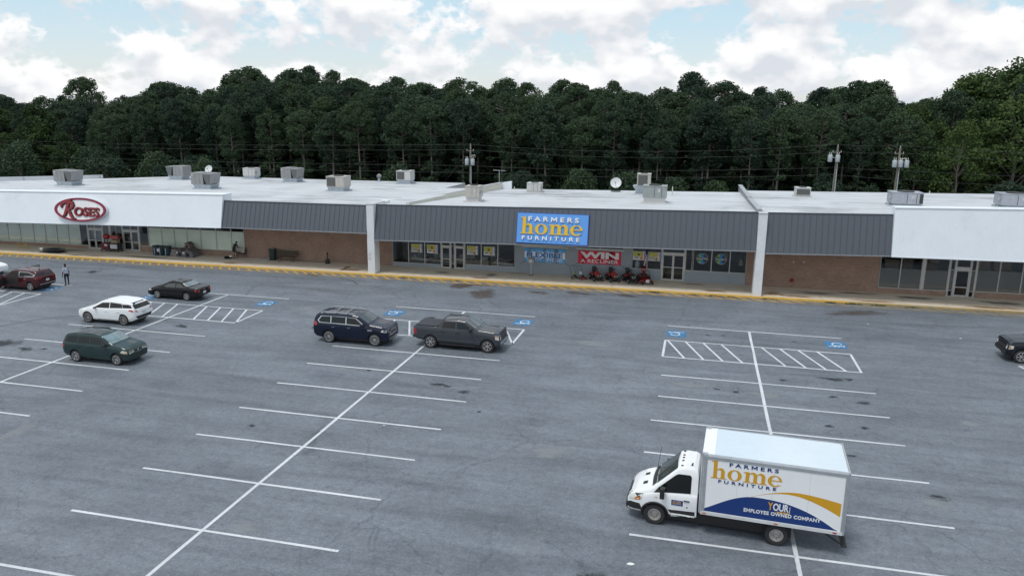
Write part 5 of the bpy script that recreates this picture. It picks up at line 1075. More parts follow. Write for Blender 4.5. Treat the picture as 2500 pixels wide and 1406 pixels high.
def boolean_arches(me, cuts):
    """subtract the wheel wells from the shell"""
    a = bpy.data.objects.new('shell_tmp', me); COL.objects.link(a); tmp = [a]
    for c in cuts:
        b = bpy.data.objects.new('well_tmp', c.mesh('well')); COL.objects.link(b); tmp.append(b); md = a.modifiers.new('w', 'BOOLEAN'); md.operation = 'DIFFERENCE'; md.object = b; md.solver = 'EXACT'
    dg = bpy.context.evaluated_depsgraph_get(); out = bpy.data.meshes.new_from_object(a.evaluated_get(dg))
    for o in tmp: bpy.data.objects.remove(o)
    bm = bmesh.new(); bm.from_mesh(out)
    for f in bm.faces: f.smooth = True
    for e in bm.edges: e.smooth = not (len(e.link_faces) == 2 and e.calc_face_angle(0) > R(32))
    bm.to_mesh(out); bm.free(); return out
class Car:
    def __init__(s, name, label, cat, body, loc, heading, wr=.36, ww=.24, inset=.0):
        s.b = body; s.t = thing(name, label, cat, loc, heading); s.wr = wr; s.mb = body.make(); s.bvh = None
        me = s.mb.mesh('shell', 28); bm = bmesh.new(); bm.from_mesh(me); s.bvh = BVHTree.FromBMesh(bm); bm.free(); s.me = me; s.ww = ww
    def finish_shell(s, paint_m, well=.055):
        cuts = []
        for x in (s.b.xr, s.b.xf):
            for sy in (-1, 1):
                c = MB(); w = s.b.W/2; c.cyl((x, sy*(w-.34) if sy > 0 else -w-.1, s.wr+.015), s.wr+well, .44, 28, 'y'); cuts.append(c)
        out = boolean_arches(s.me, cuts); s.shell = link('body', out, paint_m, s.t)
        inner = MB(); w = s.b.W/2; inner.box(s.b.xr-.5, s.b.xf+.5, -w+.32, w-.32, .16, .5); inner.build('underbody', M_BLK, s.t)
        return s.shell
    def ray(s, p, d):
        h = s.bvh.ray_cast(Vector(p), Vector(d)); return h if h[0] is not None else s.bvh.find_nearest(Vector(p)+Vector(d)*2)
    def patch(s, name, m, poly, view, off=.006, parent=None, res=.14, thick=0., raw=False):
        """a panel, lens or pane lying on the shell: outline given in the side (x,z), front/rear (y,z) or top (x,y) view"""
        if not raw and view in 'LR': poly = [(s.b.xm(a), s.b.zm(b)) for a, b in poly]
        elif not raw and view in 'FB': poly = [(a, s.b.zm(b)) for a, b in poly]
        elif not raw: poly = [(s.b.xm(a), b) for a, b in poly]
        bm = bmesh.new(); vs = [bm.verts.new((a, b, 0)) for a, b in poly]; bm.faces.new(vs)
        for ax in (0, 1):
            lo, hi = min(p[ax] for p in poly), max(p[ax] for p in poly); k = max(1, int((hi-lo)/res))
            for i in range(1, k):
                c = [0, 0, 0]; c[ax] = lo+(hi-lo)*i/k; nn = [0, 0, 0]; nn[ax] = 1
                bmesh.ops.bisect_plane(bm, geom=bm.verts[:]+bm.edges[:]+bm.faces[:], plane_co=c, plane_no=nn)
        for v in bm.verts:
            a, b = v.co.x, v.co.y
            o, d = {'L': ((a, 4, b), (0, -1, 0)), 'R': ((a, -4, b), (0, 1, 0)), 'F': ((6, a, b), (-1, 0, 0)), 'B': ((-6, a, b), (1, 0, 0)), 'T': ((a, b, 5), (0, 0, -1))}[view]
            h = s.ray(o, d); v.co = h[0]+h[1]*off
        if thick:
            r = bmesh.ops.extrude_face_region(bm, geom=bm.faces[:]); 
            nv = [g for g in r['geom'] if isinstance(g, bmesh.types.BMVert)]
            for v in nv: h = s.bvh.find_nearest(v.co); v.co += h[1]*thick
        bmesh.ops.recalc_face_normals(bm, faces=bm.faces)
        for f in bm.faces: f.smooth = True
        for e in bm.edges: e.smooth = not (len(e.link_faces) == 2 and e.calc_face_angle(0) > R(35))
        me = bpy.data.meshes.new(name); bm.to_mesh(me); bm.free()
        return link(name, me, m, parent or s.t)
    def both(s, name, m, poly, off=.006, **k): return [s.patch(name, m, poly, v, off, **k) for v in 'LR']
    def join_patches(s, name, m, specs, off=.006, parent=None):
        os_ = [s.patch(name+'_p', m, p, v, off, res=.1) for p, v in specs]; bm = bmesh.new()
        for o in os_: bm.from_mesh(o.data)
        me = bpy.data.meshes.new(name); bm.to_mesh(me); bm.free()
        for o in os_: bpy.data.objects.remove(o)
        return link(name, me, m, parent or s.t)
    def screen(s, name, m, xa, xb, view, inset=.075, n=6, off=.006):
        """windscreen or rear window between body stations xa (low) and xb (high)"""
        L, T = [], []
        xa, xb = s.b.xm(xa), s.b.xm(xb)
        for k in range(n+1):
            x = xa+(xb-xa)*k/n; z = interp(s.b.top, x); y = s.b.roof_y(x)-inset; L.append((y, z)); T.append((-y, z))
        return s.patch(name, m, L+T[::-1], view, off, res=.12, raw=True)
    def wheels(s, style='spoke', n=5, rim=M_RIM, rr=.66, y=None, dual=False, dark=None):
        r, w = s.wr, s.ww; W = s.b.W/2
        ty = MB().lathe([(r*rr, -w/2), (r*.90, -w/2-.008), (r*.985, -w*.40), (r, -w*.25), (r, w*.25), (r*.985, w*.40), (r*.90, w/2+.008), (r*rr, w/2)], 32, 'y').mesh('tyre', 40); ty.materials.append(M_TYRE)
        rm = MB(); R_ = r*rr; rm.lathe([(R_, -w*.45), (R_+.004, w/2-.002), (R_-.022, w/2+.004), (R_-.03, w/2-.03), (R_-.04, -w*.2)], 28, 'y')
        if style == 'steel':
            rm.lathe([(0, w*.46), (R_*.30, w*.46), (R_*.36, w*.30), (R_*.55, w*.22), (R_*.80, w*.30), (R_*.93, w*.36)], 24, 'y')
            for k in range(8): a = k*math.pi/4; rm.cyl((math.cos(a)*R_*.66, w*.23, math.sin(a)*R_*.66), .035, .02, 8, 'y')
        else:
            rm.lathe([(0, w*.40), (R_*.17, w*.40), (R_*.20, w*.33)], 16, 'y')
            for k in range(n):
                a = 2*math.pi*k/n+.2; c, sn = math.cos(a), math.sin(a); t = .62*R_/n
                rad = Vector((c, 0, sn)); tan = Vector((-sn, 0, c)); yv = Vector((0, 1, 0)); i0, o0 = R_*.15, R_*.95
                q = [rad*i0-tan*t*.8, rad*i0+tan*t*.8, rad*o0+tan*t, rad*o0-tan*t]
                rm.hexa([tuple(v+yv*w*.24) for v in q]+[tuple(v+yv*w*.37) for v in q])
        rme = rm.mesh('rim', 35); rme.materials.append(rim)
        bk = MB().lathe([(0, w*.12), (R_*.97, w*.12)], 24, 'y').mesh('brake_shadow'); bk.materials.append(M_RIM if style == 'steel' and not dark else M_HUBSHADE)  # dark disc painted as the shade behind the spokes
        for x in (s.b.xr, s.b.xf):
            for sy in (1, -1):
                yy = W-w/2-.015 if y is None else y
                o = bpy.data.objects.new('wheel', ty); COL.objects.link(o); o.parent = s.t; o.location = (x, sy*yy, r); o.rotation_euler = (0, random.uniform(0, 3), 0 if sy > 0 else math.pi)
                for me in (rme, bk): q = bpy.data.objects.new('rim' if me is rme else 'hub_shade_disc', me); COL.objects.link(q); q.parent = o
    def mirrors(s, x, z, m, sz=(.16, .20, .13)):
        z = s.b.zm(z)
        for sy in (1, -1):
            h = s.ray((x, sy*4, z), (0, -sy, 0)); y = h[0].y
            mb = MB(); mb.ball((x-.02, y+sy*(.06+sz[1]/2), z+.03), sz[0]/2, sz[1]/2, sz[2]/2, 10, 6); mb.cbox((x+.01, y+sy*.04, z), (.06, .12, .04)); o = mb.build('mirror', m, s.t, smooth=50)
            MB().box(x-.02-sz[0]/2-.001, x-.02-sz[0]/2*.8, y+sy*(.06+sz[1]/2)-sz[1]*.38, y+sy*(.06+sz[1]/2)+sz[1]*.38, z+.03-sz[2]*.33, z+.03+sz[2]*.33).build('mirror_glass', M_CGLASSL, o)
    def handle(s, door, x, z, m, view):
        z = s.b.zm(z); sy = 1 if view == 'L' else -1; h = s.ray((x, sy*4, z), (0, -sy, 0)); y = h[0].y
        MB().box(x-.1, x+.1, min(y+sy*.012, y+sy*.045), max(y+sy*.012, y+sy*.045), z-.016, z+.016).build('handle', m, door)
    def doors(s, polys, m, hx, hz, hm):
        for poly, x in zip(polys, hx):
            for v in 'LR':
                d = s.patch('door', m, poly, v, .001, res=.16, thick=.006); s.handle(d, x, hz, hm, v)
    def plate(s, view, z, y=0, w=.32):
        z = s.b.zm(z); o, d = ((6, y, z), (-1, 0, 0)) if view == 'F' else ((-6, y, z), (1, 0, 0)); h = s.ray(o, d); x = h[0].x; k = 1 if view == 'F' else -1
        MB().box(min(x+k*.006, x+k*.03), max(x+k*.006, x+k*.03), y-w/2, y+w/2, z-.08, z+.08).build('licence_plate', M_PLATE, s.t)
def win(x0, x1, z0, z1, sl0=0., sl1=0.): return [(x0, z0), (x1, z0), (x1-sl1, z1), (x0+sl0, z1)]
M_RAIL = mat('brushed_rail', (.42, .43, .45), .45, .6)
HPX, HMX = 0., math.pi    # heading +X or -X

def navy_suv():
    xr, xf = -1.54, 1.54
    b = Body(xr, xf, 2.03, [(-2.76, .80), (-2.74, 1.18), (-2.70, 1.40), (-2.60, 1.68), (-2.46, 1.82), (-1.9, 1.89), (-.8, 1.92), (.05, 1.90), (.45, 1.83), (1.18, 1.34), (1.34, 1.27), (2.05, 1.20), (2.36, 1.12), (2.50, .98), (2.54, .66)],
             [(-2.76, 1.20), (-1, 1.17), (.6, 1.14), (1.3, 1.12), (2.5, .98)], [(-2.76, .50), (-2.5, .36), (-2, .30), (2, .28), (2.54, .36)], .17, .80, .88, .55, .36, .11, [(0, 0), (.5, .48), (1.15, 1.21), (1.75, 1.74), (2, 1.95)])
    c = Car('navy_suv', 'navy blue full-size SUV with roof rails beside the grey pickup', 'car', b, (-20.55, 43.75, 0), HPX+.008, .40, .27); P = paint('navy', (.004, .008, .026), .3); c.finish_shell(P)
    c.screen('windscreen', M_CGLASSL, 1.12, .50, 'F'); c.screen('rear_window', M_CGLASS, -2.69, -2.53, 'B', .1)
    c.both('window_trim', M_CHROME, [(-2.40, 1.38), (-2.25, 1.22), (.92, 1.17), (.30, 1.68), (-.6, 1.73), (-2.15, 1.70)], .004)
    for w in ([(-2.32, 1.38), (-2.2, 1.255), (-1.42, 1.24), (-1.42, 1.69), (-2.1, 1.67)], win(-1.36, -.40, 1.24, 1.70), [(-.34, 1.23), (.80, 1.205), (.26, 1.655), (-.34, 1.70)]): c.both('side_window', M_CGLASS, w, .008)
    c.doors([[(-1.30, .48), (-.38, .48), (-.38, 1.15), (-1.42, 1.16), (-1.42, .95), (-1.18, .80)], [(-.36, .48), (.95, .48), (.95, 1.12), (-.36, 1.15)]], P, (-1.2, -.15), 1.02, M_CHROME)
    c.wheels('spoke', 14, M_RIM, .74); c.mirrors(.78, 1.22, P, (.2, .22, .18))
    for sy in (1, -1): MB().tube([(-2.1, sy*.74, 1.81), (-1.9, sy*.74, 1.91), (-.8, sy*.75, 1.945), (.0, sy*.74, 1.915), (.22, sy*.73, 1.82)], .028, 8).build('roof_rail', M_RAIL, c.t)
    for x in (-1.25, -.45): MB().tube([(x, -.74, 1.93), (x, 0, 1.945), (x, .74, 1.93)], .024, 8).build('roof_bar', M_RAIL, c.t)
    c.patch('grille', M_BLK, [(-.42, .72), (.42, .72), (.50, 1.02), (-.50, 1.02)], 'F', .006); c.patch('grille_surround', M_CHROME, [(-.50, .66), (.50, .66), (.58, 1.07), (-.58, 1.07)], 'F', .003)
    for z in (.80, .88, .95): c.patch('grille_bar', M_CHROME, [(-.45, z), (.45, z), (.45, z+.02), (-.45, z+.02)], 'F', .010)
    for sy in (1, -1):
        c.join_patches('headlight', M_LAMP, [([(sy*.60, .90), (sy*.84, .90), (sy*.84, 1.03), (sy*.62, 1.03)], 'F'), ([(2.05, .92), (2.46, .90), (2.44, 1.02), (2.12, 1.02)], 'L' if sy > 0 else 'R')], .008)
        c.join_patches('tail_light', M_RED, [([(sy*.70, 1.02), (sy*.86, 1.02), (sy*.86, 1.28), (sy*.72, 1.28)], 'B'), ([(-2.72, 1.02), (-2.42, 1.05), (-2.48, 1.26), (-2.70, 1.28)], 'L' if sy > 0 else 'R')], .008)
        c.patch('fender_vent', M_CHROME, [(1.10, .92), (1.40, .95), (1.36, 1.02), (1.08, 1.00)], 'L' if sy > 0 else 'R', .008)
    c.patch('lower_bumper_trim', M_CHROME, [(-.70, .44), (.70, .44), (.70, .49), (-.70, .49)], 'F', .008); c.patch('lower_grille', M_BLK, [(-.6, .50), (.6, .50), (.55, .60), (-.55, .60)], 'F', .006); c.both('sill', M_BLK, [(-1.05, .32), (1.05, .32), (1.05, .42), (-1.05, .42)], .01)
    c.patch('rear_bumper', M_BLK, [(-.8, .52), (.8, .52), (.8, .66), (-.8, .66)], 'B', .008); c.plate('B', .95)
def grey_pickup():
    xr, xf = -1.83, 1.83
    b = Body(xr, xf, 2.03, [(-3.08, .70), (-3.07, 1.30), (-3.04, 1.345), (-1.36, 1.36), (-1.32, 1.40), (-1.16, 1.84), (-.98, 1.92), (-.1, 1.95), (.42, 1.90), (1.16, 1.40), (1.32, 1.345), (2.30, 1.27), (2.60, 1.20), (2.70, 1.05), (2.76, .62)],
             [(-3.08, 1.27), (-1.4, 1.29), (.9, 1.26), (1.4, 1.20), (2.6, 1.08)], [(-3.08, .62), (-2.8, .52), (-2, .42), (2, .36), (2.76, .42)], .18, .86, .95, .42, .16, .10, [(0, 0), (.5, .48), (1.25, 1.29), (1.75, 1.71), (2, 1.93)])
    c = Car('grey_pickup', 'dark grey crew cab pickup with a black bed cover', 'truck', b, (-13.72, 44.35, 0), HPX-.01, .41, .28); P = paint('grey', (.045, .050, .060), .4); c.finish_shell(P, .065)
    c.screen('windscreen', M_CGLASSL, 1.10, .47, 'F'); c.screen('rear_window', M_CGLASS, -1.29, -1.18, 'B', .16)
    for w in ([(-1.08, 1.33), (-.22, 1.31), (-.22, 1.77), (-.98, 1.75)], [(-.12, 1.31), (.92, 1.28), (.86, 1.36), (.36, 1.74), (-.12, 1.78)]): c.both('side_window', M_CGLASS, w, .008)
    c.doors([[(-1.13, .55), (-.18, .55), (-.18, 1.27), (-1.13, 1.28)], [(-.15, .55), (1.05, .55), (1.05, 1.22), (-.15, 1.27)]], P, (-1.0, -.02), 1.10, M_BLK)
    c.patch('bed_cover', mat('vinyl_bed_cover', (.028, .032, .038), .6, var=.08), [(-2.98, -.80), (-1.42, -.80), (-1.42, .80), (-2.98, .80)], 'T', .012, thick=.03)
    MB().box(-1.352, -1.335, -.985, .985, .6, 1.30).build('bed_gap', M_BLK, c.t)
    c.wheels('spoke', 6, M_RIM, .68); c.mirrors(.82, 1.33, M_BLK, (.18, .26, .26))
    for sy in (1, -1):
        vw = 'L' if sy > 0 else 'R'
        c.join_patches('headlight', M_LAMP, [([(sy*.66, .84), (sy*.86, .84), (sy*.86, 1.10), (sy*.68, 1.10)], 'F'), ([(2.42, .88), (2.68, .84), (2.64, 1.08), (2.38, 1.08)], vw)], .008)
        c.patch('turn_lamp', M_AMBER, [(2.40, 1.00), (2.60, .99), (2.58, 1.06), (2.38, 1.06)], vw, .011)
        c.join_patches('tail_light', M_RED, [([(sy*.84, .85), (sy*.95, .85), (sy*.95, 1.20), (sy*.84, 1.20)], 'B'), ([(-3.04, .85), (-2.84, .90), (-2.88, 1.16), (-3.04, 1.20)], vw)], .008)
        c.patch('fender_vent', M_BLK, [(1.18, 1.0), (1.30, .86), (1.34, .92), (1.24, 1.08)], vw, .008)
        MB().box(-1.2, 1.1, min(sy*.93, sy*1.03), max(sy*.93, sy*1.03), .34, .40).build('running_board', M_BLK, c.t)
        c.patch('side_strip', M_BLK, [(-2.9, .62), (-2.4, .62), (-2.4, .66), (-2.9, .66)], vw, .006)  # flat black strip; the shell has no crease here
    for y in (-.45, -.15, .15, .45): c.patch('roof_rib', mat('painted_roof_sheen', (.10, .105, .115), .2, .4, 1.), [(-.9, y-.05), (.25, y-.05), (.25, y+.05), (-.9, y+.05)], 'T', .004, thick=.012)  # ribs lighter than the body paint: roof sheen put into their colour
    c.patch('grille', M_BLK, [(-.60, .78), (.60, .78), (.64, 1.10), (-.64, 1.10)], 'F', .008); c.patch('grille_bar', mat('grille_grey', (.10, .10, .10), .4, .5), [(-.58, .90), (.58, .90), (.60, .97), (-.60, .97)], 'F', .012)
    c.patch('front_bumper', M_CHROME, [(-.85, .58), (.85, .58), (.85, .72), (-.85, .72)], 'F', .012, thick=.05); c.patch('lower_grille', M_BLK, [(-.7, .46), (.7, .46), (.7, .57), (-.7, .57)], 'F', .008)
    MB().box(-3.04, -2.88, -.86, .86, .58, .74).build('rear_bumper', mat('bumper_grey', (.06, .062, .066), .5, .3), c.t, bevel=.03); c.plate('B', .95)
def green_suv():
    xr, xf = -1.355, 1.355
    b = Body(xr, xf, 1.82, [(-2.33, .62), (-2.31, 1.0), (-2.27, 1.16), (-2.12, 1.50), (-1.98, 1.62), (-1.4, 1.68), (-.5, 1.70), (.15, 1.66), (.40, 1.60), (1.12, 1.13), (1.26, 1.08), (1.85, .98), (2.12, .90), (2.24, .78), (2.27, .50)],
             [(-2.33, 1.04), (-1, 1.02), (.6, .99), (1.2, .97), (2.2, .80)], [(-2.33, .45), (-2.1, .34), (-1.7, .27), (1.8, .25), (2.27, .32)], .20, .78, .88, .58, .34, .10, [(0, 0), (.4, .40), (1.0, 1.07), (1.5, 1.52), (1.8, 1.79)])
    c = Car('green_suv', 'dark green compact SUV with hazy headlights on the left', 'car', b, (-32.95, 36.3, 0), HPX+.015, .345, .23); P = paint('green', (.017, .036, .038), .25); c.finish_shell(P)
    c.screen('windscreen', mat('pale_windscreen', (.16, .23, .25), .05, 0, .6, var=.4, vscale=1.5, spec=.5), 1.08, .44, 'F'); c.screen('rear_window', M_CGLASS, -2.25, -2.06, 'B', .09)  # windscreen with a paler base colour than the other cars
    for w in ([(-2.10, 1.12), (-1.28, 1.09), (-1.16, 1.50), (-1.86, 1.48)], [(-1.20, 1.09), (-.40, 1.07), (-.40, 1.51), (-1.04, 1.50)], [(-.32, 1.07), (.84, 1.04), (.24, 1.46), (-.32, 1.51)]): c.both('side_window', M_CGLASS, w, .008)
    c.doors([[(-.98, .40), (-.36, .40), (-.36, 1.01), (-1.2, 1.02), (-1.2, .80)], [(-.33, .40), (.88, .40), (.88, .98), (-.33, 1.01)]], P, (-1.05, -.15), .90, P)
    c.both('cladding', mat('green_cladding', (.020, .038, .039), .5), [(-.92, .27), (.95, .27), (.95, .42), (-.92, .42)], .008)
    c.wheels('spoke', 6, M_RIM, .70); c.mirrors(.72, 1.06, M_BLK)
    c.patch('sunroof', M_CGLASS, [(-.45, -.40), (.05, -.40), (.05, .40), (-.45, .40)], 'T', .006)
    for sy in (1, -1):
        vw = 'L' if sy > 0 else 'R'; MB().tube([(-1.75, sy*.64, 1.62), (-1.2, sy*.65, 1.70), (-.2, sy*.65, 1.69), (.1, sy*.64, 1.62)], .018, 6).build('roof_rail', M_BLK, c.t)
        c.join_patches('headlight', mat('hazy_headlamp', (.50, .50, .42), .35, 0, .5), [([(sy*.32, .70), (sy*.74, .66), (sy*.76, .80), (sy*.36, .80)], 'F'), ([(1.70, .74), (2.18, .66), (2.16, .80), (1.86, .86)], vw)], .009)
        c.patch('turn_lamp', M_AMBER, [(2.02, .68), (2.17, .66), (2.15, .72), (2.04, .74)], vw, .012)
        c.join_patches('tail_light', M_RED, [([(sy*.66, .80), (sy*.78, .80), (sy*.76, 1.08), (sy*.68, 1.08)], 'B'), ([(-2.28, .80), (-2.12, .84), (-2.14, 1.06), (-2.26, 1.08)], vw)], .008)
    c.patch('grille', M_BLK, [(-.24, .68), (.24, .68), (.28, .80), (-.28, .80)], 'F', .009); c.patch('grille_surround', M_CHROME, [(-.29, .65), (.29, .65), (.33, .84), (-.33, .84)], 'F', .005); c.patch('badge', M_CHROME, [(-.06, .69), (.06, .69), (.06, .79), (-.06, .79)], 'F', .014)
    c.patch('lower_grille', M_BLK, [(-.5, .40), (.5, .40), (.5, .54), (-.5, .54)], 'F', .008); c.patch('faded_roof', mat('oxidised_clearcoat', (.03, .045, .06), .5, .2, .3, var=.5, vscale=2.5), [(-1.5, -.42), (-.6, -.42), (-.6, .42), (-1.5, .42)], 'T', .003); c.plate('B', .7)
def white_suv():
    xr, xf = -1.41, 1.41
    b = Body(xr, xf, 1.92, [(-2.48, .62), (-2.46, .98), (-2.40, 1.12), (-2.16, 1.44), (-1.98, 1.56), (-1.4, 1.64), (-.5, 1.69), (.05, 1.66), (.35, 1.58), (1.18, 1.10), (1.34, 1.05), (1.95, .93), (2.22, .84), (2.36, .70), (2.40, .46)],
             [(-2.48, 1.06), (-1.7, 1.14), (-.6, 1.05), (.6, 1.00), (1.3, .96), (2.3, .72)], [(-2.48, .48), (-2.2, .34), (-1.9, .27), (1.9, .24), (2.4, .32)], .26, .74, .82, .70, .48, .11, [(0, 0), (.4, .40), (1.0, 1.05), (1.5, 1.50), (1.8, 1.77)])
    c = Car('white_suv', 'white crossover SUV with a dark rear window', 'car', b, (-38.45, 43.5, 0), HMX-.005, .375, .24); P = paint('white', (.78, .79, .80), 0, .3); c.finish_shell(P)
    c.screen('windscreen', M_CGLASSL, 1.12, .42, 'F'); c.screen('rear_window', M_CGLASS, -2.40, -2.02, 'B', .02)
    c.both('side_window', M_CGLASS, [(-.34, 1.09), (.90, 1.05), (.24, 1.44), (-.34, 1.50)], .008); c.both('side_window', M_CGLASS, [(-1.42, 1.17), (-.40, 1.10), (-.40, 1.51), (-1.30, 1.46)], .008); c.both('side_window', M_CGLASS, [(-2.24, 1.20), (-1.46, 1.17), (-1.34, 1.42), (-2.06, 1.44)], .008)
    c.doors([[(-1.02, .36), (-.38, .36), (-.38, 1.03), (-1.25, 1.07), (-1.25, .82)], [(-.35, .36), (.92, .36), (.92, .97), (-.35, 1.02)]], P, (-1.05, -.12), .90, P)
    c.wheels('spoke', 10, mat('machined_rim', (.42, .40, .38), .3, .7), .74); c.mirrors(.72, 1.04, M_BLK); c.both('sill', M_BLK, [(-.98, .25), (1.0, .25), (1.0, .33), (-.98, .33)], .008)
    c.patch('rear_bumper_trim', M_BLK, [(-.86, .48), (.86, .48), (.82, .66), (-.82, .66)], 'B', .008); c.both('rear_corner_trim', M_BLK, [(-2.45, .44), (-1.90, .34), (-1.95, .44), (-2.44, .60)], .008)
    for sy in (1, -1):
        vw = 'L' if sy > 0 else 'R'
        c.join_patches('tail_light', M_RED, [([(sy*.55, .90), (sy*.80, .94), (sy*.78, 1.06), (sy*.66, 1.02)], 'B'), ([(-2.44, .90), (-1.95, 1.02), (-2.08, 1.10), (-2.40, 1.06)], vw)], .009)
        c.join_patches('headlight', M_LAMP, [([(sy*.50, .66), (sy*.70, .68), (sy*.70, .80), (sy*.60, .78)], 'F'), ([(1.80, .82), (2.30, .68), (2.24, .78), (1.95, .90)], vw)], .008)
    c.patch('grille', M_BLK, [(-.34, .55), (.34, .55), (.42, .78), (-.42, .78)], 'F', .008); c.plate('B', .82)
def black_sedan():
    xr, xf = -1.31, 1.31
    b = Body(xr, xf, 1.73, [(-2.32, .55), (-2.30, .88), (-2.22, .98), (-1.66, 1.02), (-1.50, 1.05), (-.95, 1.33), (-.70, 1.40), (-.2, 1.44), (.12, 1.42), (.38, 1.35), (1.10, .98), (1.25, .93), (1.85, .82), (2.10, .74), (2.22, .62), (2.26, .42)],
             [(-2.32, .90), (-1.5, .94), (0, .91), (1.1, .87), (2.2, .64)], [(-2.32, .40), (-2.1, .30), (-1.8, .22), (1.8, .20), (2.26, .28)], .38, .74, .80, .65, .5, .10)
    c = Car('black_sedan', 'black four-door sedan parked on the blue bay behind the white SUV', 'car', b, (-38.65, 50.55, 0), HMX-.03, .325, .215); P = paint('black', (.003, .003, .0035), .2); c.finish_shell(P)
    c.screen('windscreen', M_CGLASSL, 1.06, .44, 'F'); c.screen('rear_window', mat('sky_painted_glass', (.14, .17, .18), .04, 0, 1., var=.3, spec=.6), -1.44, -1.0, 'B', .09)  # pale base colour stands in for sky reflected in the rear window
    for w in ([(-1.12, .99), (-.40, .97), (-.40, 1.26), (-.78, 1.24)], [(-.33, .97), (.86, .93), (.28, 1.23), (-.33, 1.27)], [(-1.30, 1.0), (-1.15, .995), (-.95, 1.18)]): c.both('side_window', M_CGLASSL, w, .008)
    c.doors([[(-.92, .32), (-.38, .32), (-.38, .91), (-1.1, .93), (-1.1, .72)], [(-.35, .32), (.88, .32), (.88, .88), (-.35, .90)]], P, (-1.0, -.15), .80, P)
    c.wheels('spoke', 5, M_RIM, .66); c.mirrors(.72, .94, P, (.15, .18, .12))
    for sy in (1, -1):
        vw = 'L' if sy > 0 else 'R'
        c.join_patches('tail_light', M_RED, [([(sy*.50, .72), (sy*.74, .72), (sy*.74, .88), (sy*.56, .88)], 'B'), ([(-2.28, .72), (-2.08, .76), (-2.06, .88), (-2.26, .90)], vw)], .009)
        c.join_patches('headlight', M_LAMP, [([(sy*.44, .58), (sy*.70, .58), (sy*.70, .70), (sy*.50, .70)], 'F'), ([(1.75, .66), (2.18, .58), (2.14, .70), (1.85, .76)], vw)], .009)
    c.patch('grille', M_BLK, [(-.3, .50), (.3, .50), (.32, .60), (-.32, .60)], 'F', .008); c.plate('B', .62); c.patch('badge', M_CHROME, [(-.07, .80), (.07, .80), (.07, .84), (-.07, .84)], 'B', .01)
def maroon_suv():
    xr, xf = -1.36, 1.36
    b = Body(xr, xf, 1.84, [(-2.36, .60), (-2.34, 1.0), (-2.28, 1.14), (-2.06, 1.46), (-1.88, 1.57), (-1.4, 1.63), (-.5, 1.66), (.05, 1.64), (.35, 1.57), (1.12, 1.12), (1.28, 1.07), (1.9, .96), (2.16, .87), (2.26, .74), (2.29, .46)],
             [(-2.36, 1.06), (-1.5, 1.08), (0, 1.02), (1.2, .97), (2.2, .76)], [(-2.36, .45), (-2.1, .32), (-1.8, .25), (1.8, .23), (2.29, .30)], .20, .78, .86, .60, .36, .10, [(0, 0), (.4, .40), (1.0, 1.05), (1.5, 1.50), (1.8, 1.77)])
    c = Car('maroon_suv', 'maroon SUV with its front doors open near the standing man', 'car', b, (-52.45, 49.95, 0), HMX+.01, .355, .235); P = paint('maroon', (.050, .006, .010), .3); c.finish_shell(P)
    c.screen('windscreen', M_CGLASSL, 1.07, .42, 'F'); c.screen('rear_window', M_CGLASS, -2.24, -1.96, 'B', .07)
    c.both('window_trim', M_CHROME, [(-1.98, 1.28), (-1.80, 1.13), (-.36, 1.06), (-.36, 1.52), (-1.3, 1.50)], .004); c.both('side_window', M_CGLASS, [(-1.86, 1.27), (-1.72, 1.17), (-.42, 1.10), (-.42, 1.48), (-1.28, 1.46)], .008)
    c.both('door_opening_patch', mat('painted_cabin_shade', (.02, .018, .017), .9, var=.4, vscale=4), [(-.34, .42), (.92, .42), (.92, .98), (.30, 1.48), (-.34, 1.50)], .006)  # dark patch on the uncut shell, painted for the shaded cabin
    for v in 'LR':
        d = c.patch('door', P, [(-1.0, .38), (-.40, .38), (-.40, 1.04), (-1.2, 1.08), (-1.2, .84)], v, .001, res=.16, thick=.006); c.handle(d, -1.02, .93, M_CHROME, v)
        sy = 1 if v == 'L' else -1
        # opened front door hinged at the front
        hx = .93; hy = c.ray((hx, sy*4, .8), (0, -sy, 0))[0].y; a = R(62)
        pv = bpy.data.objects.new('open_door', MB().hexa([(0, -.03, -.42), (-1.22, -.03, -.42), (-1.22, .03, -.42), (0, .03, -.42), (0, -.03, .16), (-1.25, -.03, .22), (-1.25, .03, .22), (0, .03, .16)]).mesh('open_door')); COL.objects.link(pv); pv.data.materials.append(P); pv.parent = c.t; pv.location = (hx, hy+sy*.03, .82); pv.rotation_euler[2] = -sy*a
        fr = MB(); fr.tube([(-.05, 0, .17), (-.62, 0, .62), (-1.18, 0, .68), (-1.22, 0, .2)], .03, 6); fr.build('window_frame', M_BLK, pv)
        MB().add([(-.12, 0, .18), (-1.2, 0, .22), (-1.16, 0, .64), (-.64, 0, .58)], [(0, 1, 2, 3)]).build('pane', glass_mat('door_glass', (.45, .5, .5)), pv); MB().box(-1.1, -.2, min(-sy*.035, -sy*.07), max(-sy*.035, -sy*.07), -.3, .1).build('door_lining', M_BLK, pv)
        mb = MB(); mb.ball((-.12, sy*.16, .24), .08, .11, .07, 10, 6); mb.build('mirror', P, pv)
    c.wheels('spoke', 5, M_RIM, .68)
    for sy in (1, -1):
        vw = 'L' if sy > 0 else 'R'
        c.join_patches('tail_light', M_RED, [([(sy*.50, .94), (sy*.78, .96), (sy*.76, 1.06), (sy*.56, 1.04)], 'B'), ([(-2.30, .95), (-1.98, 1.0), (-2.0, 1.08), (-2.26, 1.08)], vw)], .009)
        c.join_patches('headlight', M_LAMP, [([(sy*.46, .68), (sy*.70, .70), (sy*.70, .80), (sy*.52, .78)], 'F'), ([(1.80, .80), (2.2, .70), (2.16, .80), (1.9, .86)], vw)], .008)
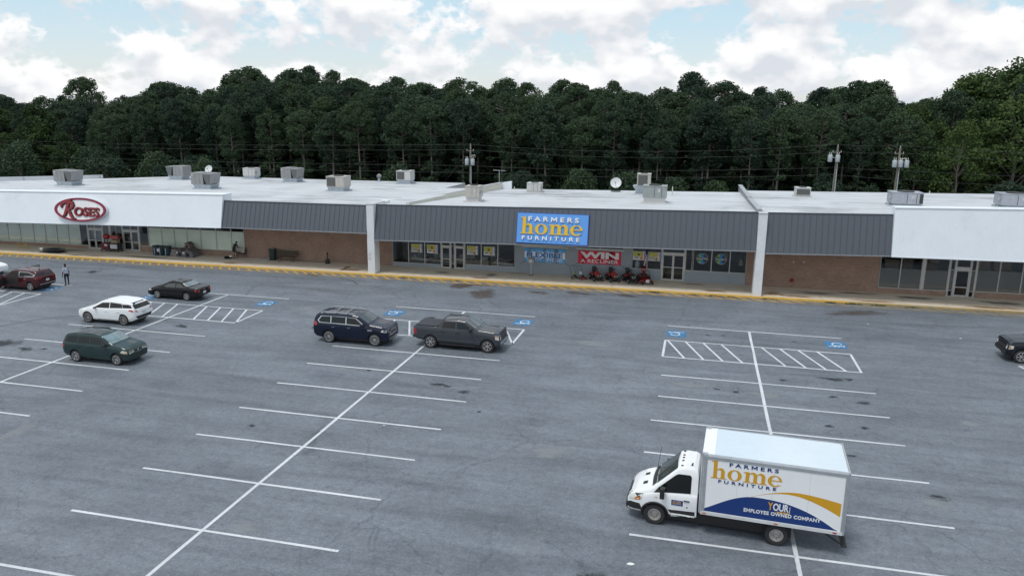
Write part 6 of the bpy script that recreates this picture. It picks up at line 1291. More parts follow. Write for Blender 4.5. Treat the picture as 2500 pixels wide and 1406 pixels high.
    c.patch('rear_trim', M_CHROME, [(-.78, .52), (.78, .52), (.78, .57), (-.78, .57)], 'B', .01); c.patch('rear_bumper', M_BLK, [(-.80, .42), (.80, .42), (.80, .51), (-.80, .51)], 'B', .008); c.plate('B', .80)
    MB().ball((-1.55, 0, 1.62), .09, .025, .05, 8, 6).build('roof_fin', P, c.t)
def white_car_edge():
    xr, xf = -1.36, 1.36
    b = Body(xr, xf, 1.84, [(-2.36, .60), (-2.34, .95), (-2.2, 1.08), (-1.4, 1.12), (-1.0, 1.35), (-.5, 1.46), (.05, 1.46), (.35, 1.40), (1.12, 1.02), (1.28, .97), (1.9, .88), (2.16, .80), (2.26, .70), (2.29, .46)],
             [(-2.36, .96), (0, .93), (1.2, .88), (2.2, .72)], [(-2.36, .45), (-2.1, .32), (-1.8, .22), (1.8, .22), (2.29, .30)], .42, .76, .80, .66, .5, .10)
    c = Car('white_sedan', 'white car cut off by the left edge behind the maroon SUV', 'car', b, (-60.7, 53.4, 0), HPX, .33, .22); P = paint('white', (.78, .79, .80), 0, .3); c.finish_shell(P)
    c.screen('windscreen', M_CGLASSL, 1.07, .42, 'F'); c.screen('rear_window', M_CGLASS, -1.35, -.9, 'B', .07)
    for w in ([(-1.12, 1.02), (-.40, 1.0), (-.40, 1.29), (-.78, 1.27)], [(-.33, 1.0), (.86, .96), (.28, 1.26), (-.33, 1.29)]): c.both('side_window', M_CGLASS, w, .008)
    c.wheels('spoke', 5, M_RIM, .66); c.mirrors(.72, .98, P)
    for sy in (1, -1): c.join_patches('headlight', M_LAMP, [([(sy*.46, .62), (sy*.70, .64), (sy*.70, .74), (sy*.52, .72)], 'F'), ([(1.80, .72), (2.2, .64), (2.16, .74), (1.9, .80)], 'L' if sy > 0 else 'R')], .008)
def navy_pickup():
    xr, xf = -1.83, 1.83
    b = Body(xr, xf, 2.03, [(-3.08, .70), (-3.07, 1.30), (-3.04, 1.345), (-1.36, 1.36), (-1.32, 1.40), (-1.16, 1.84), (-.98, 1.92), (-.1, 1.95), (.42, 1.90), (1.16, 1.40), (1.32, 1.345), (2.30, 1.25), (2.58, 1.17), (2.70, 1.02), (2.76, .62)],
             [(-3.08, 1.27), (-1.4, 1.29), (.9, 1.26), (1.4, 1.20), (2.6, 1.06)], [(-3.08, .62), (-2.8, .52), (-2, .42), (2, .36), (2.76, .44)], .18, .84, .95, .45, .16, .10, [(0, 0), (.5, .48), (1.25, 1.29), (1.75, 1.71), (2, 1.93)])
    c = Car('navy_pickup', 'dark navy pickup cut off by the right edge of the picture', 'truck', b, (19.35+1.83, 50.95, 0), HMX, .41, .28); P = paint('dark_navy', (.006, .008, .015), .3); c.finish_shell(P, .065)
    c.screen('windscreen', M_CGLASSL, 1.10, .47, 'F'); c.screen('rear_window', M_CGLASS, -1.29, -1.18, 'B', .16)
    for w in ([(-1.08, 1.33), (-.22, 1.31), (-.22, 1.77), (-.98, 1.75)], [(-.12, 1.31), (.92, 1.28), (.86, 1.36), (.36, 1.74), (-.12, 1.78)]): c.both('side_window', M_CGLASS, w, .008)
    c.doors([[(-1.13, .55), (-.18, .55), (-.18, 1.27), (-1.13, 1.28)], [(-.15, .55), (1.05, .55), (1.05, 1.22), (-.15, 1.27)]], P, (-1.0, -.02), 1.10, M_BLK)
    c.wheels('spoke', 6, M_RIM, .68); c.mirrors(.82, 1.33, M_BLK, (.18, .26, .26))
    for sy in (1, -1):
        vw = 'L' if sy > 0 else 'R'
        c.join_patches('headlight', M_LAMP, [([(sy*.64, .80), (sy*.86, .80), (sy*.86, 1.04), (sy*.68, 1.04)], 'F'), ([(2.40, .86), (2.68, .80), (2.64, 1.04), (2.38, 1.02)], vw)], .008); c.patch('turn_lamp', M_AMBER, [(2.56, .84), (2.64, .83), (2.63, 1.0), (2.56, 1.0)], vw, .011)
    c.patch('grille', M_BLK, [(-.60, .74), (.60, .74), (.64, 1.06), (-.64, 1.06)], 'F', .008); c.patch('front_bumper', M_BLK, [(-.85, .54), (.85, .54), (.85, .70), (-.85, .70)], 'F', .012, thick=.05); c.plate('F', .62); c.plate('B', .95)
for f in (navy_suv, grey_pickup, green_suv, white_suv, black_sedan, maroon_suv, white_car_edge, navy_pickup): f()

# ---- box truck -------------------------------------------------------------
def box_truck():
    xr, xf = -2.07, 2.07; W = 2.05
    b = Body(xr, xf, W, [(.62, 1.2), (.63, 2.06), (.68, 2.20), (.80, 2.27), (1.12, 2.28), (1.34, 2.22), (2.16, 1.44), (2.28, 1.36), (2.56, 1.25), (2.80, 1.13), (2.96, 1.00), (3.06, .84), (3.10, .68), (3.11, .50)],
             [(.62, 1.30), (1.2, 1.28), (2.1, 1.20), (2.6, 1.06), (3.1, .84)], [(.62, .45), (1.4, .42), (2.6, .36), (3.11, .34)], .17, .66, .985, 1.0, .04, .13)
    c = Car('box_truck', 'white box truck lettered FARMERS home FURNITURE in the foreground', 'truck', b, (1.31, 26.52, 0), HMX-.058, .385, .24)
    t = c.t; P = paint('fleet_white', (.79, .80, .81), 0, .35); c.finish_shell(P, .07)
    c.screen('windscreen', mat('truck_windscreen', (.045, .06, .062), .04, 0, .8, var=.5, vscale=2.5, spec=.6), 2.08, 1.40, 'F', .10, 8)
    c.patch('windscreen_base', M_BLK, [(-.80, 1.38), (.80, 1.38), (.74, 1.50), (-.74, 1.50)], 'F', .009)
    c.both('side_window', M_CGLASS, [(.86, 1.36), (1.56, 1.30), (2.14, 1.22), (1.98, 1.42), (1.42, 1.93), (1.32, 1.99), (.92, 2.00), (.86, 1.94)], .012)
    for v in 'LR':
        d = c.patch('door', P, [(.78, .62), (1.50, .62), (1.66, .82), (1.78, 1.02), (1.86, 1.26), (.84, 1.33), (.80, 1.30)], v, .001, res=.14, thick=.007); c.handle(d, .98, 1.10, M_BLK, v)
        c.patch('door_lock', M_BLK, [(.93, .83), (.98, .83), (.98, .88), (.93, .88)], v, .012)
        c.patch('side_cladding', M_BLK, [(.68, .56), (1.52, .56), (1.62, .68), (.68, .72)], v, .012); c.patch('step', P, [(.68, .44), (1.50, .44), (1.50, .53), (.68, .53)], v, .02, thick=.03)
        sy = 1 if v == 'L' else -1
        # front corner bumper, wheel-arch lip, headlamp
        c.join_patches('bumper_corner', M_BLK, [([(2.52, .40), (3.08, .38), (3.07, .66), (2.95, .74), (2.62, .74), (2.56, .62)], v)], .010)
        c.join_patches('headlight', M_LAMP, [([(sy*.62, .84), (sy*.78, .86), (sy*.76, 1.04), (sy*.66, 1.02)], 'F'), ([(2.58, .88), (3.02, .80), (2.97, .97), (2.82, 1.04), (2.46, 1.13)], v)], .010)
        c.patch('turn_lamp', M_AMBER, [(2.60, .88), (2.80, .84), (2.76, .96), (2.58, 1.0)], v, .014); c.patch('lamp_bezel', M_BLK, [(2.50, 1.12), (2.80, 1.06), (2.72, .98), (2.62, .98)], v, .013)
        # arch lip
        lip = MB(); pts = []
        for k in range(15): a = math.pi*(.02+.96*k/14); x = xf+math.cos(a)*.475; z = .40+math.sin(a)*.475; h = c.ray((x, sy*4, z), (0, -sy, 0)); pts.append((x, h[0].y+sy*.004, z))
        lip.tube(pts, .035, 6); lip.build('arch_lip', M_BLK, t)
    c.patch('front_bumper', M_BLK, [(-.78, .38), (.78, .38), (.80, .74), (-.80, .74)], 'F', .012, thick=.02); c.patch('grille', M_BLK, [(-.42, .78), (.42, .78), (.46, .95), (-.46, .95)], 'F', .012); c.patch('grille_bar', M_CHROME, [(-.44, .86), (.44, .86), (.44, .885), (-.44, .885)], 'F', .016); c.patch('badge', mat('badge_blue', (.02, .05, .2), .2, .3, 1.), [(-.08, .84), (.08, .84), (.08, .91), (-.08, .91)], 'F', .02)
    for y in (-.36, .36): c.patch('bonnet_vent', M_BLK, [(2.42, y-.11), (2.58, y-.11), (2.58, y+.11), (2.42, y+.11)], 'T', .006)
    for y in (-.62, -.24, 0, .24, .62):
        h = c.ray((1.22, y, 5), (0, 0, -1)); MB().ball((1.22, y, h[0].z+.01), .05, .035, .035, 10, 6).build('marker_lamp', mat('smoked_amber', (.10, .035, .02), .2, 0, 1.), t)
    h = c.ray((.9, -.55, 5), (0, 0, -1)); MB().tube([(.9, .55, h[0].z), (.86, .55, h[0].z+.10)], .03, 6).build('roof_antenna_base', M_BLK, t)
    MB().tube([(2.2, -.78, 1.36), (2.1, -.80, 2.2)], .008, 5).build('whip_antenna', M_BLK, t)
    for sy in (1, -1):
        y = c.ray((1.78, sy*4, 1.3), (0, -sy, 0))[0].y
        mb = MB(); mb.cbox((1.82, y+sy*.24, 1.36), (.16, .24, .40)); mb.cbox((1.80, y+sy*.07, 1.18), (.08, .22, .06)); o = mb.build('mirror', M_BLK, t, bevel=.03); MB().box(1.735, 1.739, y+sy*.24-.1, y+sy*.24+.1, 1.19, 1.53).build('mirror_glass', M_CGLASSL, o)
        # wipers on the glass
    for y0, y1 in ((-.6, .05), (.02, .62)):
        p = [];
        for k in range(5): yy = y0+(y1-y0)*k/4; zz = 1.50+.03*k; hh = c.ray((6, yy, zz), (-1, 0, 0)); p.append((hh[0].x+.02, yy, zz))
        MB().tube(p, .012, 5).build('wiper', M_BLK, t)
    c.wheels('steel', 8, mat('steel_wheel', (.36, .35, .33), .4, .5), .60, dark=True)
    # inner rear duals
    for o in [o for o in t.children if o.name.startswith('wheel') and o.location.x < 0]:
        sy = 1 if o.location.y > 0 else -1; o.location.y = sy*1.02; q = bpy.data.objects.new('inner_wheel', o.data); COL.objects.link(q); q.parent = t; q.location = (o.location.x, sy*.74, o.location.z)
    # chassis
    M_CH = mat('chassis_black', (.02, .02, .021), .7)
    mb = MB()
    for sy in (-1, 1): mb.box(-4.0, .9, sy*.42-.05, sy*.42+.05, .50, .68)
    for x in (-3.9, -2.9, -1.2, -.2): mb.box(x-.05, x+.05, -.42, .42, .52, .66)
    mb.tube([(xr, -.9, .385), (xr, .9, .385)], .08, 8); mb.build('chassis', M_CH, t)
    # body
    x0, x1, hw, z0, z1 = -4.10, .48, 1.24, .84, 3.02; M_BOX = mat('white_box_panel', (.79, .80, .81), .4, var=.025, vscale=.8, grime=((.55, .55, .53), .8, .60, .35)); M_AL = mat('aluminium_trim', (.46, .48, .50), .35, .6)
    MB().box(x0, x1, -hw, hw, z0, z1).build('cargo_box', M_BOX, t)
    rf = MB(); n = 8; M_TR = mat('translucent_white_roof', (.60, .68, .74), .18, 0, .6, var=.03)
    rf.box(x0+.03, x1-.02, -hw+.05, hw-.05, z1+.002, z1+.02); rf.build('roof_skin', M_TR, t)
    # rounded aluminium edge rails
    for sy in (-1, 1):
        p = MB(); p.prism([(x0, sy*(hw+.016), z1-.13), (x0, sy*(hw+.016), z1-.02), (x0, sy*(hw-.01), z1+.03), (x0, sy*(hw-.07), z1+.035), (x0, sy*(hw-.07), z1-.13)], (x1-x0, 0, 0)); p.build('top_rail', M_AL, t)
        p = MB(); p.box(x0, x1, min(sy*(hw+.001), sy*(hw+.022)), max(sy*(hw+.001), sy*(hw+.022)), z0-.02, z0+.10); o = p.build('bottom_rail', mat('white_rail', (.60, .61, .62), .45, .1), t)
        for x in (-3.86, -2.0, .36): MB().box(x-.06, x+.06, min(sy*(hw+.023), sy*(hw+.036)), max(sy*(hw+.023), sy*(hw+.036)), z0+.02, z0+.06).build('side_marker', M_AMBER if x > -3 else M_RED, o)
        MB().box(x0-.002, x0+.07, min(sy*(hw+.001), sy*(hw+.014)), max(sy*(hw+.001), sy*(hw+.014)), z0+.10, z1-.13).build('rear_post', M_AL, t)
    # rounded front corner posts
    for sy in (-1, 1):
        mb = MB(); p = [(x1-.12, sy*(hw+.012)), (x1-.02, sy*(hw+.010)), (x1+.05, sy*(hw-.04)), (x1+.085, sy*(hw-.16)), (x1+.07, sy*(hw-.18)), (x1-.12, sy*(hw-.18))]; mb.prism([(x, y, z0-.02) for x, y in p], (0, 0, z1-z0+.05)); mb.build('corner_post', M_AL, t, smooth=35)
    MB().box(x1+.001, x1+.06, -hw+.18, hw-.18, z0, z1+.02).build('nose_panel', M_BOX, t)
    nb = MB(); nb.prism([(x1-.30, -hw+.06, z1+.021), (x1+.03, -hw+.06, z1+.021), (x1+.07, -hw+.06, z1-.05), (x1+.062, -hw+.06, z1-.06)][:3]+[(x1-.30, -hw+.06, z1+.03)], (0, 2*hw-.12, 0)); nb.build('nose_cap', M_BOX, t)
    MB().box(x1-.34, x1-.30, -hw+.06, hw-.06, z1+.021, z1+.032).build('roof_seam', M_BOX, t)
    for sy in (-1, 1):
        for k in range(1, 4):
            xx = x0+(x1-x0)*k/4; MB().box(xx-.003, xx+.003, min(sy*(hw+.0002), sy*(hw+.0022)), max(sy*(hw+.0002), sy*(hw+.0022)), z0+.1, z1-.13).build('panel_seam', mat('seam_grey', (.45, .46, .47), .5), t)
    # rear frame, shutter, step
    MB().box(x0-.06, x0-.001, -hw, hw, z0-.02, z0+.1).box(x0-.06, x0-.001, -hw, hw, z1-.16, z1+.03).box(x0-.06, x0-.001, -hw, -hw+.12, z0+.1, z1-.16).box(x0-.06, x0-.001, hw-.12, hw, z0+.1, z1-.16).build('rear_frame', M_AL, t)
    sh = MB()
    for k in range(9): z = z0+.11+k*.207; sh.box(x0-.03, x0-.002, -hw+.121, hw-.121, z, z+.2)
    sh.build('roller_door', M_BOX, t)
    st = MB()
    for sy in (-1, 1): st.tube([(x0-.02, sy*1.1, z0), (x0-.06, sy*1.1, .36)], .04, 6); st.tube([(x0+.6, sy*1.1, z0-.05), (x0-.05, sy*1.1, .40)], .03, 6)
    st.box(x0-.20, x0-.02, -1.16, 1.16, .34, .38); st.build('rear_step', M_CH, t)
    # fuel filler, bolts row, graphics on both sides
    navy = mat('print_navy', (.006, .034, .165), .4, var=.03); gold = mat('print_gold', (.60, .31, .012), .4, var=.03); wht = mat('print_white', (.72, .73, .74), .4)
    for sy in (1, -1):
        # field: X runs left to right as seen, from the viewer's side of this flank
        X = Vector((-1, 0, 0)) if sy > 0 else Vector((1, 0, 0)); Y = Vector((0, 0, 1)); O = Vector((x1-.10 if sy > 0 else x0+.08, sy*(hw+.0008), z0)); Lx = x1-x0-.18; H = z1-z0
        def q(fx, fz, d=0.): return O+X*(fx*Lx)+Y*(fz*H)+Vector((0, sy*d, 0))
        def sheet(top, bot, m, nm, d):
            mb = MB(); n = len(top)
            for k in range(n-1): mb.quad(*[tuple(q(*p, d)) for p in (bot[k], bot[k+1], top[k+1], top[k])])
            mb.build(nm, m, t)
        xs = [k/30 for k in range(31)]
        arc = lambda x: .055+.40*math.sin(math.pi*min(1., max(0, (x*.965+.10)/1.07)))**1.15
        tp = []
        for x in xs:
            f = x/.985
            z = .095+.315*math.sin(math.pi*.5*min(1, f/.40))**1.1 if f < .40 else .410-.355*((f-.40)/.60)**2.3
            tp.append((x*.985, max(.055, z)))
        sheet(tp, [(a, .052) for a, _ in tp], navy, 'navy_swoosh', .0015)
        gt, gb = [], []
        for k in range(25):
            f = k/24; x = .335+.655*f; g = .395+.185*math.sin(math.pi*.5*min(1, f/.55))**.9-(0 if f < .55 else .075*((f-.55)/.45)**1.5); th = .004+.215*f**2.2; gt.append((x, g)); gb.append((x, g-th))
        sheet(gt, gb, gold, 'gold_swoosh', .0022)
        logo(t, q(.02, .565, .001), X, Y, Lx*.60, H*.40, navy, gold, .004, ((.25, .74, .60, .16), (.03, .17, .87, .76), (.125, .0, .715, .135)))
        letters('Y', Lx*.035, H*.13, gold, t, q(.475, .235, .004), X, Y, .03, 1., .002); letters('OUR', Lx*.115, H*.125, wht, t, q(.512, .235, .004), X, Y, .03, .95, .002)
        letters('EMPLOYEE OWNED COMPANY', Lx*.56, H*.062, wht, t, q(.30, .145, .004), X, Y, .035, 1.1, .002)
        sheet([(.54, .225), (.635, .225)], [(.54, .205), (.635, .205)], gold, 'gold_rule', .003); sheet([(.632, .40-.07), (.636, .40-.07)], [(.632, .225), (.636, .225)], wht, 'white_rule', .003)
        # small door badge
        v = 'L' if sy > 0 else 'R'; hx = 1.30; ys = c.ray((hx, sy*4, .98), (0, -sy, 0))[0].y
        MB().box(hx-.20, hx+.20, min(ys+sy*.006, ys+sy*.014), max(ys+sy*.006, ys+sy*.014), .88, 1.08).build('door_badge', navy, t)
        o0 = Vector((hx+.18 if sy > 0 else hx-.18, ys+sy*.0145, .90)); logo(t, o0, X, Y, .36, .17, wht, gold, .002)
        letters('1-23', .10, .045, M_BLK, t, Vector((2.10 if sy > 0 else 2.0, c.ray((2.05, sy*4, 1.02), (0, -sy, 0))[0].y+sy*.012, 1.06)), X, Y, .01, 1., .001)
    return c
box_truck()
# ------------------------------------------------------------------ things on the sidewalk
WZ = .153
def wheel_part(t, name, c, r, w, rimcol=None, axis='y', n=18):
    o = MB().lathe([(r*.5, -w/2), (r*.9, -w/2), (r, -w*.3), (r, w*.3), (r*.9, w/2), (r*.5, w/2)], n, 'y', c).build(name, M_TYRE, t, smooth=40)
    MB().lathe([(0, -w*.42), (r*.52, -w*.42), (r*.52, w*.42), (0, w*.42)], 12, 'y', c).build('rim', rimcol or M_UNITW, o); return o
M_TRED = mat('tractor_red', (.30, .016, .018), .35, 0, .6, var=.06); M_TBLK = mat('tractor_black', (.014, .014, .015), .4, 0, .3, var=.1); M_SEAT = mat('black_vinyl', (.02, .02, .021), .6)
def lawn_tractor(label, u, v, rz, black_deck=False):
    """riding mower, local +x forward"""
    t = bthing('lawn_tractor', label, 'lawn mower', u, v, WZ, rz, 'red ride-on mowers in a row')
    mb = MB(); secs = [(.05, .20, .42, .74), (.30, .215, .42, .82), (.55, .22, .40, .80), (.75, .205, .38, .72), (.84, .16, .40, .62)]
    ring = lambda x, w, z0, z1: [(x, -w, z0), (x, -w, z1-.10), (x, -w*.72, z1-.02), (x, 0, z1), (x, w*.72, z1-.02), (x, w, z1-.10), (x, w, z0)]
    rs = [ring(*s) for s in secs]; m = 7; mb.add([p for r in rs for p in r], [(i*m+k, i*m+(k+1) % m, (i+1)*m+(k+1) % m, (i+1)*m+k) for i in range(len(rs)-1) for k in range(m)]+[tuple(range(m)), tuple(range((len(rs)-1)*m, len(rs)*m))])
    hood = mb.build('hood', M_TBLK if black_deck else M_TRED, t, smooth=40)
    MB().hexa([(.78, -.17, .36), (.90, -.15, .36), (.90, .15, .36), (.78, .17, .36), (.76, -.20, .66), (.88, -.15, .60), (.88, .15, .60), (.76, .20, .66)]).build('grille', M_TBLK, hood, bevel=.02)
    for sy in (-1, 1): MB().cbox((.885, sy*.11, .55), (.03, .08, .06)).build('headlight', M_LAMP, hood)
    MB().box(-.55, .75, -.18, .18, .26, .40).build('frame', M_TBLK, t)
    MB().hexa([(-.72, -.42, .44), (-.12, -.42, .44), (-.12, .42, .44), (-.72, .42, .44), (-.66, -.40, .62), (-.22, -.40, .60), (-.22, .40, .60), (-.66, .40, .62)]).build('fender', M_TRED, t, bevel=.06)
    MB().hexa([(-.12, -.36, .32), (.12, -.36, .32), (.12, .36, .32), (-.12, .36, .32), (-.12, -.36, .36), (.12, -.36, .36), (.12, .36, .36), (-.12, .36, .36)]).build('footboard', M_TBLK, t)
    MB().hexa([(.02, -.14, .36), (.16, -.14, .36), (.16, .14, .36), (.02, .14, .36), (.03, -.12, .84), (.12, -.12, .84), (.12, .12, .84), (.03, .12, .84)]).build('dash', M_TRED, t, bevel=.03)
    st = MB().box(-.62, -.22, -.22, .22, .64, .74).build('seat', M_SEAT, t, bevel=.04); MB().hexa([(-.70, -.21, .72), (-.60, -.21, .72), (-.60, .21, .72), (-.70, .21, .72), (-.78, -.19, 1.06), (-.70, -.19, 1.08), (-.70, .19, 1.08), (-.78, .19, 1.06)]).build('seat_back', M_SEAT, st, bevel=.04)
    rm = MB(); c = Vector((.0, 0, .97)); tilt = Matrix.Rotation(R(-35), 3, 'Y'); rm.tube([tuple(c+tilt @ Vector((.16*math.cos(a*math.pi/9), .16*math.sin(a*math.pi/9), 0))) for a in range(19)], .016, 6, cap=False); rm.tube([tuple(c), (.08, 0, .84)], .022, 6); rm.tube([tuple(c+tilt @ Vector((0, -.16, 0))), tuple(c+tilt @ Vector((0, .16, 0)))], .014, 5); rm.build('steering_wheel', M_TBLK, t)
    dk = MB(); n = 16; dk.prism([(.12+.40*math.cos(k*2*math.pi/n), .50*math.sin(k*2*math.pi/n), .10) for k in range(n)], (0, 0, .14)); dk.build('mower_deck', M_TBLK, t, bevel=.02)
    for sy in (-1, 1): wheel_part(t, 'rear_wheel', (-.48, sy*.40, .25), .25, .22, M_UNITW); wheel_part(t, 'front_wheel', (.66, sy*.36, .18), .18, .15, M_UNITW)
    return t
lawn_tractor('red ride-on mower, leftmost of the row next to the push mower', -8.12, 2.95, R(-68)); lawn_tractor('red ride-on mower, second of the row between two others', -6.68, 2.98, R(-68)); lawn_tractor('red ride-on mower with a black hood, third of the row', -5.22, 3.0, R(-66), True)
def zero_turn():
    t = bthing('zero_turn_mower', 'red zero-turn mower with a price card beside the right doors', 'lawn mower', -3.95, 3.0, WZ, R(-72), 'red ride-on mowers in a row')
    MB().hexa([(-.55, -.30, .30), (.75, -.22, .22), (.75, .22, .22), (-.55, .30, .30), (-.55, -.30, .42), (.75, -.22, .30), (.75, .22, .30), (-.55, .30, .42)]).build('frame', M_TRED, t)
    dk = MB(); n = 16; dk.prism([(.25+.38*math.cos(k*2*math.pi/n), .58*math.sin(k*2*math.pi/n), .12) for k in range(n)], (0, 0, .16)); dk.build('mower_deck', M_TRED, t, bevel=.02)
    MB().box(-.95, -.45, -.26, .26, .34, .62).build('engine', M_TBLK, t, bevel=.05)
    for sy in (-1, 1):
        MB().hexa([(-.85, sy*.32-.1, .52), (-.05, sy*.34-.1, .46), (-.05, sy*.34+.1, .46), (-.85, sy*.32+.1, .52), (-.80, sy*.32-.1, .62), (-.15, sy*.34-.1, .54), (-.15, sy*.34+.1, .54), (-.80, sy*.32+.1, .62)]).build('fender', M_TRED, t, bevel=.03)
        MB().tube([(-.05, sy*.34, .5), (.05, sy*.36, .85), (.0, sy*.25, 1.02), (-.02, sy*.05, 1.04)], .018, 6).build('lap_bar', M_TBLK, t)
        MB().tube([(.60, sy*.22, .28), (.86, sy*.42, .34)], .035, 6).build('caster_arm', M_TRED, t)
        wheel_part(t, 'rear_wheel', (-.55, sy*.46, .25), .25, .24, M_TBLK); wheel_part(t, 'caster_wheel', (.90, sy*.42, .15), .15, .12, M_TBLK)
    st = MB().box(-.45, -.02, -.23, .23, .58, .70).build('seat', M_SEAT, t, bevel=.04)
    b = MB().hexa([(-.55, -.22, .68), (-.43, -.22, .68), (-.43, .22, .68), (-.55, .22, .68), (-.68, -.19, 1.12), (-.58, -.19, 1.14), (-.58, .19, 1.14), (-.68, .19, 1.12)]).build('seat_back', M_TRED, st, bevel=.04); MB().hexa([(-.44, -.11, .72), (-.425, -.11, .72), (-.425, .11, .72), (-.44, .11, .72), (-.585, -.10, 1.08), (-.57, -.10, 1.08), (-.57, .10, 1.08), (-.585, .10, 1.08)]).build('seat_insert', M_SEAT, st)
    MB().hexa([(.885, -.16, .16), (.895, -.16, .16), (.895, .16, .16), (.885, .16, .16), (.90, -.16, .42), (.91, -.16, .42), (.91, .16, .42), (.90, .16, .42)]).build('price_card', M_PLATE, t)
zero_turn()
def push_mower(label, u, v, rz, col, card, thin):
    t = bthing('push_mower' if not thin else 'lawn_edger', label, 'lawn mower', u, v, WZ, rz)
    w = .20 if thin else .24
    if not thin: MB().hexa([(-.02, -.24, .06), (.45, -.24, .06), (.45, .24, .06), (-.02, .24, .06), (0, -.20, .22), (.40, -.20, .20), (.40, .20, .20), (0, .20, .22)]).build('deck', mat(col[0], col[1], .4, 0, .4), t, bevel=.03); MB().lathe([(0, .22), (.13, .22), (.13, .34), (.09, .38), (0, .39)], 14, c=(.2, 0, 0)).build('engine', M_TBLK, t, smooth=40)
    else: MB().cbox((.10, 0, .25), (.26, .18, .20)).build('engine', M_TBLK, t, bevel=.03); MB().cbox((-.12, 0, .45), (.12, .12, .26), Matrix.Rotation(R(-28), 3, 'Y')).build('motor_housing', mat(col[0], col[1], .4, 0, .4), t, bevel=.03)
    for x, r in ((.02, .11), (.38, .10)) if not thin else ((-.05, .11), (.2, .11)):
        for sy in (-1, 1): wheel_part(t, 'wheel', (x, sy*(w+.02), r), r, .06)
    for sy in (-1, 1): MB().tube([(.02, sy*.19, .18), (-.42, sy*.20, .80), (-.60, sy*.20, 1.02)], .014, 6).build('handle_tube', M_TBLK, t)
    MB().tube([(-.60, -.20, 1.02), (-.64, -.08, 1.06), (-.64, .08, 1.06), (-.60, .20, 1.02)], .014, 6).build('handle_bar', M_TBLK, t)
    if card: MB().hexa([(-.12, -.15, .38), (-.11, -.15, .38), (-.11, .15, .38), (-.12, .15, .38), (-.28, -.15, .60), (-.27, -.15, .60), (-.27, .15, .60), (-.28, .15, .60)]).build('price_card', M_PLATE, t)
push_mower('small edger with lime green housing leaning by the grey siding', -10.05, 3.0, R(-60), ('lime_plastic', (.26, .38, .03)), False, True)
push_mower('push mower with a red deck and white price card', -9.40, 2.95, R(-55), ('mower_red', (.26, .012, .016)), True, False)

def drop_box():
    t = bthing('payment_box', 'grey payment box on a post in front of the blue banner', 'drop box', -13.95, 3.3, WZ)
    g = mat('box_grey', (.33, .35, .36), .5, .2); MB().box(-.07, .07, -.05, .05, 0, 1.25).build('post', g, t); MB().box(-.16, .16, -.14, .14, 0, .03).build('base_plate', M_BLK, t)
    MB().hexa([(-.26, -.20, .86+.25), (.26, -.20, 1.11), (.26, .20, 1.11), (-.26, .20, 1.11), (-.30, -.22, 1.50), (.30, -.22, 1.50), (.30, .22, 1.56), (-.30, .22, 1.56)]).build('box', g, t, bevel=.03); MB().box(-.14, .12, -.235, -.222, 1.2, 1.46).build('notice', M_PLATE, t)
drop_box()
def bench():
    t = bthing('bench', 'weathered dark wooden bench against the brick wall', 'bench', -37.7, 3.62, WZ); w = mat('weathered_slats', (.075, .06, .045), .85, var=.25, vscale=6); s = mat('bench_steel', (.03, .03, .03), .5, .4)
    for k in range(4): MB().box(-1.0, 1.0, -.42+.12*k, -.32+.12*k, .43, .47).build('seat_slat', w, t)
    for k in range(4): z = .52+.115*k; MB().hexa([(-1., .08+.03*k, z), (1., .08+.03*k, z), (1., .11+.03*k, z), (-1., .11+.03*k, z), (-1., .105+.03*k, z+.10), (1., .105+.03*k, z+.10), (1., .135+.03*k, z+.10), (-1., .135+.03*k, z+.10)]).build('back_slat', w, t)
    for x in (-.72, .66): MB().tube([(x-.13, -.36, .42), (x-.13, -.36, .02), (x+.13, -.36, .02), (x+.13, -.36, .42)], .022, 6).tube([(x, -.36, .41), (x, .08, .41), (x, .25, .98)], .022, 6).tube([(x, .05, .40), (x, .12, .0)], .022, 6).build('leg', s, t)
bench()
def trash_can():
    t = bthing('trash_can', 'dark green trash can beside the wooden bench', 'bin', -39.3, 3.72, WZ); g = mat('bin_green', (.014, .034, .036), .5, var=.1)
    MB().lathe([(0, 0), (.28, 0), (.34, .98), (.36, 1.0), (.36, 1.08), (.33, 1.08), (.31, .98), (.30, .7)], 20).build('drum', g, t, smooth=40); MB().ball((0, -.02, .98), .30, .30, .12, 12, 6).build('rubbish_bag', mat('litter_in_bin', (.20, .20, .20), .8, var=.7, vscale=7), t)
    for k in range(10): a = k*math.pi/5; MB().box(-.012, .012, -.006, .006, .05, .95).build('rib', g, t, loc=(.315*math.cos(a), .315*math.sin(a), 0), rz=a+math.pi/2)
trash_can()
def ash_post():
    t = bthing('ash_receptacle', 'black cigarette receptacle with a narrow neck by the brick wall', 'ash receptacle', -33.5, 3.45, WZ); MB().lathe([(0, 0), (.21, 0), (.23, .05), (.22, .26), (.15, .38), (.06, .46), (.05, .85), (.075, .88), (.075, 1.02), (.04, 1.05), (0, 1.05)], 18).build('receptacle', mat('black_poly', (.022, .024, .023), .6), t, smooth=50); MB().lathe([(.235, .045), (.245, .045), (.245, .075), (.235, .075)], 18).build('base_band', M_BLK, t)
ash_post()
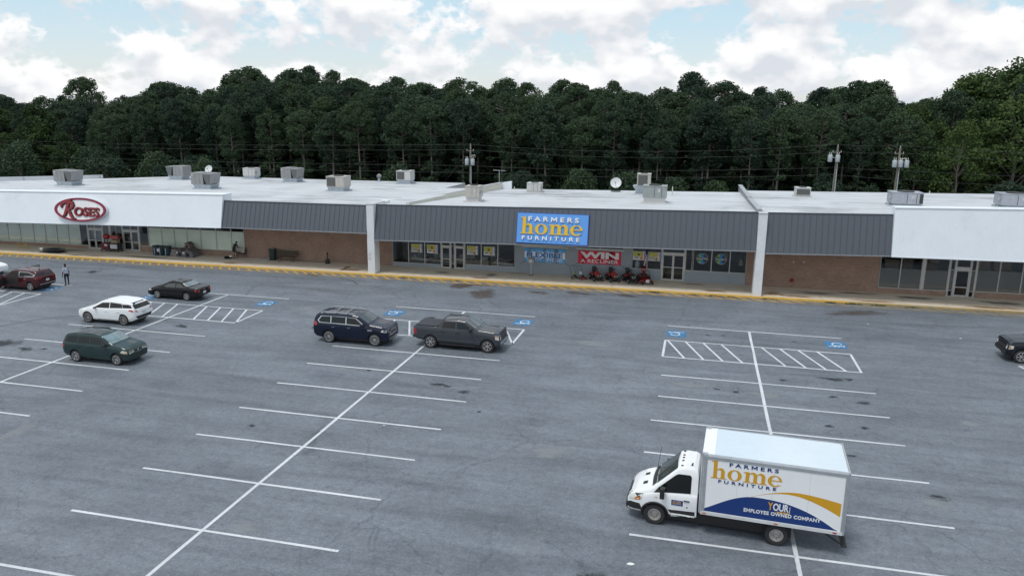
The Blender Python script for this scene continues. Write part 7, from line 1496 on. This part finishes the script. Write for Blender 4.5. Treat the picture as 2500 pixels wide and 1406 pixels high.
def pet_house(label, u, v, w, d, h, col, rz=0, stacked=0.):
    t = bthing('pet_house', label, 'dog house', u, v, WZ+stacked, rz); m = mat(*col, .6)
    MB().hexa([(-w/2, -d/2, .03), (w/2, -d/2, .03), (w/2, d/2, .03), (-w/2, d/2, .03), (-w*.45, -d*.46, h*.62), (w*.45, -d*.46, h*.62), (w*.45, d*.46, h*.62), (-w*.45, d*.46, h*.62)]).box(-w*.53, w*.53, -d*.53, d*.53, 0, .03).build('shell', m, t)
    rf = MB(); rf.prism([(-w*.50, -d*.52, h*.62), (0, -d*.52, h), (w*.50, -d*.52, h*.62)], (0, d*1.04, 0)); rf.build('roof', mat('pet_house_roof', (.10, .075, .08), .6, var=.2), t, bevel=.015)
    n = 10; MB().prism([(w*.17*math.cos(math.pi*k/n), -d*.5-.004, h*.30+w*.17*math.sin(math.pi*k/n)) for k in range(n+1)]+[(-w*.17, -d*.5-.004, .06), (w*.17, -d*.5-.004, .06)], (0, .02, 0)).build('doorway', M_DARK, t)  # dark panel on the solid front, painted for the shaded inside
    MB().hexa([(-w*.45, -d*.55, h*.42), (-w*.22, -d*.55, h*.42), (-w*.22, -d*.54, h*.42), (-w*.45, -d*.54, h*.42), (-w*.45, -d*.53, h*.60), (-w*.22, -d*.53, h*.60), (-w*.22, -d*.52, h*.60), (-w*.45, -d*.52, h*.60)]).build('price_card', M_PLATE, t); return t
pet_house('large grey plastic dog house with arched doorway by the papered windows', -47.75, 3.2, 1.15, 1.25, .86, ('pet_house_grey', (.13, .125, .135)))
pet_house('small brown pet house stacked on top of the dog houses', -48.05, 3.35, .72, .7, .62, ('pet_house_brown', (.12, .095, .09)), stacked=.80)
pet_house('dark plastic dog house left of the large grey one', -48.75, 3.3, .8, 1.0, .78, ('pet_house_dark', (.075, .07, .075)))
def tub(label, u, v, r, h, col):
    t = bthing('plastic_barrel', label, 'bin', u, v, WZ, 0, 'dark teal bins outside the discount store'); MB().lathe([(0, 0), (r*.85, 0), (r, h*.15), (r, h*.9), (r*1.05, h*.92), (r*1.05, h), (r*.9, h+.03), (0, h+.05)], 18).build('tub', mat('teal_plastic', col, .45, var=.12), t, smooth=40)
    MB().box(-.05, .05, -r-.012, -r+.02, .05, h*.85).build('label_strip', mat('tub_label', (.18, .28, .38), .5, var=.5, vscale=14), t); MB().lathe([(r*1.06, h*.90), (r*1.08, h*.90), (r*1.08, h*.96), (r*1.06, h*.96)], 18).build('rim', mat('teal_dark', (.01, .018, .02), .5), t)
for lab, u in (('dark teal bin, leftmost of three by the pale green windows', -51.45), ('dark teal bin with a white price card in the middle of three', -50.85), ('dark teal bin nearest the pale sack pile', -50.22)): tub(lab, u, 3.05, .36, .92, (.010, .026, .034))
t = bthing('price_card', 'white price card taped in front of the middle teal bin', 'price card', -50.95, 2.62, WZ); MB().box(-.02, .02, -.01, .01, 0, .5).build('stake', M_BLK, t); MB().box(-.15, .15, -.018, -.008, .42, .72).build('card', M_PLATE, t)
def soft_pile(label, u, v, w, d, h, col, name, cat, seed):
    t = bthing(name, label, cat, u, v, WZ); r = random.Random(seed); lay = 4
    for k in range(lay):
        mb = MB(); n, m = 20, 8; z0 = h*k/lay; rx, ry = w/2*(1-.09*k)*r.uniform(.92, 1.05), d/2*(1-.09*k)*r.uniform(.92, 1.05)
        mb.ball((r.uniform(-.05, .05), r.uniform(-.04, .04), z0+h/lay*.55), rx, ry, h/lay*.62, n, m); mb.v = [(x*(1+.06*math.sin(5*y+k)), y*(1+.06*math.cos(4*x+k)), max(.0, z)) for x, y, z in mb.v]; mb.build('sack', mat(col[0], col[1], .7, var=.45, vscale=5), t, smooth=60)
soft_pile('pile of pale printed sacks between the teal bins and dog houses', -49.45, 3.05, 1.0, .9, .62, ('printed_sack', (.30, .28, .27)), 'sack_pile', 'sacks', 3)
def liner_stack():
    t = bthing('pond_liner_stack', 'low stack of black moulded tubs with a white card on the sidewalk', 'tubs', -62.0, 1.5, WZ)
    for k in range(3): mb = MB(); n = 18; z = .02+.07*k; mb.lathe([(.30, z), (.72, z+.14), (.86, z+.16), (.86, z+.19), (.70, z+.17), (.30, z+.04), (0, z+.04)], n); mb.v = [(x*1.35+.08*k, y*.8, zz) for x, y, zz in mb.v]; mb.build('tub', mat('black_moulded', (.016, .022, .024), .3, var=.3, vscale=4), t, smooth=40)
    MB().box(-1.2, 1.1, -.6, .6, 0, .04).build('pallet_board', mat('pallet_wood', (.14, .11, .08), .9), t); MB().hexa([(-1.15, -.5, .3), (-.8, -.5, .3), (-.8, -.49, .3), (-1.15, -.49, .3), (-1.15, -.42, .5), (-.8, -.42, .5), (-.8, -.41, .5), (-1.15, -.41, .5)]).build('price_card', M_PLATE, t)
liner_stack()
for lab, u in (('yellow steel hoop guard, left of the pair by the brick sill', -66.95), ('yellow steel hoop guard, right of the pair by the brick sill', -66.2)):
    t = bthing('hoop_guard', lab, 'guard rail', u, 2.4, WZ, 0, 'yellow hoop guards'); y = mat('hoop_yellow', (.50, .33, .03), .5, var=.2, vscale=8); MB().tube([(-.2, 0, 0), (-.2, 0, .42), (-.14, 0, .5), (.14, 0, .5), (.2, 0, .42), (.2, 0, 0)], .03, 8).build('hoop', y, t); MB().tube([(-.2, 0, .25), (.2, 0, .25)], .02, 6).build('crossbar', y, t)
def merch_cart(label, u, v, col, card, grill):
    t = bthing('merchandise_cart', label, 'cart', u, v, WZ); m = mat('cart_'+col[0], col[1], .5, var=.15, vscale=6)
    MB().box(-.50, .50, -.35, .35, .18, .22).build('tray', M_BLK, t); MB().box(-.46, .42, -.32, .32, .224, .86).build('crate', m, t, bevel=.02)
    for x in (-.45, .45):
        for y in (-.3, .3): MB().cyl((x, y-.02, .07), .07, .04, 10, 'y').build('caster', M_TYRE, t); MB().tube([(x, y, .1), (x, y, .2)], .02, 5).build('caster_fork', M_BLK, t)
    for y in (-.3, .3): MB().tube([(.47, y, .2), (.47, y, .95), (.2, y, .95)], .02, 6).build('rail', M_BLK, t)
    if card: MB().box(-.40, .38, -.335, -.325, .34, .74).build('price_board', M_PLATE, t); lettering('lettering', 'MEMORIAL', .5, .08, M_BLK, t, (-.28, -.336, .56), (1, 0, 0), (0, 0, 1), .02, 1., .002) if False else None
    else: MB().box(-.06, .26, -.335, -.325, .56, .76).build('price_card', M_PLATE, t)
    if grill: MB().tube([(-.1, 0, .86), (-.1, 0, 1.25)], .03, 6).tube([(.15, .1, .86), (.15, .1, 1.25)], .03, 6).build('stand', M_UNITW, t); MB().ball((0, 0, 1.48), .36, .30, .28, 16, 8).build('kettle', mat('enamel_red', (.30, .012, .016), .4, 0, .3), t, smooth=60)
    else: MB().box(-.35, .3, -.2, .25, .87, 1.18).build('cartons', mat('brown_carton', (.32, .24, .16), .8, var=.25, vscale=3), t); MB().hexa([(-.5, -.26, 1.30), (.5, -.26, 1.30), (.5, .26, 1.30), (-.5, .26, 1.30), (-.42, -.22, 1.62), (.46, -.22, 1.58), (.46, .22, 1.58), (-.42, .22, 1.62)]).tube([(-.3, 0, 1.1), (-.3, 0, 1.35)], .03, 6).tube([(.3, 0, 1.1), (.3, 0, 1.35)], .03, 6).build('red_goods', mat('enamel_red', (.30, .012, .016), .4, 0, .3), t, bevel=.05)
merch_cart('dark red cart topped by a red kettle grill beside the left doors', -57.45, 3.55, ('maroon', (.11, .012, .022)), False, True); merch_cart('cart with a large white price board and red goods between the two doors', -56.45, 3.55, ('charcoal', (.05, .05, .055)), True, False)
def stroller():
    t = bthing('store_chair', 'dark metal chair draped with a pale cloth beside the bending person', 'chair', -42.85, 4.0-.12, WZ); m = mat('chair_steel', (.03, .03, .03), .5, .3)
    MB().box(-.55, .55, -.22, .22, .42, .46).build('seat', m, t)
    for x in (-.52, .52):
        for y in (-.2, .2): MB().tube([(x, y, 0), (x, y, .44 if y < 0 else .95)], .022, 6).build('leg', m, t)
    MB().tube([(-.52, .2, .95), (.52, .2, .95)], .022, 6).tube([(-.52, .2, .70), (.52, .2, .70)], .018, 6).build('back_frame', m, t); MB().hexa([(.08, -.1, .5), (.45, -.1, .5), (.45, .0, .5), (.08, .0, .5), (.12, .12, 1.0), (.42, .12, 1.0), (.42, .22, 1.0), (.12, .22, 1.0)]).build('cloth', mat('pale_cloth', (.42, .36, .33), .9, var=.2), t, bevel=.03)
stroller()
soft_pile('black bag with a white bundle lying on the sidewalk by the chair', -43.75, 3.15, .9, .5, .22, ('black_bag', (.014, .014, .016)), 'bag', 'bag', 8)
t = bthing('white_bundle', 'small white bundle lying on the black bag', 'bundle', -43.45, 3.15, WZ+.16); MB().ball((0, 0, .09), .16, .12, .10, 12, 8).build('cloth', bprint, t, smooth=60); MB().tube([(-.16, 0, .1), (0, 0, .2), (.16, 0, .1)], .012, 5).build('tie', M_BLK, t)
t = bthing('metal_ramp_plate', 'flat pale metal plate lying left of the trash can', 'plate', -40.1, 3.55, WZ); MB().hexa([(-.5, -.25, 0), (.5, -.25, 0), (.5, .3, 0), (-.5, .3, 0), (-.5, -.25, .02), (.5, -.25, .03), (.5, .3, .16), (-.5, .3, .05)]).build('plate', mat('pale_steel', (.42, .44, .45), .5, .3), t); MB().box(-.5, .5, -.28, -.252, 0, .05).build('edge', M_GALV, t)
def flag():
    t = bthing('furled_flag', 'furled stars and stripes flag hanging on the post between two posters', 'flag', -4.0, VW-.16, 1.30)
    MB().tube([(.08, .08, 1.75), (-.16, -.05, .15)], .018, 6).build('pole', mat('flag_pole', (.5, .5, .5), .4, .5), t)
    cols = [(.40, .02, .03), (.62, .62, .62)]
    for k in range(7):
        x = -.10+.028*k; mb = MB(); mb.tube([(x+.10, -.02, 1.10), (x+.03-.01*k, -.06-.015*(k % 2), .6), (x-.05, -.05+.01*(k % 3), .06+.05*(k % 3))], .022, 5); mb.build('stripe', mat('flag_%d' % (k % 2), cols[k % 2], .8), t)
    mb = MB(); mb.tube([(.12, .0, 1.62), (.08, -.04, 1.35), (.06, -.05, 1.08)], .085, 7, r1=.07); mb.build('canton', mat('flag_navy', (.02, .03, .10), .8), t)
flag()
for lab, u, z, r, m in (('small white alarm on the brick wall, left of the pair', 8.15, 2.34, .10, M_UNITW), ('round alarm bell on the brick wall, right of the pair', 8.95, 2.40, .13, mat('bell_pale', (.45, .36, .34), .5))):
    t = bthing('wall_alarm', lab, 'alarm', u, VW-.002, z, 0); MB().lathe([(0, -.10), (r*.5, -.09), (r, -.03), (r, 0), (0, 0)], 16, 'y').build('dome', m, t, smooth=40); MB().lathe([(r+.005, -.012), (r+.03, -.012), (r+.03, 0), (r+.005, 0)], 16, 'y').build('back_plate', M_RUST, t)
t = bthing('fire_hose_inlet', 'round red fire hose inlet low on the brick wall', 'hose inlet', 8.15, VW-.002, .80); MB().lathe([(0, -.08), (.09, -.08), (.10, -.03), (.19, -.02), (.19, 0), (0, 0)], 20, 'y').build('plate', mat('fire_red', (.24, .015, .02), .5, var=.15), t); MB().cyl((-.05, -.16, .02), .04, .09, 10, 'y').cyl((.05, -.16, .02), .04, .09, 10, 'y').build('coupling', M_RUST, t)

# ------------------------------------------------------------------ showroom furniture seen through the glass
M_FAB = mat('grey_upholstery', (.34, .34, .33), .9, var=.12, vscale=3); M_FAB2 = mat('taupe_upholstery', (.42, .39, .34), .9, var=.12, vscale=3); M_SHEET = mat('mattress_white', (.62, .64, .66), .8, var=.06); M_WALN = mat('dark_walnut', (.05, .035, .025), .5)
def sofa(label, u, v, w, m, rz=0.):
    t = bthing('sofa' if w > 1.3 else 'armchair', label, 'sofa' if w > 1.3 else 'armchair', u, v, .165, rz); n = max(1, round(w/.75))
    MB().box(-w/2+.2, w/2-.2, -.45, .45, .08, .30).build('base', m, t, bevel=.04)
    for k in range(n): a = -w/2+.2+(w-.4)*k/n; b = a+(w-.4)/n; MB().box(a+.01, b-.01, -.47, .22, .305, .46).build('seat_cushion', m, t, bevel=.05); MB().hexa([(a+.01, .16, .465), (b-.01, .16, .465), (b-.01, .36, .465), (a+.01, .36, .465), (a+.01, .26, .92), (b-.01, .26, .92), (b-.01, .46, .92), (a+.01, .46, .92)]).build('back_cushion', m, t, bevel=.05)
    for sx in (-1, 1): MB().box(min(sx*w/2, sx*(w/2-.19)), max(sx*w/2, sx*(w/2-.19)), -.46, .46, .08, .64).build('arm', m, t, bevel=.06)
def bed(label, u, v, rz, m):
    t = bthing('bed', label, 'bed', u, v, .165, rz); MB().box(-.80, .80, -1.05, 1.0, .05, .30).build('bed_base', m, t, bevel=.03); MB().box(-.78, .78, -1.04, .98, .305, .58).build('mattress', M_SHEET, t, bevel=.07); MB().box(-.84, .84, 1.005, 1.12, .05, 1.25).build('headboard', m, t, bevel=.04)
    for sx in (-.38, .38): MB().ball((sx, .72, .66), .32, .22, .11, 14, 8).build('pillow', M_SHEET, t, smooth=60)
    MB().box(-.80, .80, -1.06, -.35, .582, .61).build('throw', M_WALN, t, bevel=.02)
sofa('grey sofa in the left showroom window', -23.3, 6.3, 2.0, M_FAB); bed('pale bed shown in the second left showroom window', -25.0, 6.4, R(70), M_FAB); sofa('taupe armchair just right of the left doors', -18.9, 5.7, 1.1, M_FAB2); sofa('taupe sofa behind the left doors', -20.8, 6.6, 2.0, M_FAB2, R(8)); bed('upholstered bed in the window right of the left doors', -16.9, 6.2, R(78), M_FAB2)
sofa('grey loveseat behind the left door leaf', -22.2, 5.7, 1.4, M_FAB, R(20))
def dresser(label, u, v, w, h):
    t = bthing('dresser', label, 'dresser', u, v, .165); MB().box(-w/2, w/2, -.24, .24, .06, h).build('case', M_WALN, t, bevel=.01); k = 3
    for r_ in range(k): MB().box(-w/2+.03, w/2-.03, -.262, -.242, .09+(h-.12)*r_/k, .07+(h-.12)*(r_+1)/k).build('drawer', mat('walnut_front', (.075, .05, .035), .5), t)
dresser('dark dresser behind the window between flag and doors', -3.1, 6.4, 1.4, 1.1); dresser('tall dark chest behind the far left showroom window', -26.6, 6.8, .9, 1.5)
t = bthing('floor_lamp', 'lamp with a cream shade in the rightmost showroom window', 'lamp', 4.05, 5.3, .165); MB().lathe([(0, 0), (.16, 0), (.16, .03), (.025, .05), (.02, 1.55)], 14).build('stand', M_WALN, t); MB().lathe([(.13, 1.95), (.24, 1.45)], 16).build('lamp_shade', mat('cream_shade', (.50, .42, .28), .8), t)
t = bthing('potted_plant', 'leafy artificial plant behind the far left showroom window', 'plant', -26.3, 5.1, .165); MB().lathe([(0, 0), (.16, 0), (.2, .35), (.17, .35), (0, .3)], 14).build('pot', M_WALN, t)
mb = MB()
for k in range(160): a = random.uniform(0, 6.28); z = random.uniform(.5, 1.7); r = random.uniform(.05, .42)*(1.2-abs(z-1.1)*.7); p = Vector((math.cos(a)*r, math.sin(a)*r, z)); d = Vector((random.gauss(0, 1), random.gauss(0, 1), random.gauss(0, .6))).normalized()*.09; e = d.cross(Vector((0, 0, 1))).normalized()*.035; mb.quad(tuple(p-d), tuple(p+e), tuple(p+d), tuple(p-e))
mb.tube([(0, 0, .3), (0, 0, 1.5)], .02, 5); mb.build('foliage', mat('artificial_leaf', (.035, .075, .04), .6), t)
t = bthing('milk_churn', 'white vase standing in the window by the mowers', 'vase', -4.75, 4.75, .165); MB().lathe([(0, 0), (.22, 0), (.22, .04)], 16).build('foot', M_WALN, t); MB().lathe([(0, .9), (.2, .9), (.22, 1.0), (.22, 1.35), (.12, 1.5), (.13, 1.56), (.0, 1.56)], 16).build('vase', M_SHEET, t, smooth=40); MB().box(-.3, .3, -.2, .2, .05, .9).build('plinth', M_WALN, t)
for k, (u, v, w, h, z) in enumerate(((16.2, 6.2, 1.2, 2.5, 0), (17.5, 6.6, .9, 2.7, 0), (19.2, 6.4, 1.4, 2.6, 0), (23.0, 6.1, 1.1, 2.9, 0), (24.6, 6.5, 1.3, 2.7, 0))):
    t = bthing('carton_stack', ('stacked cartons behind the first papered window', 'stacked cartons behind the second papered window', 'stacked cartons left of the vacant store door', 'stacked cartons right of the vacant store door', 'stacked cartons behind the rightmost papered windows')[k], 'boxes', u, v, .165); n = 4
    for j in range(n): MB().box(-w/2*random.uniform(.8, 1), w/2*random.uniform(.8, 1), -.35, .35, h*j/n+.003, h*(j+1)/n).build('carton', mat('brown_carton', (.32, .24, .16), .8, var=.25, vscale=3), t)

# ------------------------------------------------------------------ people
def person(label, loc, rz, joints, zones, mats, hair, hair_mat, extra=None):
    """one continuous skinned body; joints: name -> (pos, radius, parent)"""
    t = thing('person', label, 'person', loc, rz); names = list(joints); idx = {n: i for i, n in enumerate(names)}
    me = bpy.data.meshes.new('body'); me.from_pydata([joints[n][0] for n in names], [(idx[n], idx[joints[n][2]]) for n in names if joints[n][2]], [])
    o = bpy.data.objects.new('body_tmp', me); COL.objects.link(o); sk = o.modifiers.new('skin', 'SKIN'); sk.use_smooth_shade = True; sv = me.skin_vertices[0].data
    for n in names: r = joints[n][1]; sv[idx[n]].radius = r if isinstance(r, tuple) else (r, r); sv[idx[n]].use_root = (joints[n][2] is None)
    sd = o.modifiers.new('sub', 'SUBSURF'); sd.levels = 2; sd.render_levels = 2
    dg = bpy.context.evaluated_depsgraph_get(); out = bpy.data.meshes.new_from_object(o.evaluated_get(dg)); bpy.data.objects.remove(o)
    out.materials.clear()
    for m in mats: out.materials.append(m)
    for p in out.polygons: p.material_index = zones(p.center); p.use_smooth = True
    b = bpy.data.objects.new('body', out); COL.objects.link(b); b.parent = t
    hm = MB(); hm.ball(*hair); hm.build('hair', hair_mat, t, smooth=60)
    if extra: extra(t)
    return t
SKIN_D = mat('skin_dark', (.10, .055, .035), .6, var=.05); SKIN_L = mat('skin_light', (.42, .25, .18), .6, var=.05); SHIRT = mat('pale_blue_shirt', (.40, .45, .55), .85, var=.08); SLACK = mat('navy_trousers', (.012, .014, .024), .9); SHOE = mat('black_shoe', (.012, .012, .012), .5); TEE = mat('black_tee', (.014, .015, .02), .9)
def hand(j, side, wrist, base, dirn, sx):
    w = Vector(wrist); d = Vector(dirn).normalized(); p = w+d*.085; j['palm'+side] = (tuple(p), (.036, .022), base)
    for k, (dx, ln) in enumerate(((-.028, .070), (-.010, .082), (.010, .078), (.027, .062))): q = p+Vector((0, dx, 0))+d*.03; j['f%d%s' % (k, side)] = (tuple(q+d*ln*.5+Vector((.01, 0, 0))), .0095, 'palm'+side); j['g%d%s' % (k, side)] = (tuple(q+d*ln+Vector((.025, 0, 0))), .008, 'f%d%s' % (k, side))
    j['thumb'+side] = (tuple(w+d*.06+Vector((.045, sx*.005, 0))), .011, 'palm'+side)
def standing_man():
    j = {'pelvis': ((0, 0, .95), (.155, .12), None), 'waist': ((0, 0, 1.08), (.15, .11), 'pelvis'), 'chest': ((.01, 0, 1.30), (.175, .12), 'waist'), 'neck0': ((.0, 0, 1.46), (.085, .075), 'chest'), 'neck': ((.01, 0, 1.53), .055, 'neck0'), 'head0': ((.03, 0, 1.61), (.075, .085), 'neck'), 'head1': ((.03, 0, 1.70), (.08, .095), 'head0'), 'head2': ((.02, 0, 1.76), (.055, .065), 'head1'), 'nose': ((.125, 0, 1.645), .014, 'head0')}
    for s, sy in (('L', 1), ('R', -1)):
        j['sh'+s] = ((.0, sy*.19, 1.41), .065, 'neck0'); j['el'+s] = ((-.02 if sy > 0 else .02, sy*.25, 1.13), .045, 'sh'+s); j['wr'+s] = ((.06, sy*.265, .90), .031, 'el'+s); hand(j, s, (.06, sy*.265, .90), 'wr'+s, (.12, 0, -1), sy)
        j['hip'+s] = ((0, sy*.10, .88), .095, 'pelvis'); j['kn'+s] = ((.03 if sy > 0 else -.02, sy*.11, .49), .062, 'hip'+s); j['an'+s] = ((-.02, sy*.12, .10), .045, 'kn'+s); j['he'+s] = ((-.04, sy*.12, .045), .042, 'an'+s); j['to'+s] = ((.17, sy*.14, .035), .034, 'he'+s)
    def z(c):
        if c.z < .085: return 3
        if c.z < .97 and abs(c.y) < .225: return 2
        if c.z > 1.485 and abs(c.y) < .12: return 0
        if abs(c.y) > .2 and c.z < 1.17: return 0
        return 1
    def ears(t):
        for sy in (-1, 1): MB().ball((.02, sy*.088, 1.655), .018, .01, .03, 8, 6).build('ear', SKIN_D, t)
        MB().lathe([(.150, .955), (.158, .955), (.158, .99), (.150, .99)], 16).build('belt', SHOE, t); MB().ball((.115, .032, 1.675), .008, .012, .008, 8, 5).ball((.115, -.032, 1.675), .008, .012, .008, 8, 5).build('eyes', bprint, t); MB().box(.108, .118, -.025, .025, 1.585, 1.592).build('mouth', M_DARK, t)
    person('man in a pale shirt and dark trousers walking beside the maroon SUV', (-50.0, 51.65, .0), R(160), j, z, [SKIN_D, SHIRT, SLACK, SHOE], ((.015, 0, 1.715), .092, .084, .085, 14, 10), mat('black_hair', (.012, .011, .010), .8), ears)
def bending_person():
    j = {'pelvis': ((-.05, 0, .92), (.155, .13), None), 'waist': ((.0, 0, 1.05), (.15, .12), 'pelvis'), 'chest': ((.12, 0, 1.24), (.17, .13), 'waist'), 'neck0': ((.22, 0, 1.37), (.085, .075), 'chest'), 'neck': ((.28, 0, 1.43), .055, 'neck0'), 'head0': ((.35, 0, 1.47), (.08, .085), 'neck'), 'head1': ((.40, 0, 1.53), (.08, .09), 'head0'), 'nose': ((.47, 0, 1.44), .014, 'head0')}
    for s, sy in (('L', 1), ('R', -1)):
        j['sh'+s] = ((.18, sy*.19, 1.33), .065, 'neck0'); j['el'+s] = ((.28, sy*.25, 1.06), .045, 'sh'+s); j['wr'+s] = ((.50, sy*.16, .95), .031, 'el'+s); hand(j, s, (.50, sy*.16, .95), 'wr'+s, (.8, 0, -.3), sy)
        j['hip'+s] = ((-.05, sy*.10, .85), .10, 'pelvis'); j['kn'+s] = ((.02, sy*.12, .48), .062, 'hip'+s); j['an'+s] = ((-.04, sy*.13, .10), .043, 'kn'+s); j['he'+s] = ((-.06, sy*.13, .045), .042, 'an'+s); j['to'+s] = ((.15, sy*.15, .035), .034, 'he'+s)
    def z(c):
        if c.z < .085: return 3
        if c.z < .62: return 0
        if c.x > .27 and c.z > 1.39 and abs(c.y) < .12: return 0
        if abs(c.y) > .1 and c.x > .30 and c.z < 1.12: return 0
        return 2 if c.z < .88 else 1
    def ex(t):
        MB().hexa([(-.045, -.09, 1.10), (-.035, -.09, 1.10), (-.035, .09, 1.10), (-.045, .09, 1.10), (.03, -.09, 1.30), (.04, -.09, 1.30), (.04, .09, 1.30), (.03, .09, 1.30)]).build('shirt_print', mat('shirt_print', (.42, .44, .48), .8, var=.4, vscale=16), t)
        for sy in (-1, 1): MB().ball((.37, sy*.09, 1.49), .02, .01, .03, 8, 6).build('ear', SKIN_L, t)
    person('person in a black shirt and shorts bending over a chair by the papered windows', tuple(BW(-43.15, 3.35, WZ)), R(80)+BA, j, z, [SKIN_L, TEE, TEE, SHOE], ((.37, 0, 1.55), .11, .10, .09, 14, 10), mat('dark_hair', (.015, .012, .010), .8), ex)
standing_man(); bending_person()
